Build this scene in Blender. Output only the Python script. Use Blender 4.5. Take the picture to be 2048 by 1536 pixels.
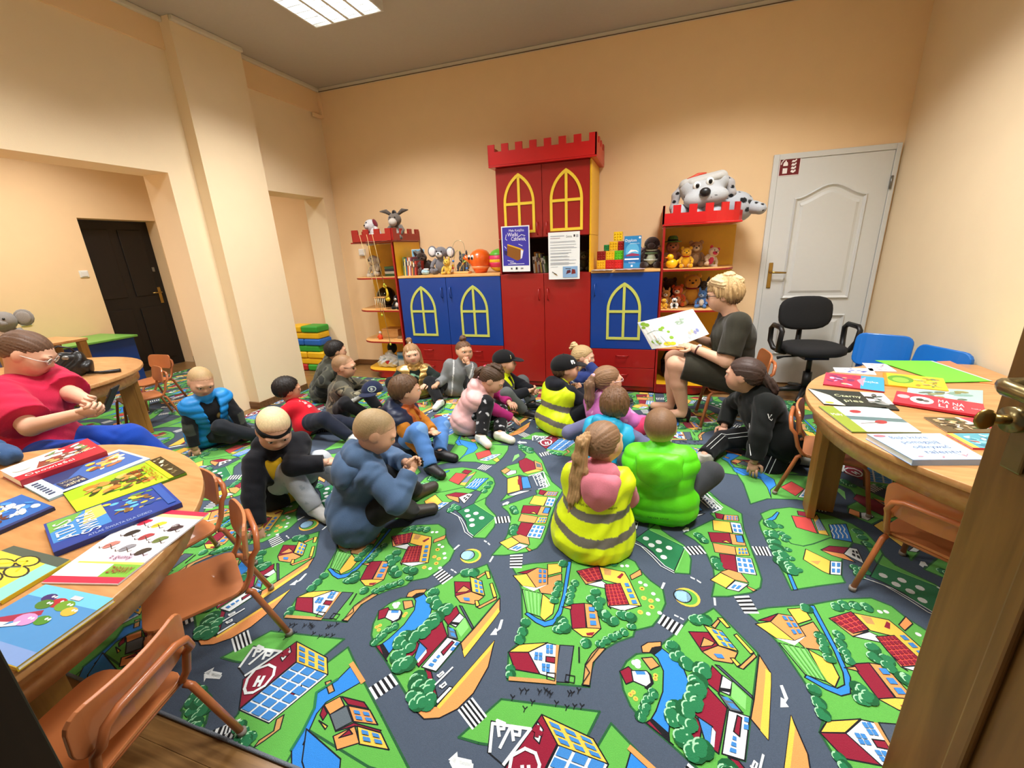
import bpy, bmesh, math, random
import numpy as np
from mathutils import Vector, Matrix
R = random.Random(7)
for o in list(bpy.data.objects): bpy.data.objects.remove(o)
SC = bpy.context.scene
COL = SC.collection
# ------------------------------------------------------------------ camera
YAW, PITCH, ROLL = math.radians(-18.645), math.radians(17.553), math.radians(2.664)
cam = bpy.data.cameras.new('camera'); cam_o = bpy.data.objects.new('camera', cam); COL.objects.link(cam_o)
cam.sensor_fit = 'HORIZONTAL'; cam.sensor_width = 36.0; cam.lens = 848.22 / 2048 * 36.0
cam.clip_start = 0.02; cam.clip_end = 60
_f = Vector((math.sin(YAW), math.cos(YAW), 0)); _r = Vector((math.cos(YAW), -math.sin(YAW), 0))
_f2 = _f * math.cos(PITCH) + Vector((0, 0, -1)) * math.sin(PITCH); _d = _f2.cross(_r)
_r2 = _r * math.cos(ROLL) + _d * math.sin(ROLL); _d2 = -_r * math.sin(ROLL) + _d * math.cos(ROLL)
cam_o.matrix_world = Matrix(((_r2.x, -_d2.x, -_f2.x, 0.0), (_r2.y, -_d2.y, -_f2.y, 0.0), (_r2.z, -_d2.z, -_f2.z, 1.38), (0, 0, 0, 1)))
SC.camera = cam_o
# ------------------------------------------------------------------ world, exposure
w = bpy.data.worlds.new('world'); SC.world = w; w.use_nodes = True
w.node_tree.nodes['Background'].inputs[0].default_value = (0.95, 0.97, 1.0, 1)
w.node_tree.nodes['Background'].inputs[1].default_value = 0.10
vs = SC.view_settings; vs.view_transform = 'Standard'; vs.look = 'None'; vs.gamma = 1.0; vs.use_curve_mapping = False
vs.exposure = 0.34
LAMPS = [(-2.33, 3.09, 38), (0.49, 3.09, 38), (-2.33, 1.35, 38), (0.49, 1.35, 38), (-5.2, 2.9, 30), (-5.2, 1.0, 24)]
for lx, ly, lp in LAMPS:                     # light leaving the louvred ceiling fittings
    L = bpy.data.lights.new('lamp_light', 'AREA'); L.shape = 'SQUARE'; L.size = 0.56; L.energy = lp
    L.spread = math.radians(132); L.color = (1.0, 0.985, 0.965)
    lo = bpy.data.objects.new('lamp_light', L); COL.objects.link(lo); lo.location = (lx, ly, 3.108)
# ------------------------------------------------------------------ materials
def lin(c):
    if isinstance(c, str): c = [int(c[i:i + 2], 16) for i in (0, 2, 4)]
    return tuple(((v / 255) / 12.92 if v / 255 <= 0.04045 else ((v / 255 + 0.055) / 1.055) ** 2.4) for v in c)
MATS = {}
def mat(name, c, rough=0.5, var=0.06, scale=30.0, bump=0.0, bscale=80.0, metal=0.0, spec=0.5, coat=0.0, sheen=0.0, trans=0.0, emit=0.0, stretch=None, attr=None):
    """procedural principled material: base colour with noise variation and fine relief"""
    if name in MATS: return MATS[name]
    m = bpy.data.materials.new(name); m.use_nodes = True; nt = m.node_tree; N = nt.nodes; L = nt.links
    b = N['Principled BSDF']; rgb = lin(c)
    tc = N.new('ShaderNodeTexCoord'); mp = N.new('ShaderNodeMapping'); L.new(tc.outputs['Object'], mp.inputs[0])
    if stretch: mp.inputs['Scale'].default_value = stretch
    nz = N.new('ShaderNodeTexNoise'); nz.inputs['Scale'].default_value = scale; nz.inputs['Detail'].default_value = 4; L.new(mp.outputs[0], nz.inputs[0])
    mx = N.new('ShaderNodeMix'); mx.data_type = 'RGBA'; L.new(nz.outputs[0], mx.inputs[0])
    if attr:
        at = N.new('ShaderNodeAttribute'); at.attribute_name = attr
        h1 = N.new('ShaderNodeHueSaturation'); h2 = N.new('ShaderNodeHueSaturation')
        h1.inputs['Value'].default_value = 1 - var * 2; h2.inputs['Value'].default_value = 1 + var * 2
        L.new(at.outputs['Color'], h1.inputs['Color']); L.new(at.outputs['Color'], h2.inputs['Color'])
        L.new(h1.outputs[0], mx.inputs[6]); L.new(h2.outputs[0], mx.inputs[7])
    else:
        mx.inputs[6].default_value = tuple(v * (1 - var * 2) for v in rgb) + (1,)
        mx.inputs[7].default_value = tuple(min(1, v * (1 + var * 2)) for v in rgb) + (1,)
    L.new(mx.outputs[2], b.inputs['Base Color'])
    b.inputs['Roughness'].default_value = rough; b.inputs['Metallic'].default_value = metal
    b.inputs['Specular IOR Level'].default_value = spec; b.inputs['Coat Weight'].default_value = coat
    b.inputs['Sheen Weight'].default_value = sheen
    if trans: b.inputs['Transmission Weight'].default_value = trans
    if emit:
        b.inputs['Emission Color'].default_value = rgb + (1,); b.inputs['Emission Strength'].default_value = emit
    if bump:
        n2 = N.new('ShaderNodeTexNoise'); n2.inputs['Scale'].default_value = bscale; n2.inputs['Detail'].default_value = 3; L.new(mp.outputs[0], n2.inputs[0])
        bp = N.new('ShaderNodeBump'); bp.inputs['Strength'].default_value = bump; bp.inputs['Distance'].default_value = 0.004
        L.new(n2.outputs[0], bp.inputs['Height']); L.new(bp.outputs[0], b.inputs['Normal'])
    MATS[name] = m; return m
def mat_wood(name, c1, c2, rough=0.4, scale=4.0, axis=(1, 14, 14), rot=0.0, coat=0.0):
    if name in MATS: return MATS[name]
    m = bpy.data.materials.new(name); m.use_nodes = True; nt = m.node_tree; N = nt.nodes; L = nt.links; b = N['Principled BSDF']
    tc = N.new('ShaderNodeTexCoord'); mp = N.new('ShaderNodeMapping'); L.new(tc.outputs['Object'], mp.inputs[0])
    mp.inputs['Scale'].default_value = axis; mp.inputs['Rotation'].default_value = (0, 0, rot)
    nz = N.new('ShaderNodeTexNoise'); nz.inputs['Scale'].default_value = scale; nz.inputs['Detail'].default_value = 6; nz.inputs['Distortion'].default_value = 0.6; L.new(mp.outputs[0], nz.inputs[0])
    cr = N.new('ShaderNodeValToRGB'); cr.color_ramp.elements[0].position = 0.33; cr.color_ramp.elements[1].position = 0.68
    cr.color_ramp.elements[0].color = lin(c1) + (1,); cr.color_ramp.elements[1].color = lin(c2) + (1,)
    L.new(nz.outputs[0], cr.inputs[0]); L.new(cr.outputs[0], b.inputs['Base Color'])
    bp = N.new('ShaderNodeBump'); bp.inputs['Strength'].default_value = 0.08; bp.inputs['Distance'].default_value = 0.002
    L.new(nz.outputs[0], bp.inputs['Height']); L.new(bp.outputs[0], b.inputs['Normal'])
    b.inputs['Roughness'].default_value = rough; b.inputs['Coat Weight'].default_value = coat
    MATS[name] = m; return m
# ------------------------------------------------------------------ objects
def thing(name, label, cat, loc=(0, 0, 0), rz=0.0, group=None, kind=None):
    o = bpy.data.objects.new(name, None); COL.objects.link(o); o.empty_display_size = 0.05
    o.location = loc; o.rotation_euler = (0, 0, rz)
    return tag(o, label, cat, group, kind)
def tag(o, label=None, cat=None, group=None, kind=None):
    if label: o['label'] = label
    if cat: o['category'] = cat
    if group: o['group'] = group
    if kind: o['kind'] = kind
    return o
class MB:
    """collects shapes into one mesh"""
    def __init__(s): s.v = []; s.f = []; s.c = []; s.smooth = []
    def add(s, vs, fs, sm=False):
        n = len(s.v); s.v += [tuple(v) for v in vs]; s.f += [tuple(i + n for i in f) for f in fs]; s.smooth += [sm] * len(fs); return s
    def box(s, x0, x1, y0, y1, z0, z1, M=None):
        v = [(x, y, z) for z in (z0, z1) for x, y in ((x0, y0), (x1, y0), (x1, y1), (x0, y1))]
        if M is not None: v = [M @ Vector(p) for p in v]
        return s.add(v, [(3, 2, 1, 0), (4, 5, 6, 7), (0, 1, 5, 4), (1, 2, 6, 5), (2, 3, 7, 6), (3, 0, 4, 7)])
    def prism(s, pts, z0, z1, M=None, sm=False):
        n = len(pts); v = [(p[0], p[1], z0) for p in pts] + [(p[0], p[1], z1) for p in pts]
        if M is not None: v = [M @ Vector(p) for p in v]
        a = sum(pts[i][0] * pts[(i + 1) % n][1] - pts[(i + 1) % n][0] * pts[i][1] for i in range(n))
        fs = [tuple(range(n))[::-1], tuple(range(n, 2 * n))]; fs += [(i, (i + 1) % n, n + (i + 1) % n, n + i) for i in range(n)]
        if a < 0: fs = [f[::-1] for f in fs]
        k = len(s.f); s.add(v, fs)
        if sm:
            for i in range(k + 2, len(s.f)): s.smooth[i] = True
        return s
    def tube(s, path, r, n=8, cap=True, closed=False):
        P = [Vector(p) for p in path]; m = len(P); rs = r if isinstance(r, (list, tuple)) else [r] * m
        vs = []; up = None
        for i in range(m):
            if closed: t = (P[(i + 1) % m] - P[i - 1]).normalized()
            else: t = (P[min(i + 1, m - 1)] - P[max(i - 1, 0)]).normalized()
            if up is None: up = Vector((0, 0, 1)) if abs(t.z) < 0.9 else Vector((1, 0, 0))
            a = (up - t * up.dot(t))
            if a.length < 1e-6: a = t.orthogonal()
            a.normalize(); b = t.cross(a); up = a
            for k in range(n):
                g = 2 * math.pi * k / n; vs.append(P[i] + (a * math.cos(g) + b * math.sin(g)) * rs[i])
        fs = []
        for i in range(m if closed else m - 1):
            j = (i + 1) % m
            for k in range(n): fs.append((i * n + k, i * n + (k + 1) % n, j * n + (k + 1) % n, j * n + k))
        if cap and not closed: fs += [tuple(range(n))[::-1], tuple(range((m - 1) * n, m * n))]
        return s.add(vs, fs, True)
    def cyl(s, a, b, r, n=12, r2=None): return s.tube([a, b], [r, r if r2 is None else r2], n)
    def lathe(s, prof, n=16, M=None):
        vs = []; m = len(prof)
        for r, z in prof:
            for k in range(n): g = 2 * math.pi * k / n; vs.append(Vector((r * math.cos(g), r * math.sin(g), z)))
        if M is not None: vs = [M @ v for v in vs]
        fs = [(i * n + k, i * n + (k + 1) % n, (i + 1) * n + (k + 1) % n, (i + 1) * n + k) for i in range(m - 1) for k in range(n)]
        if prof[0][0] > 1e-5: fs.append(tuple(range(n))[::-1])
        if prof[-1][0] > 1e-5: fs.append(tuple(range((m - 1) * n, m * n)))
        return s.add(vs, fs, True)
    def ball(s, c, r, n=14, M=None):
        rx, ry, rz = r if isinstance(r, (list, tuple)) else (r, r, r); h = n // 2
        T = Matrix.Translation(c) @ (M if M is not None else Matrix()) @ Matrix.Diagonal((rx, ry, rz, 1))
        prof = [(max(1e-4, math.sin(math.pi * i / h)), -math.cos(math.pi * i / h)) for i in range(h + 1)]
        return s.lathe(prof, n, T)
    def build(s, name, m, parent=None, bevel=0.0, M=None, seg=2, keep=0):
        me = bpy.data.meshes.new(name); me.from_pydata(s.v, [], s.f); me.validate(); me.update()
        if len(me.polygons) == len(s.smooth): me.polygons.foreach_set('use_smooth', s.smooth)
        if m is not None: me.materials.append(m)
        o = bpy.data.objects.new(name, me); COL.objects.link(o)
        if M is not None: o.matrix_local = M
        if parent is not None:
            o.parent = parent
            if keep: o.matrix_parent_inverse = parent.matrix_basis.inverted()   # coordinates given in the thing's own frame
        if bevel:
            bv = o.modifiers.new('bevel', 'BEVEL'); bv.width = bevel; bv.segments = seg; bv.limit_method = 'ANGLE'; bv.angle_limit = math.radians(40)
        return o
def box(name, m, parent, x0, x1, y0, y1, z0, z1, bevel=0.002):
    """a box part whose own origin sits at its base centre"""
    cx, cy = (x0 + x1) / 2, (y0 + y1) / 2
    return MB().box(x0 - cx, x1 - cx, y0 - cy, y1 - cy, 0, z1 - z0).build(name, m, parent, bevel, Matrix.Translation((cx, cy, z0)))
def structure(o): o['kind'] = 'structure'; return o
def copy_tree(o, parent=None, name=None):
    c = o.copy(); COL.objects.link(c); c.parent = parent
    if parent is not None: c.matrix_parent_inverse = o.matrix_parent_inverse.copy()
    for ch in list(o.children): copy_tree(ch, c)
    return c
def Rz(a): return Matrix.Rotation(a, 4, 'Z')
def Tr(*p): return Matrix.Translation(p)
def arc(cx, cy, r, a0, a1, n):
    return [(cx + r * math.cos(math.radians(a0 + (a1 - a0) * i / n)), cy + r * math.sin(math.radians(a0 + (a1 - a0) * i / n))) for i in range(n + 1)]
_fontcache = {}
def text_mesh(s, size):
    """polygons of a word in the built-in typeface: list of vertices and faces, lower-left origin"""
    if (s, size) in _fontcache: return _fontcache[(s, size)]
    cu = bpy.data.curves.new('t', 'FONT'); cu.body = s; cu.size = size; cu.resolution_u = 2
    o = bpy.data.objects.new('t', cu); COL.objects.link(o)
    dg = bpy.context.evaluated_depsgraph_get(); me = bpy.data.meshes.new_from_object(o.evaluated_get(dg))
    r = ([tuple(v.co) for v in me.vertices], [tuple(p.vertices) for p in me.polygons])
    bpy.data.objects.remove(o); bpy.data.curves.remove(cu); bpy.data.meshes.remove(me)
    _fontcache[(s, size)] = r; return r
class Print:
    """flat printed artwork: coloured polygons in thin layers on a plane (u, v), one mesh with a colour attribute"""
    def __init__(s, step=0.00012): s.v = []; s.f = []; s.col = []; s.k = 0; s.step = step
    def poly(s, pts, c):
        s.k += 1; n = len(s.v); s.v += [(p[0], p[1], s.k * s.step) for p in pts]
        a = sum(pts[i][0] * pts[(i + 1) % len(pts)][1] - pts[(i + 1) % len(pts)][0] * pts[i][1] for i in range(len(pts)))
        ix = list(range(n, n + len(pts))); s.f.append(ix if a > 0 else ix[::-1]); s.col.append(lin(c)); return s
    def rect(s, x0, x1, y0, y1, c): return s.poly([(x0, y0), (x1, y0), (x1, y1), (x0, y1)], c)
    def disc(s, x, y, rx, ry, c, n=14, rot=0.0):
        ca, sa = math.cos(rot), math.sin(rot)
        return s.poly([(x + rx * math.cos(2 * math.pi * i / n) * ca - ry * math.sin(2 * math.pi * i / n) * sa, y + rx * math.cos(2 * math.pi * i / n) * sa + ry * math.sin(2 * math.pi * i / n) * ca) for i in range(n)], c)
    def line(s, pts, w, c):
        for a, b in zip(pts[:-1], pts[1:]):
            dx, dy = b[0] - a[0], b[1] - a[1]; l = math.hypot(dx, dy) or 1e-6; nx, ny = -dy / l * w / 2, dx / l * w / 2; ex, ey = dx / l * w / 3, dy / l * w / 3
            s.poly([(a[0] - ex + nx, a[1] - ey + ny), (a[0] - ex - nx, a[1] - ey - ny), (b[0] + ex - nx, b[1] + ey - ny), (b[0] + ex + nx, b[1] + ey + ny)], c); s.k -= 1
        s.k += 1; return s
    def text(s, t, x, y, size, c, width=None, rot=0.0):
        vs, fs = text_mesh(t, size)
        if not vs: return s
        wd = max(v[0] for v in vs); k = (width / wd) if width else 1.0; s.k += 1; n = len(s.v); ca, sa = math.cos(rot), math.sin(rot)
        s.v += [(x + v[0] * k * ca - v[1] * sa, y + v[0] * k * sa + v[1] * ca, s.k * s.step) for v in vs]
        for f in fs: s.f.append([i + n for i in f]); s.col.append(lin(c))
        return s
    def build(s, name, parent, M=None, rough=0.35, m=None):
        me = bpy.data.meshes.new(name); me.from_pydata(s.v, [], s.f); me.update()
        if len(me.polygons) == len(s.col):
            at = me.color_attributes.new('ink', 'FLOAT_COLOR', 'CORNER'); buf = []
            for p in me.polygons: buf += list(s.col[p.index] + (1.0,)) * p.loop_total
            at.data.foreach_set('color', buf)
        me.materials.append(m or mat('printed_ink', 'ffffff', rough, 0.02, 60, attr='ink'))
        o = bpy.data.objects.new(name, me); COL.objects.link(o)
        if M is not None: o.matrix_local = M
        if parent is not None: o.parent = parent
        return o

# ================================================================== the room
WALL = mat('peach_wall_paint', 'f3d2a4', 0.85, 0.015, 6, bump=0.15, bscale=220)
WALL2 = mat('peach_wall_paint_lit', 'f1dcb8', 0.85, 0.015, 6, bump=0.15, bscale=220)  # lamp light put into the colour: lighter peach for the brighter walls
CEIL = mat('ceiling_paint', 'bab3aa', 0.9, 0.02, 40, bump=0.2, bscale=160)
TRIM = mat('cornice_white', 'd9d2c2', 0.7, 0.02)
BASE = mat_wood('brown_baseboard', '5a3a20', '7d5630', 0.4)
def solid(name, m, boxes, parent=None):
    mb = MB()
    for b in boxes: mb.box(*b)
    return structure(mb.build(name, m, parent))
# floor: base slab plus laminate planks where the boards show
FLOORW = mat_wood('oak_laminate', '6e4f2c', '9a7445', 0.35, 3.0, (1.2, 16, 16), coat=0.1)
floor = structure(MB().box(-6.75, 2.1, -0.6, 4.8, -0.12, -0.002).build('floor', FLOORW))
pk = None; pw = 0.19
for r in range(3):
    off = (0.37 * r) % 1.2; x = -3.7 - off
    while x < 1.8:
        a, b2 = max(x, -3.68), min(x + 1.2, 1.82)
        if b2 - a > 0.05:
            y0 = 0.125 + r * pw
            o = MB().box(-(b2 - a) / 2, (b2 - a) / 2, 0, pw - 0.003, 0, 0.0018).build('plank', FLOORW, floor, 0.0005, Tr((a + b2) / 2, y0, -0.002), 1)
        x += 1.203
ceiling = structure(MB().box(-6.75, 2.1, -0.1, 4.8, 3.19, 3.3).build('ceiling', CEIL))
solid('wall_back', WALL, [(-6.75, 2.0, 4.63, 4.78, 0, 3.19)])
solid('wall_right', WALL2, [(1.86, 2.0, -0.1, 4.63, 0, 3.19)])
# left wall with the wide opening and the doorway by the corner
solid('wall_left', WALL2, [(-4.007, -3.72, 4.457, 4.63, 0, 3.19), (-4.007, -3.72, 3.50, 4.457, 2.054, 3.19), (-4.007, -3.72, 2.715, 3.50, 0, 3.19),
                      (-4.007, -3.72, 0.62, 2.715, 2.085, 3.19), (-4.007, -3.72, 0.0, 0.62, 0, 3.19)])
solid('wall_pillar', WALL2, [(-3.722, -3.60, 2.935, 3.555, 0, 3.19)])
solid('wall_beam', WALL, [(-3.722, -3.70, 3.555, 4.63, 2.94, 3.19), (-3.722, -3.70, 0.12, 2.935, 2.98, 3.19)])
solid('wall_front', WALL2, [(-4.007, -1.25, 0.0, 0.12, 0, 3.19), (0.80, 1.86, 0.0, 0.12, 0, 3.19), (-1.25, 0.80, 0.0, 0.12, 2.12, 3.19)])
# the room beyond the opening
solid('wall_far_left', WALL, [(-6.72, -6.43, 4.35, 4.63, 0, 3.19), (-6.72, -6.43, 3.49, 4.35, 1.96, 3.19), (-6.72, -6.43, -0.1, 3.49, 0, 3.19)])
solid('wall_annex_front', WALL, [(-6.43, -4.007, -0.1, 0.0, 0, 3.19)])
# cornice strips
mb = MB()
for i, b in enumerate([(-3.70, 1.86, 4.595, 4.63, 3.152, 3.19), (-3.70, -3.665, 3.555, 4.595, 3.152, 3.19), (-3.60, -3.565, 2.935, 3.555, 3.152, 3.19), (-3.70, -3.665, 0.12, 2.935, 3.152, 3.19), (1.825, 1.86, 0.12, 4.595, 3.152, 3.19)]):
    structure(box('trim_%d' % (i + 1), TRIM, None, *b, bevel=0.008))
structure(MB().tube([(-3.66, 4.585, 3.149), (-1, 4.585, 3.149), (1.82, 4.585, 3.149)], 0.004, 6).build('trim_6', mat('cable_dark', '5b4a38', 0.6)))
# small conduit in the corner
cd = thing('cable_conduit', 'peach cable conduit with a short elbow high in the room corner', 'conduit', (-3.70, 4.63, 2.9))
box('duct', WALL, cd, -0.02, 0.03, -0.035, 0, 0.0, 0.25, 0.003); box('duct', WALL, cd, -0.0, 0.03, -0.16, -0.035, -0.01, 0.025, 0.003)
# baseboards
for i, b in enumerate([(-3.60, -3.588, 2.935, 3.555, 0, 0.07), (-3.722, -3.588, 2.922, 2.935, 0, 0.07), (-3.72, -3.708, 4.457, 4.63, 0, 0.07)]):
    structure(box('baseboard_left' if i == 0 else 'baseboard_left_%d' % (i + 1), BASE, None, *b, bevel=0.003))
structure(box('baseboard_back', BASE, None, -3.72, -3.2, 4.615, 4.63, 0, 0.07)); structure(box('baseboard_right', BASE, None, 1.848, 1.86, 0.12, 4.63, 0, 0.07))
structure(box('baseboard_annex', BASE, None, -6.43, -6.418, 0.0, 3.49, 0, 0.09)); structure(box('baseboard_annex_2', BASE, None, -6.43, -6.418, 4.35, 4.63, 0, 0.09)); structure(box('baseboard_annex_3', BASE, None, -6.418, -4.01, 4.615, 4.63, 0, 0.09))
# white panel door in the back wall
WD = mat('white_door_paint', 'd6d8d6', 0.4, 0.01); BRASS = mat('brass', 'a98a4a', 0.3, 0.05, metal=0.9); STEEL = mat('steel', '8a8a86', 0.35, metal=0.8)
d1 = structure(bpy.data.objects.new('door_1', None)); COL.objects.link(d1); d1.location = (0.937, 4.63, 0)
DW, DH = 0.905, 2.06
fr = MB(); fr.box(0, 0.045, -0.03, 0, 0, DH).box(DW - 0.035, DW, -0.03, 0, 0, DH).box(0.045, DW - 0.035, -0.03, 0, DH - 0.045, DH); fr.build('door_frame', WD, d1, 0.004)
lf = box('door_leaf', WD, d1, 0.047, DW - 0.037, -0.022, 0, 0.012, DH - 0.047, 0.002)
def moulding(pts, h=0.018, wd=0.028):
    """raised moulding ring round a panel with its field set back"""
    mb = MB(); n = len(pts); cx = sum(p[0] for p in pts) / n; cz = sum(p[1] for p in pts) / n
    def ins(d):
        out = []
        for i in range(n):
            a, b, c = pts[i - 1], pts[i], pts[(i + 1) % n]
            e1 = Vector((b[0] - a[0], b[1] - a[1])).normalized(); e2 = Vector((c[0] - b[0], c[1] - b[1])).normalized()
            nn = (Vector((-e1.y, e1.x)) + Vector((-e2.y, e2.x))); nn = nn.normalized() / max(0.5, nn.normalized().dot(Vector((-e1.y, e1.x)))); out.append((b[0] + nn.x * d, b[1] + nn.y * d))
        return out
    rings = [(ins(0), 0.0), (ins(wd * 0.35), -h), (ins(wd * 0.8), -h * 0.2), (ins(wd * 1.3), 0.006), (ins(wd * 2.6), -h * 0.45)]
    vs = [(p[0], y, p[1]) for r, y in rings for p in r]; fs = []
    for k in range(len(rings) - 1):
        for i in range(n): fs.append((k * n + i, k * n + (i + 1) % n, (k + 1) * n + (i + 1) % n, (k + 1) * n + i))
    fs.append(tuple(range((len(rings) - 1) * n, len(rings) * n)))
    return mb.add(vs, fs)
up = [(0.20, 0.83), (0.735, 0.83), (0.735, 1.70)] + [(0.735 - 0.535 * t, 1.70 + 0.10 * (math.sin(math.pi * t) ** 2)) for t in [i / 14 for i in range(1, 14)]] + [(0.20, 1.70)]
moulding(up).build('panel', WD, d1, M=Tr(0, -0.0225, 0)); moulding([(0.20, 0.30), (0.735, 0.30), (0.735, 0.69), (0.20, 0.69)]).build('panel', WD, d1, M=Tr(0, -0.0225, 0))
hd = MB().box(0.07, 0.105, -0.032, -0.022, 0.93, 1.16).build('handle_plate', BRASS, d1, 0.006)
MB().tube([(0.088, -0.03, 1.075), (0.088, -0.075, 1.075), (0.10, -0.082, 1.075), (0.205, -0.078, 1.07)], [0.010, 0.010, 0.010, 0.008], 10).build('handle_lever', BRASS, hd)
for z in (1.72, 0.34): MB().cyl((DW - 0.03, -0.034, z), (DW - 0.03, -0.034, z + 0.1), 0.009, 10).build('hinge', STEEL, d1)
# fire sign on the door
sg = thing('fire_sign', 'dark red fire extinguisher sign on the white door', 'sign', (0.985, 4.607, 1.885))
MB().box(0, 0.16, -0.002, 0, 0, 0.155).build('plate', mat('sign_white', 'e8dcdc', 0.4), sg)
pr = Print().rect(0.006, 0.154, 0.006, 0.149, '6e1420')
pr.poly([(0.03, 0.02), (0.065, 0.02), (0.065, 0.095), (0.06, 0.11), (0.035, 0.11), (0.03, 0.095)], 'f4f0ee').rect(0.03, 0.065, 0.062, 0.08, '6e1420').rect(0.042, 0.053, 0.108, 0.122, 'f4f0ee').poly([(0.03, 0.125), (0.07, 0.138), (0.066, 0.145), (0.026, 0.132)], 'f4f0ee').line([(0.03, 0.125), (0.018, 0.112), (0.014, 0.095)], 0.008, 'f4f0ee')
for i in range(4): pr.poly([(0.09, 0.03 + i * 0.025), (0.112, 0.02 + i * 0.028), (0.13, 0.034 + i * 0.028), (0.126, 0.05 + i * 0.027), (0.114, 0.038 + i * 0.027), (0.098, 0.046 + i * 0.025)], 'f4f0ee')
pr.build('pictogram', sg, Matrix(((1, 0, 0, 0), (0, 0, -1, -0.0022), (0, 1, 0, 0), (0, 0, 0, 1))))
# dark door of the next room, recessed
DK = mat_wood('dark_stained_wood', '070404', '100807', 0.55, 3, (14, 14, 1))
d2 = structure(bpy.data.objects.new('door_2', None)); COL.objects.link(d2); d2.location = (-6.62, 3.49, 0)
box('door_leaf', DK, d2, -0.04, 0, 0, 0.86, 0.005, 1.955, 0.003)
for z0, z1 in ((0.12, 0.85), (1.0, 1.85)):
    for y0 in (0.10, 0.48): box('panel', DK, d2, 0, 0.012, y0, y0 + 0.28, z0, z1, 0.006)
hp = box('handle_plate', BRASS, d2, 0, 0.01, 0.76, 0.80, 0.88, 1.10, 0.004); MB().tube([(0.01, 0.78, 1.03), (0.05, 0.78, 1.03), (0.055, 0.77, 1.03), (0.055, 0.66, 1.03)], 0.009, 8).build('handle_lever', BRASS, hp, keep=1)
box('lock_rosette', STEEL, d2, 0, 0.012, 0.765, 0.80, 1.31, 1.37, 0.005)
PLAST = mat('white_plastic', 'e6e4de', 0.35, 0.01)
for nm, lb, y, z in (('light_switch', 'white light switch on the wall beside the dark door', 3.38, 1.33), ('wall_socket', 'white double wall socket low on the far left wall', 2.73, 0.87)):
    t = thing(nm, lb, 'switch' if 'switch' in nm else 'socket', (-6.43, y, z)); box('plate', PLAST, t, 0, 0.012, -0.045, 0.045, -0.04, 0.04, 0.006); box('rocker', PLAST, t, 0.012, 0.018, -0.028, 0.028, -0.028, 0.028, 0.003)
# double door round the camera: open right leaf with lever handles, fixed left leaf seen from its dark side
OAK = mat_wood('brown_door_wood', '6e4c20', '8a632e', 0.45, 2.2, (10, 10, 1)); DARKV = mat_wood('door_leaf_unlit_side', '120c08', '1e140c', 0.5, 2.2, (10, 10, 1))  # left leaf's wood darkened to carry the shade of its unlit hallway side
d3 = structure(bpy.data.objects.new('door_3', None)); COL.objects.link(d3)
ex, ey, hx, hy = 0.640, 1.008, 0.775, 0.125
ang = math.atan2(ey - hy, ex - hx); ln = math.hypot(ey - hy, ex - hx); d3.location = (hx, hy, 0); d3.rotation_euler = (0, 0, ang)
box('door_leaf', OAK, d3, 0, ln, -0.042, 0, 0.012, 2.08, 0.003)
def panel_frame(x0, x1, z0, z1, y=0.0):
    mb = MB()
    for a in ((x0, x1, z0, z0 + 0.035), (x0, x1, z1 - 0.035, z1), (x0, x0 + 0.035, z0 + 0.035, z1 - 0.035), (x1 - 0.035, x1, z0 + 0.035, z1 - 0.035)): mb.box(a[0], a[1], y - 0.0005, y + 0.016, a[2], a[3])
    return mb
panel_frame(0.14, ln - 0.14, 0.17, 0.92).build('panel_moulding', OAK, d3, 0.006); panel_frame(0.14, ln - 0.14, 1.10, 1.93).build('panel_moulding', OAK, d3, 0.006)
AB = mat('aged_brass', '8a7a52', 0.28, 0.08, metal=0.85)
hp = box('handle_plate', AB, d3, ln - 0.085, ln - 0.045, 0, 0.008, 0.95, 1.19, 0.004)
MB().tube([(ln - 0.065, 0.006, 1.115), (ln - 0.065, 0.035, 1.115), (ln - 0.065, 0.055, 1.115), (ln - 0.08, 0.064, 1.115), (ln - 0.18, 0.064, 1.11)], [0.016, 0.014, 0.014, 0.014, 0.010], 12).build('handle_lever', AB, hp, keep=1)
MB().tube([(ln - 0.065, -0.042, 1.115), (ln - 0.065, -0.085, 1.115), (ln - 0.08, -0.092, 1.115), (ln - 0.17, -0.092, 1.11)], [0.012, 0.012, 0.012, 0.009], 12).build('handle_lever', AB, hp, keep=1)
MB().cyl((ln - 0.05, 0.0, 1.045), (ln - 0.05, 0.02, 1.045), 0.024, 16).build('lock_rosette', AB, hp, keep=1)
MB().tube([(ln - 0.05, 0.018, 1.045), (ln - 0.05, 0.045, 1.045)], 0.009, 10).ball((ln - 0.05, 0.056, 1.045), (0.008, 0.018, 0.020), 14).build('thumb_turn', BRASS, hp, keep=1)
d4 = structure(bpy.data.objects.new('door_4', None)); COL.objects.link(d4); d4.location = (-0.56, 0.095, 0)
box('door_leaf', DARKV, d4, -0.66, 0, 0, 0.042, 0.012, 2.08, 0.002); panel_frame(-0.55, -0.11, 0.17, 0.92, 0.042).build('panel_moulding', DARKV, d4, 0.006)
structure(solid('trim_8', OAK, [(-1.25, -1.22, 0.0, 0.13, 0, 2.12), (0.78, 0.80, 0.0, 0.12, 0, 2.12), (-1.22, 0.78, 0.0, 0.12, 2.085, 2.12)]))
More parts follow.
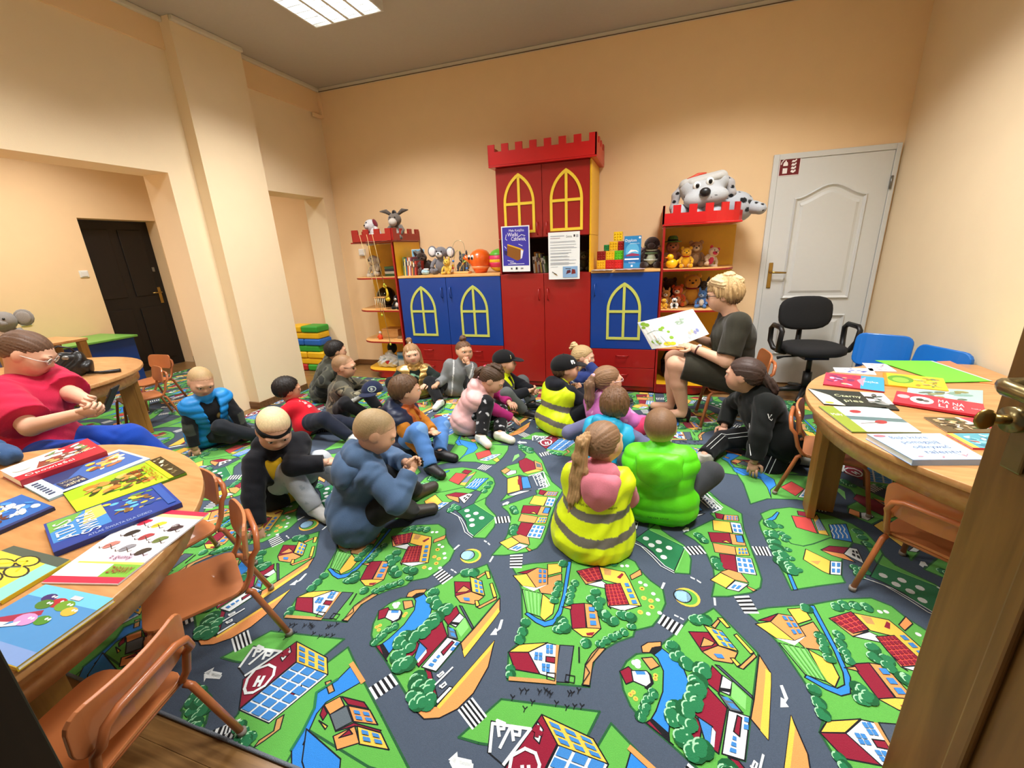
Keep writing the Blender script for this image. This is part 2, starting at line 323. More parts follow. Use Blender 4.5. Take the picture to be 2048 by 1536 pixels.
# louvred ceiling fittings
LW = mat('fitting_white', 'd8d8d4', 0.5); TUBE = mat('fluorescent_tube', 'ffffff', 0.5, emit=9.0); LOUV = mat('bright_louvre', 'e4ecec', 0.25, metal=0.4)
def lamp(x, y, label):
    t = thing('ceiling_light', label, 'light', (x, y, 3.19), group='louvred ceiling lights')
    b = MB(); b.box(-0.31, 0.31, -0.31, 0.31, -0.006, -0.001)
    for s in (-1, 1): b.box(min(s * 0.31, s * 0.298), max(s * 0.31, s * 0.298), -0.31, 0.31, -0.075, -0.006).box(-0.298, 0.298, min(s * 0.31, s * 0.298), max(s * 0.31, s * 0.298), -0.075, -0.006)
    b.build('housing', LW, t)
    for k in range(4): MB().cyl((-0.21 + 0.14 * k, -0.29, -0.03), (-0.21 + 0.14 * k, 0.29, -0.03), 0.013, 8).build('tube', TUBE, t)
    for k in range(7): box('louvre_blade', LOUV, t, -0.297, 0.297, -0.26 + 0.0867 * k - 0.003, -0.26 + 0.0867 * k + 0.003, -0.072, -0.045, 0)
    for k in range(3): box('louvre_spine', LOUV, t, -0.14 + 0.14 * k - 0.012, -0.14 + 0.14 * k + 0.012, -0.297, 0.297, -0.073, -0.044, 0)
names = ['louvred square ceiling light nearest the far left corner', 'louvred ceiling light above the seated reader', 'louvred ceiling light above the left table', 'louvred ceiling light above the right table', 'louvred ceiling light in the next room by the dark door', 'louvred ceiling light in the next room by the opening']
for (x, y, e), n in zip(LAMPS, names): lamp(x, y, n)

# ================================================================== play carpet with a printed street map
RUG_DATA = """Pg1 -661,1480 -608,1410 -540,1314 -540,1305 -586,1140 -643,943 -684,940 -591,842 -632,827 -692,867 -701,845 -836,930 -906,969 -951,1007 -976,1054 -990,1112 -972,1159 -941,1196 -897,1214 -850,1266 -821,1304 -794,1338 -753,1408 -700,1441
Po1 -537,1306 -515,1243 -524,1201 -570,1019 -606,1068 -584,1136
Py0 -515,1243 -524,1201 -570,1019 -586,1040 -536,1220 -528,1257
Po1 -490,1111 -475,1008 -489,909 -518,849 -561,808 -606,792 -637,804 -701,845 -696,874 -632,827 -585,838
Py0 -490,1111 -488,1077 -574,833 -585,838
Pw1 -894,1218 -861,1246 -819,1219 -788,1185 -772,1132 -790,1057 -834,1009 -840,957 -893,978 -876,1013 -855,1082 -852,1156 -870,1199
Pk1 -894,980 -885,985 -840,957 -839,934
Pr1 -904,970 -894,980 -839,934 -829,930
Po1 -921,1208 -925,1232 -904,1254 -858,1270 -858,1250 -880,1241 -897,1214
Pk1 -897,1214 -888,1236 -857,1249 -859,1237 -880,1212
Pr1 -992,1115 -965,1140 -950,1129 -945,1093 -969,1075
PW1 -955,1128 -907,1141 -892,1130 -885,1107 -901,1083 -947,1092
Pk0 -908,1144 -892,1133 -882,1102 -901,1074 -912,1079 -893,1102 -897,1126
Pb0 -943,1130 -912,1137 -908,1126 -937,1118
Pt1 -923,1185 -888,1198 -864,1171 -893,1148
Pr1 -734,1155 -668,1082 -709,941 -723,949 -710,1000 -767,1038
Pr1 -772,1039 -746,1010 -758,950 -789,978
Pb1 -756,1031 -717,1013 -726,963 -740,955
PW0 -718,1010 -710,1000 -719,954 -728,962
PW1 -665,1077 -608,1073 -643,943 -700,944
Pr1 -642,1068 -631,1064 -646,1005 -660,1015
Pr1 -695,1220 -669,1192 -685,1126 -720,1152
PW1 -667,1192 -640,1177 -654,1127 -684,1134
Pk0 -682,1146 -647,1150 -651,1136 -684,1134
Ps1 -685,1226 -672,1226 -588,1145 -588,1134
Pe1 -688,1123 -649,1112 -625,1080 -661,1078
Pb0 -678,1117 -662,1119 -649,1107 -668,1107
Pb0 -665,1100 -649,1102 -632,1086 -654,1087
Pl0 -640,1177 -605,1140 -616,1091 -651,1122
Pr1 -684,940 -659,938 -596,863 -599,851 -652,903
PW1 -575,908 -562,908 -586,845 -599,849
Pr1 -761,1341 -693,1357 -667,1307 -722,1267
Py1 -706,1386 -646,1376 -603,1302 -663,1308
Po1 -722,1267 -667,1307 -605,1296 -629,1247 -688,1242
Py1 -653,1435 -635,1439 -614,1402 -626,1396
Py1 -606,1369 -596,1377 -552,1311 -564,1302
Po1 -553,1308 -547,1296 -598,1234 -612,1237
Po1 -711,1329 -676,1316 -687,1301 -726,1285
Py1 -633,1267 -621,1270 -604,1249 -616,1238
Po1 -679,1390 -653,1428 -645,1421 -667,1382
Pg1 -545,1492 -462,1537 -296,1599 -177,1660 -69,1695 -13,1668 11,1618 55,1566 104,1529 113,1456 89,1379 64,1331 2,1294 -3,1266 -56,1228 -95,1188 -126,1137 -133,1082 -130,1033 -242,1013 -396,982 -425,1081 -403,1124 -415,1223 -464,1375 -506,1447
Ps1 -254,1158 -205,1168 -198,1028 -243,1019
Pl1 -461,1376 -373,1375 -348,1259 -410,1267
Py1 -373,1375 -313,1339 -309,1287 -334,1246 -355,1261
Pt1 -420,1438 -319,1508 -310,1467 -330,1382 -381,1377
Py1 -392,1550 -332,1572 -321,1518 -376,1482
Pw1 -307,1590 -291,1594 -276,1387 -276,1296 -297,1235 -327,1219 -364,1229 -415,1257 -407,1268 -363,1250 -330,1243 -303,1263 -292,1309 -291,1392
Py1 -523,1442 -468,1468 -406,1400 -466,1394
Po1 -468,1468 -432,1516 -384,1518 -364,1432 -406,1400
Pr1 -510,1462 -432,1516 -468,1468
PW0 -466,1394 -406,1400 -364,1432 -412,1379
Pc1 -258,1541 -169,1598 -142,1523 -201,1489
Po1 -258,1541 -201,1489 -145,1517 -206,1473
PW1 -206,1475 -144,1512 -121,1498 -125,1472
Py1 -165,1593 -55,1590 -30,1543 21,1417 -22,1401 -68,1512 -138,1519
Pc1 -131,1495 -68,1517 -26,1413 -106,1382
Po1 -131,1495 -106,1382 -93,1371 -120,1439
PW1 -106,1382 -23,1411 17,1416 -47,1372
Pt0 -145,1587 -111,1586 -111,1553 -137,1551
Pr0 -85,1549 -65,1581 -57,1573 -70,1543
Po1 -31,1574 11,1624 19,1593 -23,1550
Pr1 -254,1351 -198,1371 -174,1257 -224,1239
Po1 -198,1371 -153,1374 -120,1268 -170,1254
Py1 -224,1239 -174,1257 -120,1268 -149,1221 -181,1216
Pr0 -171,1234 -140,1247 -147,1229 -166,1224
Po1 -282,1329 -246,1344 -243,1327
Py1 -425,1081 -395,1122 -299,1156 -356,1100
Pr1 -425,1081 -356,1099 -297,1032 -384,1024
PW1 -356,1099 -299,1154 -266,1155 -245,1031 -297,1032
Pr1 -292,1101 -259,1106 -257,1083 -288,1081
Pt0 -268,1156 -257,1157 -240,1020 -247,1031
Pt1 -120,1188 -95,1188 -130,1122 -130,1034 -152,1034 -155,1109 -140,1154
Pg1 665,2234 603,2175 572,2116 570,2051 577,1962 587,1829 595,1751 601,1660 718,1716 701,1709 820,1762 822,1806 855,1903 947,2052 904,2216 780,2281
Pg1 -1305,2126 -1308,2200 -1251,2253 -1153,2298 -1051,2294 -963,2261 -900,2213 -866,2151 -854,2059 -863,1990 -912,1922 -913,1947 -911,2045 -1039,2070 -1127,2001 -1177,1971 -1224,1977
Pg1 -912,1922 -865,1994 -845,1930 -813,1898 -750,1843 -733,1803 -724,1747 -736,1650 -799,1640
Pd1 -975,1825 -912,1922 -745,1829 -801,1646 -850,1687 -890,1755 -940,1803
Pw1 680,2238 689,2232 657,2167 608,2121 601,2140 646,2185
Pw1 610,1767 623,1776 625,1669 609,1662
Py1 731,1951 808,1890 776,1798 754,1811 700,1872
PW1 808,1890 853,1897 820,1805 779,1799
Po0 724,1868 769,1880 748,1849
Pr1 840,2002 920,2011 880,1957 793,1961
PW1 920,2011 949,2008 938,1905 880,1957
Po1 793,1961 880,1957 907,1907 827,1932
Pw1 892,2179 974,2207 949,2059 872,2062
Pc1 -1163,2218 -1078,2222 -1086,2088 -1167,2118
Pr1 -1123,2272 -1069,2268 -1078,2222 -1129,2232
Py1 -1069,2214 -1038,2264 -1040,2084 -1081,2089
Pg1 206,1930 254,1893 285,1850 303,1779 315,1706 313,1634 291,1541 353,1558 446,1604 485,1642 501,1696 501,1780 496,1905 491,2046 504,2176 421,2257 313,2450 302,2436 402,2186 349,2137 368,2098
Pr1 372,2152 416,2145 401,2097 374,2104
Po1 416,2145 482,2153 479,2105 405,2094
Py1 353,2081 435,2085 433,1992 348,1994
PW1 435,2085 484,2085 483,1997 436,1997
Pr1 321,1971 419,1989 418,1906 328,1897
Po1 419,1985 477,1988 478,1908 418,1902
Pb1 444,1980 474,1984 473,1928 442,1927
Py1 377,1914 396,1926 416,1906
Po1 332,1891 428,1887 425,1828 335,1825
Py1 428,1887 479,1901 481,1840 425,1828
Pr1 353,1819 420,1824 412,1711 352,1722
PW1 419,1817 485,1821 485,1715 412,1711
Py1 341,1692 394,1662 352,1603 296,1636
Po1 341,1695 376,1722 424,1711 445,1658 394,1662
PW1 393,1656 443,1650 398,1596 351,1600
Po1 434,1639 467,1623 454,1612 436,1628
Py1 -811,2224 -755,2278 -693,2117 -758,2064
Pb1 -732,2263 -694,2282 -636,2159 -684,2138
PW1 -748,2049 -691,2108 -629,2132 -717,2048
Pr1 -755,2278 -733,2268 -681,2129 -693,2117
Pg1 -769,1979 -758,2064 -748,2049 -708,2050
Pg1 -883,2706 -811,2695 -736,2619 -656,2513 -598,2390 -550,2297 -614,2365 -694,2282 -751,2290 -814,2233 -853,2266 -885,2311 -864,2383 -798,2445 -785,2520 -788,2569 -868,2655
Pr1 -810,2466 -774,2522 -704,2479 -668,2385 -734,2326 -781,2391
Po1 -710,2501 -651,2468 -619,2385 -668,2385
Py1 -734,2326 -668,2385 -618,2380 -703,2312
Pe0 -691,2470 -653,2456 -637,2414 -670,2412
Po1 -885,2311 -863,2361 -826,2336 -846,2278
PW1 -841,2279 -824,2331 -788,2340 -777,2305 -819,2263
Pl0 -862,2539 -841,2569 -825,2535 -850,2445
PW0 105,1570 115,1569 103,1530 95,1533
PW0 217,1635 234,1628 233,1619 217,1626
PW0 241,1624 258,1611 255,1604 241,1615
PW0 296,1537 304,1536 302,1495 294,1495
PW0 201,1956 220,1985 234,1984 232,1956 219,1956 209,1942
PW0 454,1205 463,1209 468,1166 457,1149 463,1137 438,1129 447,1164 457,1159
PW0 -1436,713 -1420,739 -1413,727 -1372,731 -1362,715 -1399,712 -1390,709
PW0 -904,2744 -890,2769 -888,2755 -836,2759 -832,2746 -882,2735 -875,2722
PW0 144,1409 160,1403 158,1397 143,1402
PW0 164,1401 178,1394 176,1389 163,1394
Pg1 -1432,775 -1347,916 -1041,964 -1071,872 -1034,868 -1004,939 -873,848 -740,764 -575,658 -910,560 -1187,591 -1190,640 -1284,789 -1369,777
Ps1 -1335,763 -1355,845 -1229,856 -1277,743
Pr1 -1211,906 -1148,839 -1200,652 -1277,733
Py1 -1211,906 -1050,882 -1001,829 -1145,836
PW1 -1145,836 -1001,829 -1069,645 -1197,650
PW1 -1217,835 -1219,883 -1196,865 -1198,825
Pr1 -1062,772 -1077,737 -1071,723 -1051,761
PW0 -1115,751 -1110,770 -1084,760 -1087,739
Pw1 -942,886 -869,842 -940,749 -944,711 -919,627 -882,633 -847,633 -815,588 -899,563 -941,605 -947,657 -963,723 -993,766 -956,824
Pt1 -991,804 -977,815 -939,788 -951,775
Po1 -940,740 -908,778 -874,757 -901,720
Pe1 -901,720 -867,759 -817,723 -851,686
Pr1 -903,779 -820,784 -792,770 -866,763
Po1 -863,760 -786,768 -735,737 -814,724
Pr1 -849,684 -812,721 -716,726 -715,719 -802,714
Py1 -795,716 -712,720 -662,687 -756,675
Po1 -847,671 -802,714 -758,678 -811,643
Pr1 -941,738 -911,721 -910,700 -931,711
Py1 -922,696 -884,690 -884,680
Pr1 -827,672 -812,701 -794,693
Pt1 -1043,679 -1021,642 -1040,603 -1056,577 -1057,598 -1036,632 -1055,661
Pg1 -1418,678 -1328,657 -1264,588 -1384,596
Pg1 -1340,2283 -1242,2360 -1095,2388 -1006,2373 -952,2386 -933,2498 -935,2613 -953,2677 -1119,2668 -1367,2700 -1338,2495
Pw1 -1367,2700 -1209,2662 -1160,2589 -1164,2522 -1207,2460 -1222,2370 -1217,2484 -1231,2573 -1313,2625
Pc1 -1145,2507 -1070,2589 -1024,2515 -1092,2424
PW1 -1082,2415 -1024,2515 -960,2542 -984,2474 -1023,2416
Py1 -990,2442 -970,2484 -939,2448 -951,2415
LW6 -622,899 -593,970
LW5 -629,928 -619,947 -613,943 -621,926 -631,931
LW5 -604,896 -595,915 -587,909 -595,895 -606,900
Lg4 -452,1376 -404,1266
Lg4 -433,1375 -391,1265
Lg4 -417,1376 -379,1263
Lg4 -398,1375 -366,1261
Lg4 -382,1375 -354,1260
Lt14 -388,987 -242,1016
Lk5 -186,1166 -176,1109
Lk3 -114,1190 -154,1102 -136,1081 -155,1032 -130,1036
Lk3 -275,1042 -246,1047 -243,1019 -269,1018 -275,1042
Lk3 -211,1053 -182,1055 -180,1031 -210,1029 -211,1053
LW5 898,2177 897,2142 885,2120 887,2090 878,2067
LW5 916,2182 915,2147 903,2125 906,2095 897,2072
LW5 933,2186 933,2151 922,2130 925,2100 916,2077
LW5 950,2190 951,2156 940,2134 943,2105 936,2082
LW4 -1003,1806 -945,1782 -892,1718 -855,1666 -801,1636
LW4 -976,1797 -922,1769 -879,1722 -838,1670 -802,1649
Ll4 -905,1916 -749,1828
Ll4 -747,1810 -791,1655
LW6 -677,2297 -613,2360 -535,2207
LW6 -663,2295 -606,2189
LW6 -644,2314 -586,2187
LW6 -625,2333 -566,2184
LW6 -606,2353 -547,2181
LW7 298,2296 311,2330 325,2315 312,2294
LW7 321,2261 335,2294 348,2280 335,2260
LW7 344,2228 357,2260 370,2246 357,2226
LW7 366,2196 379,2227 392,2213 379,2194
LW7 264,2287 320,2340 410,2197 363,2151
LW9 -1329,765 -1348,838 -1233,855 -1280,746
LW9 -1304,783 -1292,846
LW9 -1317,811 -1337,850 -1313,848 -1310,833 -1320,830
LW9 -1273,812 -1288,843 -1262,844 -1260,829 -1276,827
Lr12 -1210,843 -1213,868
Lr12 -1222,857 -1199,852
Lr12 -1107,752 -1090,757
LW9 -1241,708 -1261,737 -1265,772 -1234,800 -1202,797 -1184,773 -1182,735 -1201,706 -1223,697 -1241,708
LW10 -1217,725 -1229,755
LW10 -1201,730 -1212,760
LW10 -1222,740 -1205,745
Lo16 -945,885 -867,841
Ld8 -956,824 -993,766 -963,723 -947,657 -941,605
Lk3 -333,971 -324,963 -324,953
Lk3 -324,963 -318,971
Lk3 -291,979 -282,971 -283,961
Lk3 -282,971 -277,979
Lk3 -370,938 -361,930 -361,921
Lk3 -361,930 -356,938
Lk3 -151,972 -144,964 -146,954
Lk3 -144,964 -138,972
Lk3 -196,1001 -188,993 -190,983
Lk3 -188,993 -183,1001
Lk3 -253,981 -245,973 -246,963
Lk3 -245,973 -240,981
Lk3 -349,966 -340,958 -340,948
Lk3 -340,958 -335,966
Lk3 -322,914 -313,907 -314,897
Lk3 -313,907 -308,915
Lk3 -173,965 -166,958 -167,948
Lk3 -166,958 -160,966
Lk3 -188,1005 -180,997 -182,987
Lk3 -180,997 -174,1005
Lk3 -304,941 -296,933 -296,923
Lk3 -296,933 -290,941
Lk3 -196,955 -188,948 -190,938
Lk3 -188,948 -183,956
Lk3 -169,1019 -161,1011 -163,1000
Lk3 -161,1011 -156,1019
Lk3 -230,959 -222,951 -223,941
Lk3 -222,951 -217,959
Lk3 -263,985 -254,977 -255,967
Lk3 -254,977 -249,985
Lk3 -272,989 -264,981 -265,971
Lk3 -264,981 -259,989
Z4 198,1827 273,1854 298,1805 225,1775
Z4 501,1910 569,1924 573,1861 510,1851
Z-4 375,1564 432,1584 453,1497 400,1483
Z4 103,1398 174,1364 148,1311 82,1351
Z-4 -791,894 -745,868 -788,801 -834,828
Z-4 -487,896 -420,854 -449,805 -516,845
Z-4 -1048,2301 -1033,2367 -966,2360 -987,2293
Z4 -703,2607 -641,2667 -617,2614 -675,2564
Z3 -1200,595 -1177,625 -1155,597 -1186,574
Wb1318 -665,1006 -652,1003 -658,951 -686,952
Wb1218 -626,1073 -607,1071 -616,1027 -636,1026
Wb2318 -687,1379 -641,1371 -607,1306 -649,1306
Wb1105 -688,1268 -658,1274 -650,1257 -675,1253
Wb2318 -427,1512 -387,1514 -369,1436 -404,1421
Wr4414 -256,1539 -169,1596 -143,1525 -201,1491
Wr5614 -130,1493 -68,1515 -28,1415 -105,1385
Wb1418 -58,1525 -33,1532 14,1420 -16,1410
Wb1318 -186,1360 -152,1365 -130,1273 -165,1264
Wb2208 -303,1146 -277,1153 -269,1114 -295,1110
Wb2208 -335,1107 -306,1111 -299,1080 -330,1075
Wb2208 -301,1071 -270,1076 -265,1043 -293,1042
Wb2218 808,1885 849,1892 820,1810 783,1804
Wk2218 924,1996 945,1996 937,1925 906,1953
Wb4118 -1067,2204 -1039,2253 -1044,2093 -1078,2094
Wb4218 424,2138 481,2145 477,2109 419,2098
Wb2218 440,2072 483,2075 481,2001 438,2001
Wb3218 439,1883 478,1892 477,1842 432,1833
Wb3318 421,1814 484,1818 484,1721 414,1714
Wb2118 386,1637 423,1639 395,1601 363,1603
Wr1105 -747,2234 -734,2242 -712,2178 -723,2166
Wb3610 -1143,837 -1005,830 -1071,647 -1197,651
Wb3318 -1197,897 -1051,878 -1011,833 -1144,840
Wb2218 -845,754 -782,762 -744,738 -812,728
Wb2218 -784,712 -713,716 -677,692 -753,682
Wb3218 -1073,2423 -1019,2503 -969,2534 -1015,2428
Dy8 -953,1044
Dy8 -945,1054
Dy8 -937,1035
Dy8 -877,1132
Dy8 -878,1120
DW11 -946,1160
DW11 -936,1166
DW11 -935,1152
Dy11 21,1511
Dy11 30,1461
Dy11 57,1454
Dy11 60,1423
Dy11 18,1385
DW9 13,1544
DW9 35,1535
DW9 83,1466
DW9 66,1494
DW9 90,1401
DW9 48,1385
DW9 -68,1625
DW9 -46,1631
DW15 -922,1846
DW15 -863,1834
DW15 -896,1802
DW15 -862,1773
DW15 -817,1803
DW15 -842,1731
Dy50 196,1511
Dg40 196,1511
Dk36 179,1512
Dv31 179,1512
T30 -818,1258 -807,1226 -779,1203 -731,1401 -698,1413
T36 -730,1193 -745,1148 -753,1115 -768,1071
T34 -816,1035 -824,1007 -787,1003 -791,1042 -799,952 -771,924 -749,939 -688,905 -686,885 -646,884 -668,847 -619,842 -646,830
T20 -921,983 -911,1005 -907,1022 -898,1046 -885,1065 -115,1200 -95,1219 -75,1238 -58,1254 -37,1272 -397,1020 -390,1002 -11,1307 663,2106 658,1998 652,1925 649,1864 660,1792 -1273,2133 -1274,2102 -1251,2048 -1232,2023
T26 -323,1569 -210,1607 -181,1626 -142,1634 -107,1634 -161,1437 -138,1396 -172,1396 -145,1367 -902,2152 -900,2104 -902,2056 -1013,1864 -983,1855 -1014,1823 282,1915 273,1931 294,1896 334,1749 335,1724 331,1774 -845,2660 -814,2641 -784,2621 -764,2613
T22 -317,1445 -318,1414 -317,1385 -317,1352 -253,1467 -258,1431 -259,1396 -260,1363
T28 -268,1260 -273,1226 -249,1232 -106,1325 -82,1311 -118,1335 -46,1351 -16,1346 -1379,655 -1350,628 -1307,621
T24 -401,1215 -399,1175 -399,1140 -164,1190 -1148,611 -1122,596 -1090,594 -1094,584
T38 621,2112 610,2030 604,1976 608,1927 611,1881 603,1833 620,1806 625,1783"""
RC = {'g': '5fae4a', 'd': '23784a', 'w': '2f86dc', 'r': '8c1832', 'o': 'ec9a58', 'y': 'f2c44e', 'W': 'e6ecec', 'k': '14161c', 't': 'c7955a', 'l': '83cf72', 'c': 'd24a44', 'b': '3f86cc', 's': '4d5868', 'e': '5f6a72', 'v': '9cc8e8'}
def rug_tile():
    """one repeat of the street map in metres: list of (colour, polygon, layer)"""
    polys = []
    def add(c, pts): polys.append((c, pts))
    def stroke(c, pts, w):
        for a, b in zip(pts[:-1], pts[1:]):
            dx, dy = b[0] - a[0], b[1] - a[1]; l = math.hypot(dx, dy) or 1e-6; nx, ny = -dy / l * w / 2, dx / l * w / 2; ex, ey = dx / l * w * .35, dy / l * w * .35
            add(c, [(a[0] - ex + nx, a[1] - ey + ny), (a[0] - ex - nx, a[1] - ey - ny), (b[0] + ex - nx, b[1] + ey - ny), (b[0] + ex + nx, b[1] + ey + ny)])
    def disc(c, x, y, rx, ry=None, n=10):
        ry = ry or rx; add(c, [(x + rx * math.cos(2 * math.pi * i / n), y + ry * math.sin(2 * math.pi * i / n)) for i in range(n)])
    def bil(q, u, v):
        a = [q[0][k] * (1 - u) + q[1][k] * u for k in (0, 1)]; b = [q[3][k] * (1 - u) + q[2][k] * u for k in (0, 1)]
        return (a[0] * (1 - v) + b[0] * v, a[1] * (1 - v) + b[1] * v)
    rr = random.Random(3); rows = RUG_DATA.strip().split('\n')
    order = {'P': 0, 'Z': 1, 'T': 2, 'L': 3, 'W': 3, 'D': 2}
    rows = [r for r in rows if r[:2] in ('Pg', 'Pd')] + [r for r in rows if r[0] == 'P' and r[:2] not in ('Pg', 'Pd')] + sorted([r for r in rows if r[0] != 'P'], key=lambda r: order[r[0]])
    for row in rows:
        h, *tk = row.split(); pts = [tuple(float(v) / 1000 for v in t.split(',')) for t in tk]; k = h[0]
        if k == 'P':
            c = h[1]; add(c, pts)
            if h[2] == '1': stroke('d2' if c == 'g' else 'k', pts + pts[:1], 0.007 if c == 'g' else 0.004)
        elif k == 'L': stroke(h[1], pts, int(h[2:]) / 1000)
        elif k == 'Z':
            n = int(h[1:]); q = pts if n > 0 else pts[1:] + pts[:1]; n = abs(n); add('W', q)
            for i in range(n): add('k', [bil(q, (i + .5) / (n + .5), 0), bil(q, (i + 1) / (n + .5), 0), bil(q, (i + 1) / (n + .5), 1), bil(q, (i + .5) / (n + .5), 1)])
        elif k == 'W':
            c = h[1]; nu, nv, m = int(h[2]), int(h[3]), int(h[4:6]) / 100
            for i in range(nu):
                for j in range(nv):
                    u0, u1, v0, v1 = (i + m) / nu, (i + 1 - m) / nu, (j + m) / nv, (j + 1 - m) / nv
                    add(c, [bil(pts, u0, v0), bil(pts, u1, v0), bil(pts, u1, v1), bil(pts, u0, v1)])
        elif k == 'D':
            c = h[1]; r = int(h[2:]) / 1000
            for p in pts:
                disc(c, p[0], p[1], r, n=18 if r > .03 else 9)
                if c == 'y' and r < .02: disc('o', p[0], p[1], r * .45, n=6)
        elif k == 'T':
            r = int(h[1:]) / 1000 * 0.82
            for p in pts:
                disc('d3', p[0], p[1], r * 1.06, r * 1.06, 12)
                for a in range(3):
                    g = rr.uniform(0, 6.28); q = (p[0] + r * .45 * math.cos(g), p[1] + r * .45 * math.sin(g)); disc('d', q[0], q[1], r * .72, n=9)
                    t = [(q[0] + r * .62 * math.cos(x), q[1] + r * .62 * math.sin(x)) for x in (1.7, 2.2, 2.7, 3.2, 3.7)]; stroke('l2', t, r * .16)
    # layering: each piece lies just above whatever printed earlier it overlaps
    lay = []; bbs = np.array([[min(p[0] for p in q), max(p[0] for p in q), min(p[1] for p in q), max(p[1] for p in q)] for c, q in polys])
    lv = np.zeros(len(polys), int)
    for i in range(len(polys)):
        if i:
            b = bbs[i]; ov = (bbs[:i, 0] < b[1]) & (bbs[:i, 1] > b[0]) & (bbs[:i, 2] < b[3]) & (bbs[:i, 3] > b[2])
            if ov.any(): lv[i] = lv[:i][ov].max() + 1
    ng = sum(1 for r in rows if r[:2] in ('Pg', 'Pd')); gi = [i for i, (c, q) in enumerate(polys) if c in ('g', 'd') and len(q) > 4][:ng]
    last = max(gi) + 8; lv[last:] += 60
    for n, i in enumerate(gi):
        e = gi[n + 1] if n + 1 < len(gi) else last; lv[i:e] = n * 3; lv[i + 1:e] = n * 3 + 1
    return polys, lv, bbs
RC['d2'] = '245c34'; RC['d3'] = '135a30'; RC['l2'] = 'a6dcae'
def clip(pts, x0, x1, y0, y1):
    for ax, lim, sg in ((0, x0, 1), (0, x1, -1), (1, y0, 1), (1, y1, -1)):
        out = []
        for i in range(len(pts)):
            a, b = pts[i - 1], pts[i]; ia, ib = (a[ax] - lim) * sg >= 0, (b[ax] - lim) * sg >= 0
            if ia != ib:
                t = (lim - a[ax]) / (b[ax] - a[ax]); out.append((a[0] + (b[0] - a[0]) * t, a[1] + (b[1] - a[1]) * t))
            if ib: out.append(b)
        pts = out
        if len(pts) < 3: return None
    return pts
RUGM = mat('carpet_pile', 'ffffff', 0.95, 0.14, 420, bump=0.7, bscale=520, attr='ink', spec=0.15, sheen=0.15)
_tile = rug_tile()
def carpet(name, label, x0, x1, y0, y1, shift=(0, 0)):
    t = thing(name, label, 'carpet', ((x0 + x1) / 2, (y0 + y1) / 2, 0)); cx, cy = (x0 + x1) / 2, (y0 + y1) / 2
    MB().box(x0 - cx, x1 - cx, y0 - cy, y1 - cy, 0.0005, 0.006).build('pile_base', mat('carpet_road_grey', RC['s'], 0.95, 0.14, 420, bump=0.7, bscale=520, spec=0.15), t)
    V = []; Fc = []; C = []; polys, lv, bbs = _tile; cols = {k: lin(v) for k, v in RC.items()}
    for j in range(-1, 3):
        for i in range(-9, 9):
            ox, oy = shift[0] + .952 * i + .527 * j, shift[1] + 2.035 * j
            if ox - .9 > x1 + 1.8 or ox + .9 < x0 - 1.8: continue
            for k, (c, q) in enumerate(polys):
                b = bbs[k]
                if b[0] + ox > x1 or b[1] + ox < x0 or b[2] + oy > y1 or b[3] + oy < y0: continue
                pts = [(p[0] + ox, p[1] + oy) for p in q]
                if b[0] + ox < x0 or b[1] + ox > x1 or b[2] + oy < y0 or b[3] + oy > y1: pts = clip(pts, x0, x1, y0, y1)
                if not pts: continue
                a = sum(pts[m][0] * pts[(m + 1) % len(pts)][1] - pts[(m + 1) % len(pts)][0] * pts[m][1] for m in range(len(pts)))
                if a < 0: pts = pts[::-1]
                n = len(V); z = 0.0062 + lv[k] * 0.00003 + k * 1e-7; V += [(p[0] - cx, p[1] - cy, z) for p in pts]; Fc.append(list(range(n, n + len(pts)))); C.append(cols[c])
    me = bpy.data.meshes.new('printed_pattern'); me.from_pydata(V, [], Fc); me.update()
    at = me.color_attributes.new('ink', 'FLOAT_COLOR', 'CORNER'); lens = np.array([len(f) for f in Fc]); arr = np.ones((lens.sum(), 4), np.float32); arr[:, :3] = np.repeat(np.array(C, np.float32), lens, 0)
    at.data.foreach_set('color', arr.ravel()); me.materials.append(RUGM)
    o = bpy.data.objects.new('printed_pattern', me); COL.objects.link(o); o.parent = t
    # whipped grey edging along the cut side
    MB().tube([(x0 - cx, y0 - cy, 0.0055), (0, y0 - cy, 0.0055), (x1 - cx, y0 - cy, 0.0055)], 0.0055, 6).build('edge_binding', mat('edging_grey', '6f7780', 0.95, 0.2, 300, bump=0.8, bscale=400), t)
    return t
carpet('play_carpet', 'grey and green play carpet printed with streets and houses', -3.586, 1.84, 0.572, 4.07)
carpet('play_carpet', 'play carpet strip running through the wide opening under the handbag table', -6.05, -3.588, 0.65, 2.70)
carpet('play_carpet', 'play carpet piece in the next room below the dark door', -6.05, -4.42, 2.702, 4.15)

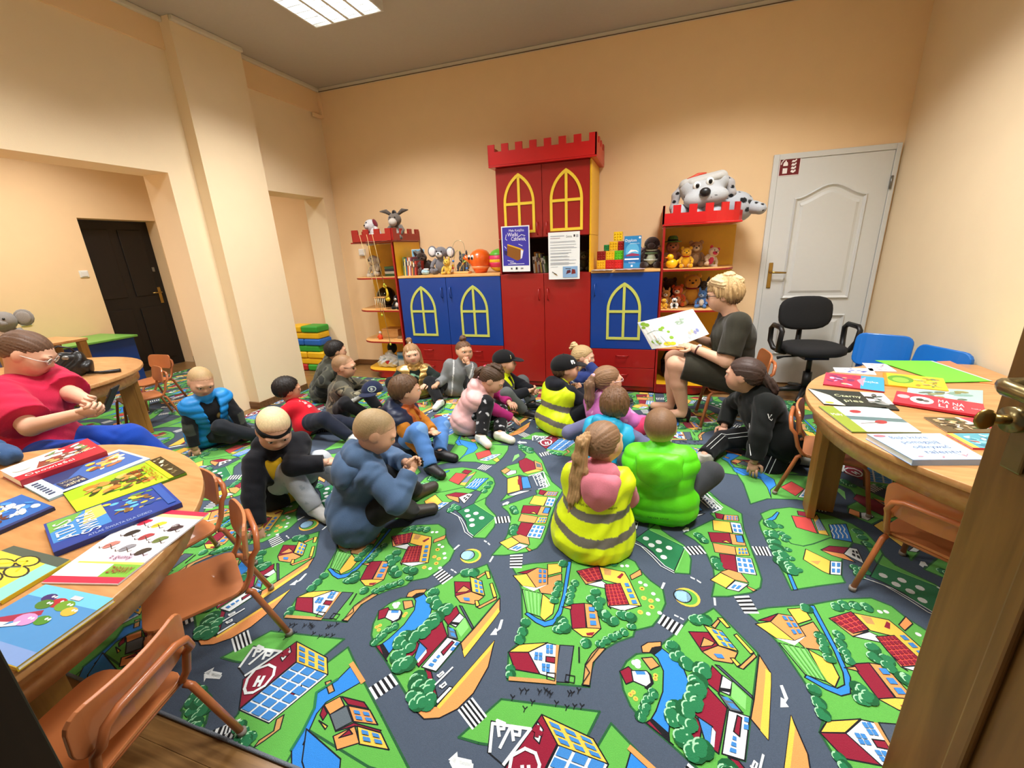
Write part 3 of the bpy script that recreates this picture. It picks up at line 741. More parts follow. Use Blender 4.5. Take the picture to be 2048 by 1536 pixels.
# ================================================================== castle cabinets along the back wall
RED = mat('red_laminate', '9c1512', 0.38, 0.02, coat=0.15); RED2 = mat('bright_red_laminate', 'c40f14', 0.35, 0.02, coat=0.2); BLU = mat('blue_laminate', '0b3c8e', 0.38, 0.02, coat=0.15)
YEL = mat('yellow_laminate', 'e3ac1c', 0.4, 0.03); YELT = mat('yellow_window_trim', 'f0cf3c', 0.4, 0.02); PALE = mat('pale_lime_trim', 'c3c85e', 0.4, 0.02); BEECH = mat_wood('beech_board', 'd9a05c', 'e8b876', 0.4, 3, (2, 10, 10)); DRED = mat('dark_red_edge', '6b0f10', 0.5)
FR = 4.08; BK = 4.612
def window_trim(parent, cx, z0, zs, zt, hw, m, y):
    """pointed-arch window outline of flat strips with a mullion and a bar"""
    w = 0.024
    def outline(d):
        h = hw - d; Ht = zt - d * 1.3 - zs; Rr = (h * h + Ht * Ht) / (2 * h); am = math.asin(min(1, Ht / Rr)); pts = [(-h, z0 + d), (h, z0 + d), (h, zs)]
        for k in range(1, 8): a = am * k / 8; pts.append((h - Rr + Rr * math.cos(a), zs + Rr * math.sin(a)))
        pts.append((0, zt - d * 1.3)); left = [(-p[0], p[1]) for p in pts[2:-1]][::-1]
        return pts + left
    o, i = outline(0), outline(w); n = len(o); mb = MB(); vs = [(p[0], 0, p[1]) for p in o] + [(p[0], 0, p[1]) for p in i] + [(p[0], -0.006, p[1]) for p in o] + [(p[0], -0.006, p[1]) for p in i]; fs = []
    for k in range(n):
        j = (k + 1) % n; fs += [(2 * n + k, 2 * n + j, 3 * n + j, 3 * n + k), (k, j, 2 * n + j, 2 * n + k), (n + j, n + k, 3 * n + k, 3 * n + j)]
    mb.add(vs, fs); mb.box(-w / 2, w / 2, -0.006, 0, z0 + w, zt - w * 1.4); zb = (z0 + zt) / 2
    mb.box(-hw + w, -w / 2, -0.006, 0, zb - w / 2, zb + w / 2).box(w / 2, hw - w, -0.006, 0, zb - w / 2, zb + w / 2)
    return mb.build('window_trim', m, parent, M=Tr(cx, y, 0), keep=1)
def pull(parent, x, z, m, horiz=False, y=FR):
    L = 0.055
    path = [(-L, 0, 0), (-L * 0.85, -0.024, 0), (0, -0.030, 0), (L * 0.85, -0.024, 0), (L, 0, 0)]
    if not horiz: path = [(0, p[1], p[0]) for p in path]
    return MB().tube(path, 0.0055, 8).build('handle', m, parent, M=Tr(x, y, z), keep=1)
def local(t): return t.location
def cab(name, label, x0, x1):
    t = thing(name, label, 'cabinet', ((x0 + x1) / 2, FR, 0)); return t
def carc(t, m, b, name='body', bev=0.002):
    c = t.location; return box(name, m, t, b[0] - c.x, b[1] - c.x, b[2] - c.y, b[3] - c.y, b[4], b[5], bev)
def front(t, m, x0, x1, z0, z1, name='door'): return carc(t, m, (x0 + 0.002, x1 - 0.002, FR, FR + 0.018, z0 + 0.002, z1 - 0.002), name)
def on(t, x): return x - t.location.x
# left blue cabinet
t = cab('castle_cabinet', 'low cabinet with two blue arched window doors over red drawers, left of the red tower', -2.61, -1.447)
carc(t, RED, (-2.61, -1.447, FR + 0.02, BK, 0.012, 1.138)); carc(t, DRED, (-2.61, -1.447, FR + 0.03, FR + 0.05, 0.008, 0.06), 'plinth')
carc(t, BEECH, (-2.612, -1.447, FR - 0.004, BK, 1.140, 1.162), 'top_board')
for x0, x1, wc, hx in ((-2.61, -2.05, -2.345, -2.103), (-2.05, -1.447, -1.75, -2.003)):
    d = front(t, BLU, x0, x1, 0.43, 1.138); window_trim(d, on(t, wc), 0.522, 0.80, 1.055, 0.155, PALE, 0.0); pull(d, on(t, hx), 0.985, BLU, y=0)
    for z0, z1 in ((0.245, 0.43), (0.06, 0.245)): d = front(t, RED, x0, x1, z0, z1, 'drawer'); pull(d, on(t, (x0 + x1) / 2), (z0 + z1) / 2 + 0.03, RED, True, 0)
# red tower
t = cab('castle_tower_cabinet', 'tall red castle tower cabinet with yellow arched windows and a battlement top', -1.445, -0.557)
carc(t, RED, (-1.445, -0.557, FR + 0.02, BK, 0.012, 1.150)); carc(t, DRED, (-1.445, -0.557, FR + 0.03, FR + 0.05, 0.008, 0.06), 'plinth')
carc(t, RED, (-1.445, -1.427, FR, BK, 1.151, 1.478), 'side_panel'); carc(t, YEL, (-0.575, -0.557, FR + 0.002, BK, 1.151, 1.478), 'side_panel')
carc(t, mat('dark_back_board', '3a2418', 0.7), (-1.427, -0.575, BK - 0.02, BK, 1.151, 1.478), 'back_board')
carc(t, RED, (-1.445, -0.574, FR + 0.02, BK, 1.480, 2.098), 'upper_body'); carc(t, YEL, (-0.573, -0.557, FR, BK, 1.480, 2.098), 'side_panel')
for x0, x1, wc, hx in ((-1.445, -1.005, -1.225, -1.054), (-1.005, -0.575, -0.783, -0.966)):
    d = front(t, RED, x0, x1 + (0.018 if x1 > -0.6 else 0), 0.06, 1.150); pull(d, on(t, hx), 0.955, RED, y=0)
    d = front(t, RED, x0, x1, 1.480, 2.098); window_trim(d, on(t, wc), 1.525, 1.79, 2.042, 0.15, YELT, 0.0); pull(d, on(t, hx), 1.56, RED, y=0)
def crenel(w0, w1, z0, zn, z1, n, thick, first=0.6):
    """profile (u, z) of a battlement strip"""
    W = w1 - w0; k = 2 * n - 1; e = W / k; pts = [(w0, z0), (w1, z0)]
    for i in range(k - 1, -1, -1):
        h = z1 if i % 2 == 0 else zn; pts += [(w0 + (i + 1) * e, h), (w0 + i * e, h)]
    return pts
def crown(t, plan, z0, zn, z1, counts, m, th=0.016):
    """battlement walls along a plan polyline (thing coordinates)"""
    mb = MB()
    for (a, b), n in zip(zip(plan[:-1], plan[1:]), counts):
        a = Vector((a[0], a[1], 0)); b = Vector((b[0], b[1], 0)); e = (b - a); L = e.length; e.normalize(); nn = Vector((-e.y, e.x, 0))
        Mx = Matrix(((e.x, 0, nn.x, a.x), (e.y, 0, nn.y, a.y), (0, 1, 0, 0), (0, 0, 0, 1)))
        mb.prism(crenel(0, L, z0, zn, z1, n, th) if n else [(0, z0), (L, z0), (L, z1), (0, z1)], 0, th, Mx)
    return mb.build('battlement', m, t, 0.0015)
ox, oy = t.location.x, t.location.y
carc(t, RED2, (-1.49, -0.512, 4.03, BK, 2.100, 2.114), 'crown_base')
crown(t, [(-1.49 - ox, BK - oy), (-1.49 - ox, 4.03 - oy), (-0.512 - ox, 4.03 - oy), (-0.512 - ox, BK - oy)], 2.115, 2.225, 2.285, [4, 8, 4], RED2)
def crown_curve(t, plan, z0, zn, z1, pitch, m, th=0.016):
    """battlement bent along a curved plan: merlon and gap alternate along the path"""
    P = [Vector((a[0], a[1])) for a in plan]; mb = MB(); s = 0.0
    for a, b in zip(P[:-1], P[1:]):
        e = b - a; L = e.length; e = e / L; nn = Vector((-e.y, e.x)); x = 0.0
        while x < L - 1e-5:
            nxt = (math.floor((s + x) / (pitch / 2) + 1e-6) + 1) * (pitch / 2) - s; y = min(L, nxt); h = z1 if int(math.floor((s + x) / (pitch / 2) + 1e-6)) % 2 == 0 else zn
            q = [a + e * x, a + e * y, a + e * y + nn * th, a + e * x + nn * th]; mb.prism([(v.x, v.y) for v in q], z0, h); x = y
        s += L
    return mb.build('battlement', m, t)
# right blue cabinet
t = cab('castle_cabinet', 'low cabinet with one blue arched window door over two red drawers, beside the reader', -0.555, 0.052)
carc(t, RED, (-0.555, 0.052, FR + 0.02, BK, 0.012, 1.138)); carc(t, DRED, (-0.555, 0.052, FR + 0.03, FR + 0.05, 0.008, 0.06), 'plinth'); carc(t, BEECH, (-0.555, 0.052, FR - 0.004, BK, 1.140, 1.162), 'top_board')
d = front(t, BLU, -0.555, 0.05, 0.43, 1.138); window_trim(d, on(t, -0.25), 0.522, 0.80, 1.052, 0.155, PALE, 0.0); pull(d, on(t, -0.517), 0.99, BLU, y=0)
for z0, z1 in ((0.245, 0.43), (0.06, 0.245)): d = front(t, RED, -0.555, 0.05, z0, z1, 'drawer'); pull(d, on(t, -0.25), (z0 + z1) / 2 + 0.03, RED, True, 0)
# corner shelves
def rounded(x0, x1, sgn):
    """plan outline of a shelf: straight at the cabinet, rounded free corner (thing frame, +y to the wall)"""
    W = abs(x1 - x0); pts = [(0, 0), (W * 0.58, 0)]
    for i in range(1, 9):
        a = math.radians(90 * i / 8); pts.append((W * 0.58 + W * 0.36 * math.sin(a), 0.26 * (1 - math.cos(a))))
    pts += [(W, BK - FR - 0.02), (0, BK - FR - 0.02)]
    return [(x0 + sgn * p[0], FR + p[1]) for p in pts]
def corner_shelf(label, xs, xe, side_m):
    sgn = 1 if xe > xs else -1; t = thing('corner_shelf', label, 'shelf', (xs, FR, 0))
    sx = sorted((xs, xs + sgn * 0.018)); carc(t, side_m, (sx[0], sx[1], FR, BK - 0.02, 0.012, 1.512), 'side_panel')
    bx = sorted((xs, xe)); carc(t, YEL, (bx[0], bx[1], BK - 0.018, BK, 0.012, 1.512), 'back_panel')
    for z in (0.10, 0.445, 0.80, 1.155):
        pl = [(p[0] - xs, p[1] - FR) for p in rounded(xs + sgn * 0.019, xe - sgn * 0.002, sgn)]
        s = MB().prism(pl, z - 0.018, z).build('shelf_board', BEECH if z > .2 else YEL, t)
        cx = sum(p[0] for p in pl) / len(pl); e = [(p[0], p[1] - 0.0, 0) for p in pl[:-1]]
        mb = MB(); pts = [Vector((p[0], p[1], 0)) for p in pl[:-1]]
        for a, b in zip(pts[:-1], pts[1:]):
            d = (b - a).normalized(); nn = Vector((d.y, -d.x, 0)) * (0.003 * sgn); mb.add([a + nn + Vector((0, 0, z - 0.019)), b + nn + Vector((0, 0, z - 0.019)), b + nn + Vector((0, 0, z - 0.003)), a + nn + Vector((0, 0, z - 0.003)), a + Vector((0, 0, z - 0.019)), b + Vector((0, 0, z - 0.019)), b + Vector((0, 0, z - 0.003)), a + Vector((0, 0, z - 0.003))], [(0, 1, 2, 3), (7, 6, 5, 4), (3, 2, 6, 7), (0, 4, 5, 1)])
        mb.build('edge_strip', RED, s)
    pl = [(p[0] - xs, p[1] - FR) for p in rounded(xs + sgn * 0.019, xs + sgn * abs(xe - xs) * 0.8, sgn)]
    MB().prism(pl, 0.012, 0.08).build('plinth', RED, t)
    return t
tr_ = corner_shelf('red and yellow corner shelf with rounded boards, right of the cabinets', 0.056, 0.70, RED)
carc(tr_, RED2, (0.05, 0.66, FR - 0.01, BK, 1.514, 1.528), 'crown_base')
pl = [(-0.012, BK - FR), (-0.012, -0.012), (0.33, -0.012)] + [(0.33 + 0.30 * math.sin(math.radians(a)), -0.012 + 0.2 * (1 - math.cos(math.radians(a)))) for a in (15, 30, 45, 60, 75, 90)] + [(0.64, BK - FR)]
crown_curve(tr_, pl, 1.529, 1.612, 1.675, 0.125, RED2)
tl_ = corner_shelf('red and yellow corner shelf with rounded boards, left end by the doorway', -2.632, -3.30, RED)
carc(tl_, YEL, (-2.6135, -2.613, FR, BK, 1.165, 1.512), 'side_face'); carc(tl_, RED, (-3.14, -2.62, FR - 0.01, BK, 1.514, 1.528), 'crown_base')
crown(tl_, [(-0.56, BK - FR), (-0.53, 0.10), (-0.46, -0.012), (0.014, -0.012), (0.014, BK - FR)][::-1], 1.529, 1.60, 1.65, [4, 4, 1, 3], RED)
# ================================================================== tables
TW = mat_wood('table_beech', 'b8814c', 'cb9862', 0.35, 3.0, (2, 12, 12), coat=0.15); TE = mat_wood('table_edge', 'b0712f', 'c98a45', 0.4, 3, (3, 3, 3)); LEGW = mat_wood('table_leg_wood', '8f6226', 'ab7a38', 0.45, 3, (9, 9, 1))
ZT = 0.62
def table(label, cx, cy, r, a0, a1, legs, inset=0.0):
    """round or half-round table: outline angles a0..a1 in degrees"""
    t = thing('round_table', label, 'table', (cx, cy, 0))
    def ol(rr): return arc(0, 0, rr, a0, a1, 48)[:(48 if a1 - a0 >= 360 else 49)]
    MB().prism(ol(r), ZT - 0.026, ZT, sm=True).build('table_top', TW, t, 0.003)
    o, i = ol(r - 0.045), ol(r - 0.063); n = len(o); vs = [(p[0], p[1], z) for z in (ZT - 0.115, ZT - 0.027) for p in o + i]; fs = []
    full = a1 - a0 >= 360
    for k in range(n if full else n - 1):
        j = (k + 1) % n; fs += [(k, j, 2 * n + j, 2 * n + k), (n + j, n + k, 3 * n + k, 3 * n + j), (j, k, n + k, n + j), (2 * n + k, 2 * n + j, 3 * n + j, 3 * n + k)]
    MB().add(vs, fs, True).build('apron', TW, t)
    for a in legs:
        Mx = Rz(math.radians(a)); mb = MB(); d = r - 0.07 - inset
        # V-shaped leg of two boards meeting at the apron
        mb.box(d - 0.035, d, -0.065, 0.065, 0.008, ZT - 0.03, Mx); mb.box(d - 0.13, d - 0.035, -0.065, -0.035, 0.008, ZT - 0.03, Mx)
        mb.build('leg', LEGW, t, 0.003)
    return t
table('half-round wooden table covered with picture books against the right wall', 1.69, 2.155, 0.955, 82, 278, (97, 172, 255))
table('round wooden table with picture books at the left front', -2.07, 0.23, 0.90, 0, 180, (24, 90, 156), 0.34)
table('round wooden table with a black handbag on it in the wide opening', -4.47, 1.60, 0.84, 0, 360, (62, 140, 240, 320))
# ================================================================== small orange chairs
ORP = mat('orange_chair_paint', 'bf7444', 0.38, 0.05, 12, coat=0.2); ORT = mat('orange_tube_paint', 'ad6438', 0.35, 0.06, 20, coat=0.2); GLIDE = mat('glide_grey', '8a8078', 0.6)
def bent_panel(w, h, thick, curve, r=0.04):
    """plywood back or seat board, width along x, height along z, gently dished along y"""
    n = 10; pts = []
    for cx, cz, a0 in ((w / 2 - r, h / 2 - r, 0), (-w / 2 + r, h / 2 - r, 90), (-w / 2 + r, -h / 2 + r, 180), (w / 2 - r, -h / 2 + r, 270)):
        pts += [(cx + r * math.cos(math.radians(a0 + 90 * i / 4)), cz + r * math.sin(math.radians(a0 + 90 * i / 4))) for i in range(5)]
    bm = bmesh.new(); vs = [bm.verts.new((p[0], 0, p[1])) for p in pts]; f = bm.faces.new(vs)
    for k in range(-4, 5): bmesh.ops.bisect_plane(bm, geom=bm.verts[:] + bm.edges[:] + bm.faces[:], plane_co=(k * w / 10, 0, 0), plane_no=(1, 0, 0))
    ex = bmesh.ops.extrude_face_region(bm, geom=bm.faces[:])
    for v in ex['geom']:
        if isinstance(v, bmesh.types.BMVert): v.co.y += thick
    for v in bm.verts: v.co.y += -curve * (1 - (2 * v.co.x / w) ** 2)
    bmesh.ops.recalc_face_normals(bm, faces=bm.faces[:])
    mb = MB(); bm.verts.index_update(); mb.add([v.co[:] for v in bm.verts], [[v.index for v in f.verts] for f in bm.faces]); bm.free(); return mb
def make_chair(label, k=1.0):
    """child's chair: faces -y (front), back at +y"""
    t = thing('kids_chair', label, 'chair', group='small orange wooden chairs with tube frames')
    sh = 0.272 * k; w = 0.29 * k; d = 0.285 * k; bh = 0.505 * k
    bent_panel(w, d, 0.011, 0.006, 0.045).build('seat', ORP, t, 0.002, Tr(0, 0, sh) @ Matrix.Rotation(math.radians(-90), 4, 'X'))
    bent_panel(w * 1.02, 0.14 * k, 0.011, -0.022, 0.04).build('backrest', ORP, t, 0.002, Tr(0, d * 0.5 + 0.022, bh - 0.07 * k) @ Matrix.Rotation(math.radians(-8), 4, 'X'))
    fx = w / 2 - 0.02; rr = 0.0105
    for s in (-1, 1):
        x = s * fx
        MB().tube([(x * 1.25, -d * 0.62, 0.012), (x * 1.03, -d * 0.48, sh - 0.035), (x, -d * 0.42, sh - 0.017), (x, -d * 0.2, sh - 0.014), (x, d * 0.42, sh - 0.014)], rr, 10).build('leg', ORT, t)
        MB().tube([(x * 1.25, d * 0.82, 0.012), (x * 1.03, d * 0.56, sh - 0.03), (x, d * 0.5, sh - 0.02)], rr, 10).build('leg', ORT, t)
        for y in (-d * 0.62, d * 0.82): MB().cyl((x * 1.25, y, 0.007), (x * 1.25, y, 0.024), 0.013, 10).build('foot_cap', GLIDE, t)
    half = [(fx, d * 0.40, sh - 0.014), (fx, d * 0.5, sh - 0.006), (fx, d * 0.58, sh + 0.03), (fx, d * 0.60 + 0.014, sh + 0.10), (fx * 0.98, d * 0.62 + 0.030, bh - 0.11), (fx * 0.86, d * 0.62 + 0.038, bh - 0.07), (fx * 0.6, d * 0.62 + 0.042, bh - 0.055)]
    MB().tube(half + [(-p[0], p[1], p[2]) for p in half[::-1]], rr, 10).build('back_arch', ORT, t)
    MB().tube([(-fx, -d * 0.40, sh - 0.014), (fx, -d * 0.40, sh - 0.014)], rr * 0.9, 8).build('cross_rail', ORT, t); MB().tube([(-fx, d * 0.45, sh - 0.016), (fx, d * 0.45, sh - 0.016)], rr * 0.9, 8).build('cross_rail', ORT, t)
    return t
_ch = [None]
def place_chair(label, x, y, rz, k=1.0):
    if _ch[0] is None: _ch[0] = make_chair(label); c = _ch[0]
    else: c = copy_tree(_ch[0])
    c.location = (x, y, 0.002); c.rotation_euler = (0, 0, math.radians(rz)); c.scale = (k, k, k); c['label'] = label; return c
CHAIRS = [('orange child chair in the left foreground, its back towards the door', -1.31, 0.389, -76, 1.0),
          ('orange child chair at the left table, second from the door', -1.517, 0.807, -32, 1.0),
          ('orange child chair on the far side of the left table, furthest from the door', -1.925, 0.987, -9.6, 1.0),
          ('orange child chair in the right foreground pushed under the half-round table', 1.104, 1.777, 135.4, 1.0),
          ('orange child chair at the left end of the half-round table, behind its leg', 0.98, 2.50, 72, 1.0),
          ('orange child chair by the handbag table, nearest the carpet', -4.33, 2.377, -19, 1.0),
          ('orange child chair standing nearest the dark door', -4.83, 2.76, 3, 1.0),
          ('orange child chair carrying the person who reads aloud', 0.60, 3.44, -90, 1.16)]
for c in CHAIRS: place_chair(*c)
# ================================================================== office chair by the white door
BLKF = mat('black_upholstery', '191a1c', 0.9, 0.12, 300, bump=0.4, bscale=500); BLKP = mat('black_plastic', '101012', 0.45, 0.05)
oc = thing('office_chair', 'black swivel office chair with loop armrests in front of the white door', 'chair', (1.30, 4.10, 0), math.radians(8))
def pad(w, d, h, pw=2.6):
    """cushion with rounded plan and edge"""
    mb = MB(); n = 28; rings = [(0.90, 0), (0.985, h * 0.18), (1.0, h * 0.5), (0.97, h * 0.82), (0.86, h * 0.97), (0.45, h * 1.04), (0.01, h * 1.06)]; vs = []
    for s, z in rings:
        for k in range(n):
            a = 2 * math.pi * k / n; c, sn = math.cos(a), math.sin(a); q = (abs(c) ** pw + abs(sn) ** pw) ** (-1 / pw); vs.append((w / 2 * s * c * q, d / 2 * s * sn * q, z))
    fs = [(i * n + k, i * n + (k + 1) % n, (i + 1) * n + (k + 1) % n, (i + 1) * n + k) for i in range(len(rings) - 1) for k in range(n)] + [tuple(range(n))[::-1], tuple(range((len(rings) - 1) * n, len(rings) * n))]
    return mb.add(vs, fs, True)
pad(0.46, 0.44, 0.075).build('seat', BLKF, oc, M=Tr(0, 0, 0.44)); pad(0.42, 0.29, 0.06, 3.2).build('backrest', BLKF, oc, M=Tr(0, 0.235, 0.74) @ Matrix.Rotation(math.radians(84), 4, 'X'))
MB().tube([(0, 0.02, 0.425), (0, 0.2, 0.42), (0, 0.265, 0.46), (0, 0.262, 0.72)], [0.02, 0.024, 0.024, 0.02], 8).build('back_bracket', BLKP, oc)
MB().cyl((0, 0, 0.10), (0, 0, 0.27), 0.034, 14).cyl((0, 0, 0.27), (0, 0, 0.44), 0.02, 12).box(-0.09, 0.09, -0.11, 0.11, 0.40, 0.44).build('gas_column', BLKP, oc)
MB().tube([(-0.1, -0.02, 0.415), (-0.22, -0.03, 0.41), (-0.27, -0.03, 0.40)], [0.007, 0.007, 0.014], 8).build('lever', BLKP, oc)
for s in (-1, 1):
    lp = [(s * 0.21, 0.08, 0.445), (s * 0.27, 0.07, 0.46), (s * 0.285, 0.02, 0.54), (s * 0.285, -0.0, 0.64), (s * 0.285, 0.03, 0.665), (s * 0.285, 0.17, 0.665), (s * 0.285, 0.215, 0.63), (s * 0.285, 0.21, 0.52), (s * 0.27, 0.17, 0.465), (s * 0.24, 0.13, 0.45)]
    MB().tube([(p[0], p[1] - 0.09, p[2]) for p in lp], 0.021, 8, closed=True).build('armrest', BLKP, oc)
for k in range(5):
    a = math.radians(72 * k + 20); c, s = math.cos(a), math.sin(a); lg = MB().tube([(0.02 * c, 0.02 * s, 0.115), (0.15 * c, 0.15 * s, 0.10), (0.27 * c, 0.27 * s, 0.078)], [0.026, 0.022, 0.016], 8).build('base_leg', BLKP, oc)
    MB().cyl((0.27 * c - 0.02 * s, 0.27 * s + 0.02 * c, 0.034), (0.27 * c + 0.02 * s, 0.27 * s - 0.02 * c, 0.034), 0.026, 12).build('caster', BLKP, lg)
# ================================================================== blue plastic child chairs
BLP = mat('blue_plastic', '0f6cc4', 0.35, 0.02, coat=0.1)
def blue_chair(label, x, y, rz):
    t = thing('plastic_chair', label, 'chair', (x, y, 0), math.radians(rz), group='blue plastic chairs by the right wall')
    bent_panel(0.33, 0.24, 0.028, 0.02, 0.055).build('backrest', BLP, t, 0.008, Tr(0, 0.13, 0.555) @ Matrix.Rotation(math.radians(-12), 4, 'X'))
    bent_panel(0.31, 0.28, 0.025, 0.006, 0.05).build('seat', BLP, t, 0.006, Tr(0, 0, 0.30) @ Matrix.Rotation(math.radians(-90), 4, 'X'))
    for s in (-1, 1):
        MB().tube([(s * 0.11, 0.12, 0.29), (s * 0.115, 0.135, 0.36), (s * 0.115, 0.155, 0.45)], 0.02, 8).build('back_post', BLP, t)
        for y0, y1 in ((-0.11, -0.15), (0.11, 0.17)): MB().tube([(s * 0.12, y0, 0.295), (s * 0.145, y1, 0.011)], [0.022, 0.016], 8).build('leg', BLP, t)
    return t
blue_chair('blue plastic chair standing against the white door side of the right wall', 1.55, 3.60, -30); blue_chair('blue plastic chair tucked nearer the right wall behind the table', 1.62, 3.24, -66)
# ================================================================== foam bricks stacked in the corner doorway
FOAM = {k: mat('foam_' + k, c, 0.55, 0.03, 30, coat=0.1) for k, c in (('yellow', 'e8b510'), ('green', '2f9a2c'), ('blue', '1c62b8'), ('red', 'b31d1d'))}
def foam(cn, label, x0, x1, y0, y1, z0, z1):
    t = thing('foam_brick', label, 'foam brick', ((x0 + x1) / 2, (y0 + y1) / 2, z0), group='stacked foam bricks'); hx, hy = (x1 - x0) / 2 - 0.002, (y1 - y0) / 2 - 0.002
    MB().box(-hx, hx, -hy, hy, 0, z1 - z0 - 0.001).build('block', FOAM[cn], t, 0.02, seg=3)
    MB().tube([(hx * 0.999, -hy * 0.6, (z1 - z0) * 0.5), (hx * 1.0, hy * 0.6, (z1 - z0) * 0.5)], 0.0025, 6).build('seam', FOAM[cn], t)
zs = 0.083
rows_ = [[('red', 0), ('green', 1)], [('yellow', 2)], [('yellow', 0), ('yellow', 1)], [('green', 2)], [('blue', 0), ('blue', 1)], [('yellow', 2)], [('yellow', 0), ('green', 1)]]
span = {0: (-4.42, -4.19), 1: (-4.19, -3.93), 2: (-4.40, -3.96)}; side = {0: ' on the left', 1: ' on the right', 2: ''}; lv_ = ['bottom', 'second', 'third', 'fourth', 'fifth', 'sixth', 'top']
for i, rw in enumerate(rows_):
    for cn, k in rw:
        lb = '%s foam brick%s in the %s layer of the stack from the floor' % (cn, side[k], lv_[i]); dx = .012 * ((i * 7) % 3 - 1)
        foam(cn, lb, span[k][0] + dx, span[k][1] + dx, 4.215 + .01 * (i % 2), 4.44, 0.001 + i * zs, 0.001 + (i + 1) * zs)
# ================================================================== things in the next room
GRN = mat('green_laminate', '6ea848', 0.4); DKB = mat('dark_interior', '1a1c22', 0.7)
bb = thing('blue_bench_box', 'blue toy chest with a green top beside the dark door', 'chest', (-6.08, 2.95, 0))
box('body', BLU, bb, -0.3, 0.3, -0.72, 0.36, 0.008, 0.60, 0.004); box('lid', GRN, bb, -0.33, 0.33, -0.75, 0.39, 0.602, 0.625, 0.004)
wt = thing('small_table', 'small square wooden table against the far left wall', 'table', (-5.50, 2.30, 0)); box('table_top', TW, wt, -0.25, 0.25, -0.3, 0.32, 0.72, 0.745, 0.004)
for sx in (-0.21, 0.21):
    for sy in (-0.26, 0.28): box('leg', LEGW, wt, sx - 0.03, sx + 0.03, sy - 0.03, sy + 0.03, 0.008, 0.719, 0.003)

# ================================================================== people: smooth continuous surfaces grown round posed joints
f32 = np.float32
def V3(*a): return np.array(a, f32)
def nrm(v): v = np.asarray(v, f32); return v / max(1e-6, float(np.linalg.norm(v)))
class Field:
    """signed distance field: smooth union of tapered capsules and ellipsoids, then cuts"""
    def __init__(s, k=0.02): s.pr = []; s.cut = []; s.k = k; s.disp = None; s.lo = np.full(3, 1e9); s.hi = np.full(3, -1e9)
    def _b(s, p, r): s.lo = np.minimum(s.lo, np.asarray(p) - r); s.hi = np.maximum(s.hi, np.asarray(p) + r)
    def cone(s, a, b, ra, rb, plane=None, k=None):
        a = np.asarray(a, f32); b = np.asarray(b, f32); s.pr.append(('c', a, b, ra, rb, plane, k)); s._b(a, ra); s._b(b, rb); return s
    def ell(s, c, r, B=None, k=None, sub=False):
        c = np.asarray(c, f32); B = np.eye(3, dtype=f32) if B is None else np.asarray(B, f32); s.pr.append(('e', c, np.asarray(r, f32), B, sub, None, k))
        if not sub: s._b(c, max(r))
        return s
    def __call__(s, p):
        d = None
        for q in s.pr:
            if q[0] == 'm': d = np.maximum(d, q[1](p)); continue
            if q[0] == 'c':
                a, b, ra, rb, plane = q[1:6]; ab = b - a; L2 = float(ab @ ab) + 1e-9; pa = p - a; t = np.clip(pa @ ab / L2, 0, 1)
                e = pa - t[:, None] * ab; x = np.sqrt(np.einsum('ij,ij->i', e, e)) - (ra + (rb - ra) * t)
                if plane is not None: x = np.maximum(x, (p - plane[0]) @ plane[1])
                sub = False
            else:
                c, r, B, sub = q[1:5]; l = (p - c) @ B.T; k0 = np.sqrt(np.einsum('ij,ij->i', l / r, l / r)); g = l / (r * r); k1 = np.sqrt(np.einsum('ij,ij->i', g, g)) + 1e-6; x = k0 * (k0 - 1) / k1
            k = q[6] or s.k
            if sub:
                h = np.clip(0.5 - 0.5 * (d + x) / k, 0, 1); d = d * (1 - h) - x * h + k * h * (1 - h)
            elif d is None: d = x
            else:
                h = np.clip(0.5 + 0.5 * (x - d) / k, 0, 1); d = x * (1 - h) + d * h - k * h * (1 - h)
        if s.disp is not None: d = d + s.disp(p)
        for c in s.cut: d = np.maximum(d, c(p))
        return d
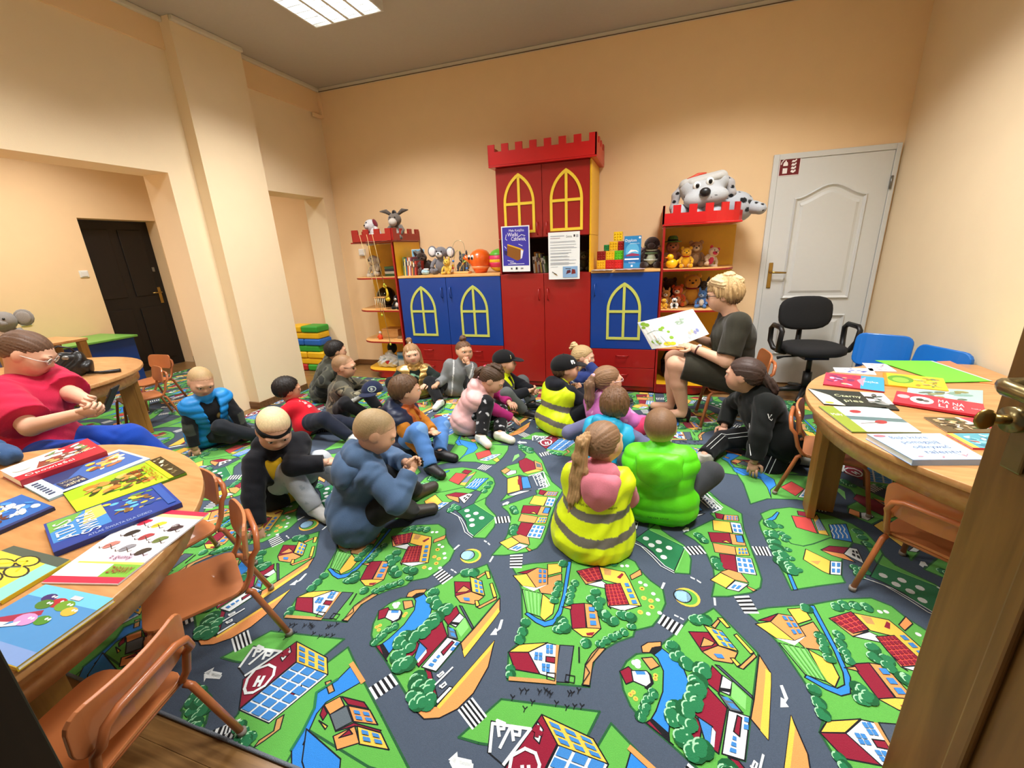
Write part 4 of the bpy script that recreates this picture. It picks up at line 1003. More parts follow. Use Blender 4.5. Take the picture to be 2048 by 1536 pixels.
def surface(fld, h):
    """surface-nets mesh of a field, evaluated only in blocks near the surface"""
    B = 8; lo = fld.lo - 3 * h; n = np.ceil((fld.hi + 3 * h - lo) / (h * B)).astype(int)
    bi = np.stack(np.meshgrid(*[np.arange(m) for m in n], indexing='ij'), -1).reshape(-1, 3)
    cen = (lo + (bi + 0.5) * (B * h)).astype(f32); dc = fld(cen); act = np.abs(dc) < B * h * 0.87 * 1.45 + 0.012
    D = np.where(dc > 0, 1.0, -1.0).astype(f32).reshape(n); D = np.repeat(np.repeat(np.repeat(D, B, 0), B, 1), B, 2)
    ab = bi[act]; off = np.stack(np.meshgrid(*[np.arange(B)] * 3, indexing='ij'), -1).reshape(-1, 3)
    idx = (ab[:, None, :] * B + off[None]).reshape(-1, 3); D[idx[:, 0], idx[:, 1], idx[:, 2]] = fld((lo + idx * h).astype(f32))
    S = D < 0; N = np.array(D.shape) - 1
    c8 = [S[i:i + N[0], j:j + N[1], k:k + N[2]] for i in (0, 1) for j in (0, 1) for k in (0, 1)]
    sm = sum(c.astype(np.uint8) for c in c8); cell = np.argwhere((sm > 0) & (sm < 8))
    if not len(cell): return np.zeros((0, 3)), np.zeros((0, 4), int)
    vid = np.full(tuple(N), -1, np.int64); vid[tuple(cell.T)] = np.arange(len(cell))
    acc = np.zeros((len(cell), 3)); cnt = np.zeros(len(cell)); O = np.array([(i, j, k) for i in (0, 1) for j in (0, 1) for k in (0, 1)])
    val = [D[tuple((cell + o).T)] for o in O]
    for a in range(8):
        for b in range(a + 1, 8):
            if np.abs(O[a] - O[b]).sum() != 1: continue
            va, vb = val[a], val[b]; m = (va < 0) != (vb < 0); t = np.where(m, va / np.where(m, va - vb, 1), 0); acc += np.where(m[:, None], O[a] + t[:, None] * (O[b] - O[a]), 0); cnt += m
    P = lo + (cell + acc / cnt[:, None]) * h; Q = []
    for ax in range(3):
        u, v = [(1, 2), (2, 0), (0, 1)][ax]; sl0 = [slice(1, -1)] * 3; sl0[ax] = slice(0, -1); sl1 = list(sl0); sl1[ax] = slice(1, None)
        A, Bq = S[tuple(sl0)], S[tuple(sl1)]; e = np.argwhere(A != Bq)
        if not len(e): continue
        fl = A[tuple(e.T)]; base = e + 1; base[:, ax] -= 1; du = np.zeros(3, int); du[u] = 1; dv = np.zeros(3, int); dv[v] = 1
        q = np.stack([vid[tuple((base - du - dv).T)], vid[tuple((base - dv).T)], vid[tuple(base.T)], vid[tuple((base - du).T)]], 1)
        q[~fl] = q[~fl][:, ::-1]; Q.append(q)
    Q = np.concatenate(Q); Q = Q[(Q >= 0).all(1)]; return P, Q
def mesh_obj(name, P, Q, m, parent, org, colour=None):
    me = bpy.data.meshes.new(name); me.vertices.add(len(P)); me.vertices.foreach_set('co', (np.asarray(P) - org).astype(f32).ravel())
    me.loops.add(Q.size); me.loops.foreach_set('vertex_index', Q.ravel().astype(np.int32)); me.polygons.add(len(Q)); me.polygons.foreach_set('loop_start', np.arange(0, Q.size, 4, dtype=np.int32)); me.polygons.foreach_set('loop_total', np.full(len(Q), 4, np.int32))
    me.polygons.foreach_set('use_smooth', np.ones(len(Q), bool)); me.update(calc_edges=True)
    if colour is not None:
        at = me.color_attributes.new('ink', 'FLOAT_COLOR', 'POINT'); a = np.ones((len(P), 4), f32); a[:, :3] = colour; at.data.foreach_set('color', a.ravel())
    me.materials.append(m); o = bpy.data.objects.new(name, me); COL.objects.link(o); o.parent = parent; return o
SKINM = mat('skin', 'ffffff', 0.5, 0.02, 90, bump=0.05, bscale=300, attr='ink', spec=0.35)
CLOTH = mat('cloth', 'ffffff', 0.85, 0.04, 160, bump=0.25, bscale=260, attr='ink', spec=0.2, sheen=0.1)
SHINY = mat('padded_nylon', 'ffffff', 0.45, 0.03, 60, bump=0.15, bscale=120, attr='ink', spec=0.4)
FOIL = mat('metallic_gold_fabric', 'ffffff', 0.28, 0.1, 40, bump=0.5, bscale=60, attr='ink', metal=0.65)
HAIRM = mat('hair', 'ffffff', 0.55, 0.10, 200, bump=0.25, bscale=150, attr='ink', spec=0.35)
LEATH = mat('shoe_material', 'ffffff', 0.5, 0.04, 90, bump=0.1, attr='ink')
EYEW = mat('eye_white', 'e8e4de', 0.2, 0.0); EYED = mat('eye_iris', '2a1c14', 0.15, 0.0)
def ik(a, t, l1, l2, pole):
    """joint between a and t at bone lengths l1, l2 bending towards pole (direction); returns joint, end"""
    d = t - a; L = float(np.linalg.norm(d)); dn = nrm(d); L2 = min(L, (l1 + l2) * 0.995); L2 = max(L2, abs(l1 - l2) * 1.05 + 0.02); e = a + dn * L2
    x = (l1 * l1 - l2 * l2 + L2 * L2) / (2 * L2); hh = math.sqrt(max(0, l1 * l1 - x * x)); p = pole - dn * float(pole @ dn); return a + dn * x + nrm(p) * hh, e
def frame(yaw, pitch=0.0, roll=0.0):
    """rows: right, forward, up (yaw degrees from +x, pitch nods down)"""
    y, p, r = [math.radians(v) for v in (yaw, pitch, roll)]; f = V3(math.cos(y) * math.cos(p), math.sin(y) * math.cos(p), -math.sin(p)); rt = V3(math.sin(y), -math.cos(y), 0); u = np.cross(rt, f)
    return np.stack([rt * math.cos(r) + u * math.sin(r), f, u * math.cos(r) - rt * math.sin(r)]).astype(f32)
class Pose:
    def __init__(s, d):
        A = s.adult = bool(d.get('adult')); z = s.z = d['s']; g = lambda n: np.array(d[n], f32)
        s.P = g('P'); s.H = g('H'); dirn = nrm(s.P - s.H); s.hh = (0.228 if A else 0.196) * z
        N0 = g('N'); s.N = (s.H + nrm(N0 - s.H) * (0.165 if A else 0.135) * z).astype(f32); s.u = nrm(s.N - s.P); ty = math.radians(d['ty']); f = V3(math.cos(ty), math.sin(ty), 0); s.f = nrm(f - s.u * float(f @ s.u)); s.L = np.cross(s.u, s.f)
        sw = (0.175 if A else 0.112) * z; hw = (0.095 if A else 0.066) * z; s.sw = sw; s.hw = hw
        s.S = {1: s.N - s.u * 0.03 * z + s.L * sw, -1: s.N - s.u * 0.03 * z - s.L * sw}; s.Hp = {1: s.P + s.L * hw, -1: s.P - s.L * hw}
        ua, fa, th, sh = (0.28, 0.245, 0.42, 0.40) if A else (0.172, 0.155, 0.258, 0.25)
        s.E = {}; s.W = {}; s.K = {}; s.A = {}
        for k, n in ((1, 'L'), (-1, 'R')):
            s.E[k], s.W[k] = ik(s.S[k], g('h' + n), ua * z, fa * z, g('e' + n)); kp = g('k' + n)
            s.K[k], s.A[k] = ik(s.Hp[k], g('a' + n), th * z, sh * z, kp - (s.Hp[k] + g('a' + n)) / 2)
        s.F = frame(d['hy'], d['hp'], d['hr']); s.q = (1.45 if A else 1.0) * z
        s.foot = {}
        for k in (1, -1):
            v = s.A[k] - s.P; v[2] = 0; sd = s.K[k] - s.A[k]; w_ = nrm(v) + 0.25 * s.f; w_[2] = 0; s.foot[k] = nrm(w_)
    def hl(s, *p): return s.H + (np.array(p, f32) * s.hh) @ s.F          # head-local (right, forward, up) -> world
    def tl(s, p): l = np.asarray(p) - s.P; return np.stack([l @ -s.L, l @ s.f, l @ s.u], -1)   # torso-local (right, forward, up)
    def tw(s, r, f, u): return s.P - s.L * r + s.f * f + s.u * u
def head_prims(F, o, face=True):
    h = o.hh; B = o.F
    def e(c, r, **k): F.ell(o.hl(*c), np.array(r) * h, B, **k)
    e((0, -.07, .13), (.365, .45, .365)); e((0, .05, -.06), (.315, .385, .36), k=.04); e((0, .20, -.30), (.20, .19, .17), k=.05)
    for s in (-1, 1): e((s * .17, .22, -.14), (.15, .15, .15), k=.04)
    if face:
        for s in (-1, 1): e((s * .155, .475, .02), (.085, .075, .055), k=.02, sub=True)
        F.cone(o.hl(0, .40, .02), o.hl(0, .465, -.11), .035 * h, .058 * h, k=.012)
        for s in (-1, 1): e((s * .05, .42, -.125), (.045, .05, .04), k=.012)
        e((0, .385, -.225), (.10, .055, .026), k=.010); e((0, .38, -.275), (.085, .055, .028), k=.010)
        for s in (-1, 1): e((s * .155, .39, .10), (.11, .06, .03), k=.02)
    for s in (-1, 1):
        e((s * .375, -.04, -.03), (.04, .10, .14), k=.012)
def hand_mesh(mb, W, E, q, curl, spread, palm, k, pinch=0.0):
    """palm and five bent fingers as tapered tubes; palm = normal pointing out of the palm; curl 0 flat .. 1 fist"""
    d = Vector(nrm(W - E)); n = Vector(palm); n = (n - d * n.dot(d)).normalized(); sd = d.cross(n) * k      # towards the thumb side
    W = Vector(W); q = q * 0.95; pw = 0.029 * q; pl = 0.050 * q
    mb.ball(W + d * pl * 0.55, (pw, pl * 0.78, 0.0145 * q), 12, Matrix((( sd.x, d.x, n.x, 0), (sd.y, d.y, n.y, 0), (sd.z, d.z, n.z, 0), (0, 0, 0, 1))))
    mb.tube([W - d * 0.02 * q, W + d * pl * 0.3], [0.0195 * q, 0.021 * q], 10)
    for i, (off, ln) in enumerate(((0.75, 0.047), (0.26, 0.053), (-0.24, 0.049), (-0.70, 0.038))):
        b = W + d * pl * (0.95 - 0.06 * abs(i - 1)) + sd * pw * off; dr = (d + sd * spread * off * 0.5).normalized(); pts = [b]; a = curl * (1.0 + 0.12 * i) * 0.9
        for j, seg in enumerate((0.42, 0.33, 0.25)):
            ax = dr.cross(n); dr2 = (Matrix.Rotation(a * (0.8 if j == 0 else 1.1) * (j + 0.55), 3, ax) @ dr).normalized(); pts.append(pts[-1] + dr2 * ln * q * seg)
        mb.tube(pts, [0.0080 * q, 0.0076 * q, 0.0068 * q, 0.0052 * q], 7); mb.ball(pts[-1], 0.0053 * q, 6)
    b = W + d * pl * 0.22 + sd * pw * 0.75; t1 = b + (d * 0.45 + sd * 0.75 + n * 0.25).normalized() * 0.026 * q; t2 = t1 + (d * 0.85 + sd * (0.25 - 0.5 * curl) + n * (0.25 + pinch)).normalized() * 0.022 * q; t3 = t2 + (d * 0.9 - sd * 0.2 * curl + n * 0.3).normalized() * 0.014 * q
    mb.tube([b, t1, t2, t3], [0.0105 * q, 0.0092 * q, 0.0082 * q, 0.006 * q], 7); mb.ball(t3, 0.0062 * q, 6)
def join_mb(P, Q, mb):
    """append a tube mesh (triangles kept as degenerate-free quads where possible)"""
    v = np.array(mb.v); n = len(P); qs = []
    for f in mb.f:
        if len(f) == 4: qs.append(f)
        else:
            for i in range(1, len(f) - 1, 2):
                c = f[i + 2] if i + 2 < len(f) else None
                if c is not None: qs.append((f[0], f[i], f[i + 1], c))
                else:
                    m = len(v); v = np.vstack([v, (np.array(v[f[i]]) + v[f[i + 1]])[None] / 2]); qs.append((f[0], f[i], m, f[i + 1]))
    return np.vstack([P, v]), np.vstack([Q, np.array(qs) + n])
def hexlin(c): return np.array(lin(c), f32)
def torso_field(o, t, k=0.03, flare=0.0, hem=None, barrel=0.0):
    q = o.q; F = Field(k * q); C = o.N - o.u * 0.105 * q
    if barrel:
        for s in (1, -1): F.cone(o.P + o.u * .0 * q + o.L * s * .05 * q, C + o.L * s * .045 * q + o.u * .0 * q, barrel * q, barrel * q * .90)
    F.cone(o.Hp[1] - o.L * .004, o.Hp[-1] + o.L * .004, 0.080 * q + t + flare, 0.080 * q + t + flare)
    F.cone(o.P + o.u * .02 * q, C, 0.086 * q + t + flare * .5, 0.092 * q + t); F.cone(C + o.L * .045 * q, C - o.L * .045 * q, 0.078 * q + t, 0.078 * q + t)
    F.cone(o.S[1] - o.u * .02 * q - o.L * .01, o.S[-1] - o.u * .02 * q + o.L * .01, 0.047 * q + t, 0.047 * q + t)
    if hem is not None: F.pr.append(('m', lambda p: (hem * q - o.tl(p)[:, 2]) * .9))
    return F
def build_body(t, o, skin, org, hands, lip='b5605a', face=True):
    q = o.q; F = torso_field(o, 0.0); F.cone(o.N - o.u * .03 * q, o.hl(0, -.08, -.30), 0.040 * q, 0.036 * q, k=.02)
    head_prims(F, o, face)
    for k in (1, -1):
        F.cone(o.S[k], o.E[k], 0.036 * q, 0.030 * q, k=.02); F.cone(o.E[k], o.W[k], 0.030 * q, 0.0205 * q, k=.015)
        F.cone(o.Hp[k], o.K[k], 0.062 * q, 0.044 * q, k=.02); F.cone(o.K[k], o.K[k] * .62 + o.A[k] * .38, 0.044 * q, 0.043 * q, k=.015); F.cone(o.K[k] * .62 + o.A[k] * .38, o.A[k], 0.043 * q, 0.026 * q, k=.02)
        F.cone(o.A[k] - V3(0, 0, .02) * q, o.A[k] + o.foot[k] * .10 * q - V3(0, 0, .028) * q, .026 * q, .022 * q, k=.015)
    F.cut.append(lambda p: 0.011 - p[:, 2])
    P, Q = surface(F, 0.0068 if not o.adult else 0.0075)
    mb = MB()
    for k in (1, -1):
        hp = hands.get(k)
        if hp: hand_mesh(mb, o.W[k], o.E[k], o.q * (0.93 if o.adult else 1.0), hp[0], hp[1], hp[2], k, hp[3] if len(hp) > 3 else 0.0)
    if mb.v: P, Q = join_mb(P, Q, mb)
    col = np.tile(hexlin(skin), (len(P), 1)); l = (P - o.H) @ o.F.T / o.hh
    lipm = np.exp(-((l[:, 0] / .11) ** 4 + ((l[:, 2] + .25) / .05) ** 2)) * (l[:, 1] > .30); col = col * (1 - lipm[:, None]) + hexlin(lip) * lipm[:, None]
    ck = np.exp(-(((np.abs(l[:, 0]) - .2) / .09) ** 2 + ((l[:, 2] + .13) / .09) ** 2)) * (l[:, 1] > .2) * .35; col = col * (1 - ck[:, None]) + hexlin('d08a78') * ck[:, None]
    b = mesh_obj('body', P, Q, SKINM, t, org, col)
    if face:
        for s in (-1, 1):
            c = o.hl(s * .158, .372, .02); r = .066 * o.hh; ey = MB().ball(Vector(c - org), r, 12, Matrix(o.F.T.tolist()).to_4x4()).build('eye', EYEW, t)
            ir = Vector(c + o.F[1] * r * .58 - org); MB().ball(ir, (r * .62, r * .48, r * .62), 10, Matrix(o.F.T.tolist()).to_4x4()).build('iris', EYED, ey)
    return b
def brow_parts(t, o, org, c):
    m = mat('brow_' + c, c, 0.7)
    for s in (-1, 1): MB().tube([Vector(o.hl(s * x, y, z) - org) for x, y, z in ((.06, .435, .115), (.15, .43, .145), (.24, .375, .12))], .012 * o.hh, 6).build('eyebrow', m, t)
def build_hair(t, o, org, c, style, t0=.05, tips=None, name='hair', skin=None):
    """hair shell over the skull with a shaped hairline and combed strands"""
    h = o.hh; F = Field(.012 if o.adult else .010); B = o.F
    line = {'short': ([-.6, -.3, -.16, -.02, .10, .24, .36, .5], [-.30, -.28, -.22, .05, .0, .20, .29, .30]), 'buzz': ([-.6, -.3, -.16, -.02, .10, .24, .36, .5], [-.28, -.26, -.20, .05, .02, .21, .31, .32]),
            'crop': ([-.6, -.3, -.16, -.02, .10, .24, .36, .5], [-.33, -.33, -.28, -.06, -.08, .12, .20, .22]),
            'tied': ([-.6, -.3, -.16, -.02, .10, .22, .34, .5], [-.24, -.22, -.12, .04, .0, .16, .27, .30]), 'bob': ([-.6, -.3, -.1, .06, .18, .28, .38, .5], [-.50, -.50, -.45, -.36, -.10, .12, .22, .24]), 'long': ([-.6, -.2, .0, .12, .22, .32, .40, .5], [-.9, -.9, -.85, -.6, .0, .20, .28, .30])}[style]
    F.ell(o.hl(0, -.075, .135), np.array((.365 + t0, .45 + t0, .365 + t0)) * h, B)
    F.ell(o.hl(0, -.15, -.04), np.array((.325 + t0 * .7, .345 + t0 * .9, .33)) * h, B, k=.03)
    if style in ('bob', 'crop'):
        for s in (-1, 1): F.ell(o.hl(s * .30, -.06, -.08 if style == 'bob' else .05), np.array((.12, .26, .30) if style == 'bob' else (.10, .24, .19)) * h, B, k=.02)
    if style == 'long':
        for s in (-1, 1): F.cone(o.hl(s * .33, -.02, .05), o.hl(s * .36, .02, -.66), .13 * h, .10 * h); F.cone(o.hl(s * .2, -.30, .0), o.hl(s * .22, -.28, -.75), .18 * h, .13 * h)
    Hc, Fr = o.H, o.F
    def az(l): return np.arctan2(l[:, 0], l[:, 2] - .02) if style == 'tied' else np.arctan2(l[:, 0], l[:, 1] + .16)
    def hl_(l): return np.interp(l[:, 1], line[0], line[1])
    if style != 'buzz':
        amp = {'short': .0022, 'tied': .0016, 'crop': .0052}.get(style, .0032)
        def disp(p):
            l = (p - Hc) @ Fr.T / h; a = az(l); return amp * (np.sin(a * 26 + 3 * np.sin(a * 5 + l[:, 2] * 3)) + .7 * np.sin(a * 47 + l[:, 2] * 5))
        F.disp = disp
    def cut(p):
        l = (p - Hc) @ Fr.T / h; a = az(l); j = 2.6 if style == 'crop' else 1.0; return (hl_(l) + j * (.018 * np.sin(a * 31) + .012 * np.sin(a * 67)) - l[:, 2]) * h * .8
    F.cut.append(cut)
    P, Q = surface(F, 0.0058)
    col = np.tile(hexlin(c), (len(P), 1)); l = (P - Hc) @ Fr.T / h; a = az(l)
    if tips is not None:
        m = np.clip((tips[1] - l[:, 2]) / tips[2], 0, 1)[:, None]; col = col * (1 - m) + hexlin(tips[0]) * m
    if style == 'buzz' and skin:
        m = (.95 * (1 - np.clip((l[:, 2] - hl_(l)) / .30, 0, 1)) ** 1.3)[:, None]; col = col * (1 - m) + hexlin(skin) * m
    st = 1 + (.10 if style == 'buzz' else .26 if style == 'crop' else .24) * (np.sin(a * 38 + 2 * np.sin(a * 9)) * .5 + np.sin(a * 71 + l[:, 2] * 9) * .5); col = col * st[:, None]
    return mesh_obj(name, P, Q, HAIRM, t, org, np.clip(col, 0, 1))
def locks(t, o, org, c, chains, name='ponytail', k=.02):
    F = Field(k)
    for ch in chains:
        pts = [o.hl(*p[:3]) for p in ch]
        for (a, b), (p, q) in zip(zip(pts[:-1], pts[1:]), zip(ch[:-1], ch[1:])): F.cone(a, b, p[3] * o.hh, q[3] * o.hh)
    fr = nrm(np.array(o.hl(*chains[0][-1][:3])) - np.array(o.hl(*chains[0][0][:3]))); sx = nrm(np.cross(fr, V3(.3, .5, .2)))
    sy = np.cross(fr, sx); F.disp = lambda p: 0.0028 * (np.sin(p @ sx * 330 + np.sin(p @ fr * 40)) + np.sin(p @ sy * 290 + 1.0 + np.sin(p @ fr * 33)))
    P, Q = surface(F, 0.0055); st = 1 + .22 * np.sin(P @ sx * 420 + 1.5 * np.sin(P @ fr * 25)) * np.sin(P @ sy * 390); return mesh_obj(name, P, Q, HAIRM, t, org, np.clip(np.tile(hexlin(c), (len(P), 1)) * st[:, None], 0, 1))
def wrinkle(o, amp):
    """soft irregular creases across a sleeve or coat"""
    a, b, u = o.L, o.f, o.u
    def w(p):
        x, y, z = p @ a, p @ b, p @ u; n1 = np.sin(x * 19 + 2.1 * np.sin(y * 13 + 1) + z * 11); n2 = np.sin(y * 23 - z * 17 + 1.7 * np.sin(x * 15))
        return amp * (.55 * np.sin(z * 61 + x * 27 + 2.6 * n1) * (.5 + .5 * n2) + .35 * np.sin(x * 71 - y * 53 + z * 29 + 2.0 * n2) + .4 * n1 * n2)
    return w
def build_top(t, o, org, name, c, thick=.016, sleeves=True, flare=.01, quilt=0.0, hood=None, m=None, paint=None, sleeve_len=1.0, hem=-.09, amp=.0035, h=.0068, collar=True, open_front=0.0, barrel=0.0, lap=0.0):
    q = o.q; F = torso_field(o, thick, flare=flare, hem=hem, barrel=barrel)
    if open_front:
        def opn(p):
            l = o.tl(p); return np.minimum(np.minimum(open_front * q * (0.35 + np.clip(l[:, 2] / (.30 * q), 0, 1)) - np.abs(l[:, 0]), l[:, 1] - .02 * q), 0.05)
        F.pr.append(('m', opn))
    if lap:
        for k in (1, -1): F.cone(o.Hp[k], o.Hp[k] + (o.K[k] - o.Hp[k]) * lap, .078 * q + thick, .070 * q + thick, k=.03)
    if collar: F.cone(o.N - o.u * .02 * q, o.N + o.u * .022 * q, .050 * q + thick * .4, .046 * q + thick * .4, k=.02)
    if sleeves:
        for k in (1, -1):
            F.cone(o.S[k], o.E[k], .040 * q + thick * .8, .036 * q + thick * .8, k=.022)
            if sleeve_len > .55:
                w = o.E[k] + (o.W[k] - o.E[k]) * ((sleeve_len - .5) * 2); F.cone(o.E[k], w, .036 * q + thick * .8, .027 * q + thick * .75, plane=(w - nrm(w - o.E[k]) * .012 * q, nrm(w - o.E[k])), k=.014)
            else:
                w = o.S[k] + (o.E[k] - o.S[k]) * sleeve_len * 2; F.pr[-1] = ('c', o.S[k], o.E[k], .043 * q + thick, .045 * q + thick, (w, nrm(w - o.S[k])), .02)
    if hood:
        F.ell(o.N - o.f * .062 * q + o.u * (hood * .01) * q, np.array((.095, .052, .06)) * q * 1.0, np.stack([o.L, o.f, o.u]), k=.02)
        for s in (-1, 1): F.cone(o.N - o.f * .05 * q + o.L * s * .06 * q + o.u * .02 * q, o.N + o.f * .045 * q + o.L * s * .045 * q - o.u * .005 * q, .034 * q, .020 * q, k=.02)
    dz = wrinkle(o, amp)
    if quilt:
        def disp(p):
            w = o.tl(p)[:, 2]; return -.007 * np.abs(np.sin(w * math.pi / quilt)) + dz(p) * .6
        F.disp = disp
    else: F.disp = dz
    F.cut.append(lambda p: 0.0115 - p[:, 2])
    P, Q = surface(F, h); l = o.tl(P) / q; col = np.tile(hexlin(c), (len(P), 1))
    if paint is not None: col = paint(P, l, col, o)
    ob = mesh_obj(name, P, Q, m or CLOTH, t, org, col); ob_f = F; return ob, F
def build_legs(t, o, org, c, m=None, paint=None, length=1.0, thick=.012, name='trousers'):
    q = o.q; F = Field(.02 * q); F.cone(o.Hp[1], o.Hp[-1], .081 * q + thick, .081 * q + thick); F.cone(o.P, o.P + o.u * .07 * q, .084 * q + thick, .084 * q + thick)
    for k in (1, -1):
        e = o.K[k] + (o.A[k] - o.K[k]) * length; F.cone(o.Hp[k], o.K[k], .064 * q + thick, .047 * q + thick, k=.022); F.cone(o.K[k], e, .047 * q + thick, .034 * q + thick, plane=(e - nrm(e - o.K[k]) * .01, nrm(e - o.K[k])), k=.016)
    F.disp = wrinkle(o, .0032); F.cut.append(lambda p: 0.0115 - p[:, 2])
    P, Q = surface(F, .0068); col = np.tile(hexlin(c), (len(P), 1))
    if paint is not None: col = paint(P, o.tl(P) / q, col, o)
    return mesh_obj(name, P, Q, m or CLOTH, t, org, col)
def build_shoes(t, o, org, c, sole='dcdcd4', style=None):
    q = o.q
    for k in (1, -1):
        f = o.foot[k]; a = o.A[k]; gz = max(0.0115, a[2] - .052 * q); heel = np.array((a[0], a[1], gz + .034 * q), f32) - f * .015 * q; toe = heel + f * .125 * q - V3(0, 0, .010 * q)
        F = Field(.015 * q); F.cone(heel, toe, .036 * q, .029 * q); F.cone(a + V3(0, 0, .012 * q), heel, .036 * q, .037 * q, plane=(a + V3(0, 0, .016 * q), V3(0, 0, 1))); F.cut.append(lambda p: gz - p[:, 2])
        P, Q = surface(F, .006); col = np.tile(hexlin(c), (len(P), 1)); col[P[:, 2] < gz + .013 * q] = hexlin(sole)
        mesh_obj('shoe', P, Q, LEATH, t, org, col)
def build_cap(t, o, org, c, brim_yaw=0.0, tilt=0.0):
    h = o.hh; F = Field(.01); F.ell(o.hl(0, -.06, .14), np.array((.45, .53, .44)) * h, o.F)
    F.cut.append(lambda p: (.06 + .10 * ((p - o.H) @ o.F[1]) / h - ((p - o.H) @ o.F[2]) / h) * h)
    P, Q = surface(F, .0065); cp = mesh_obj('cap', P, Q, CLOTH, t, org, np.tile(hexlin(c), (len(P), 1)))
    F = Field(.008); B = np.stack([o.F[0], nrm(o.F[1] - o.F[2] * .18), nrm(o.F[2] + o.F[1] * .18)]); F.ell(o.hl(0, .52, .13), np.array((.36, .36, .035)) * h, B); F.cut.append(lambda p: (.30 - ((p - o.H) @ o.F[1]) / h) * h)
    P, Q = surface(F, .005); mesh_obj('brim', P, Q, CLOTH, cp, org, np.tile(hexlin(c), (len(P), 1))); MB().ball(Vector(o.hl(0, -.06, .585) - org), .03 * h, 8).build('button', mat('cap_button', c, 0.8), cp)
    return cp
def badge(parent, o, org, field, draw, origin, du, dv, nd, name='print', lift=.0022):
    """flat print laid on a garment: drawn in (u, v) metres, pushed onto the surface along -nd"""
    pr = Print(0.00022); draw(pr); bm = bmesh.new()
    for f, c in zip(pr.f, pr.col): pass
    uv = np.array(pr.v, f32); start = origin + uv[:, :1] * du + uv[:, 1:2] * dv + nd * .16; dist = np.zeros(len(uv), f32); p = start.copy()
    for _ in range(26): d = field(p.astype(f32)); dist += np.clip(d, -.02, .05) * .85; p = start - nd * dist[:, None]
    p = p + nd * (lift + uv[:, 2:3]) - org; pr.v = [tuple(x) for x in p.tolist()]; bm.free(); return pr.build(name, parent, m=mat('garment_print', 'ffffff', 0.6, 0.02, attr='ink'))
def glasses(t, o, org, c, lens=None):
    g = MB(); h = o.hh
    for s in (-1, 1): g.tube([Vector(o.hl(s * .165 + .105 * math.cos(a), .455, .015 + .08 * math.sin(a)) - org) for a in [2 * math.pi * i / 14 for i in range(14)]], .011 * h, 6, closed=True); g.tube([Vector(o.hl(s * .27, .45, .03) - org), Vector(o.hl(s * .385, .30, .03) - org), Vector(o.hl(s * .40, -.02, .02) - org)], .011 * h, 6)
    g.tube([Vector(o.hl(-.06, .465, .03) - org), Vector(o.hl(0, .485, .045) - org), Vector(o.hl(.06, .465, .03) - org)], .011 * h, 6); go = g.build('glasses_frame', mat('frame_' + c, c, 0.35), t)
    lm = mat('lens_' + (lens or 'clear'), lens or 'e8eef0', 0.08, 0.0, trans=0.0 if lens else 0.9)
    for s in (-1, 1): MB().ball(Vector(o.hl(s * .165, .455, .015) - org), (.10 * h, .006 * h, .075 * h), 12, Matrix(o.F.T.tolist()).to_4x4()).build('lens', lm, go)
def build_hood(parent, o, org, c, m, back, up, r, sx=0.0, amp=.005):
    """hood hanging down behind the neck: a soft pouch with a rolled rim"""
    q = o.q; F = Field(.03); Bt = np.stack([o.L, o.f, o.u]); F.ell(o.tw(sx * q, -back * q, up * q), np.array(r) * q, Bt)
    F.cone(o.tw((sx - r[0] * .75) * q, -(back - .035) * q, (up + r[2] * .62) * q), o.tw((sx + r[0] * .75) * q, -(back - .035) * q, (up + r[2] * .62) * q), .03 * q, .03 * q, k=.04)
    F.cone(o.tw(sx * q, -back * q, up * q), o.tw(sx * q, -(back - .012) * q, (up - r[2] * .95) * q), r[1] * q, r[1] * q * .55, k=.04)
    F.disp = wrinkle(o, amp * .5); P, Q = surface(F, .006); return mesh_obj('hood', P, Q, m, parent, org, np.tile(hexlin(c), (len(P), 1)))
def start(key, label):
    d = dict(PEOPLE[key]); o = Pose(d); loc = (float(o.P[0]), float(o.P[1]), 0.0); t = thing('person', label, 'person', loc); return t, o, np.array(loc, f32)
DOWN = (0, 0, -1)

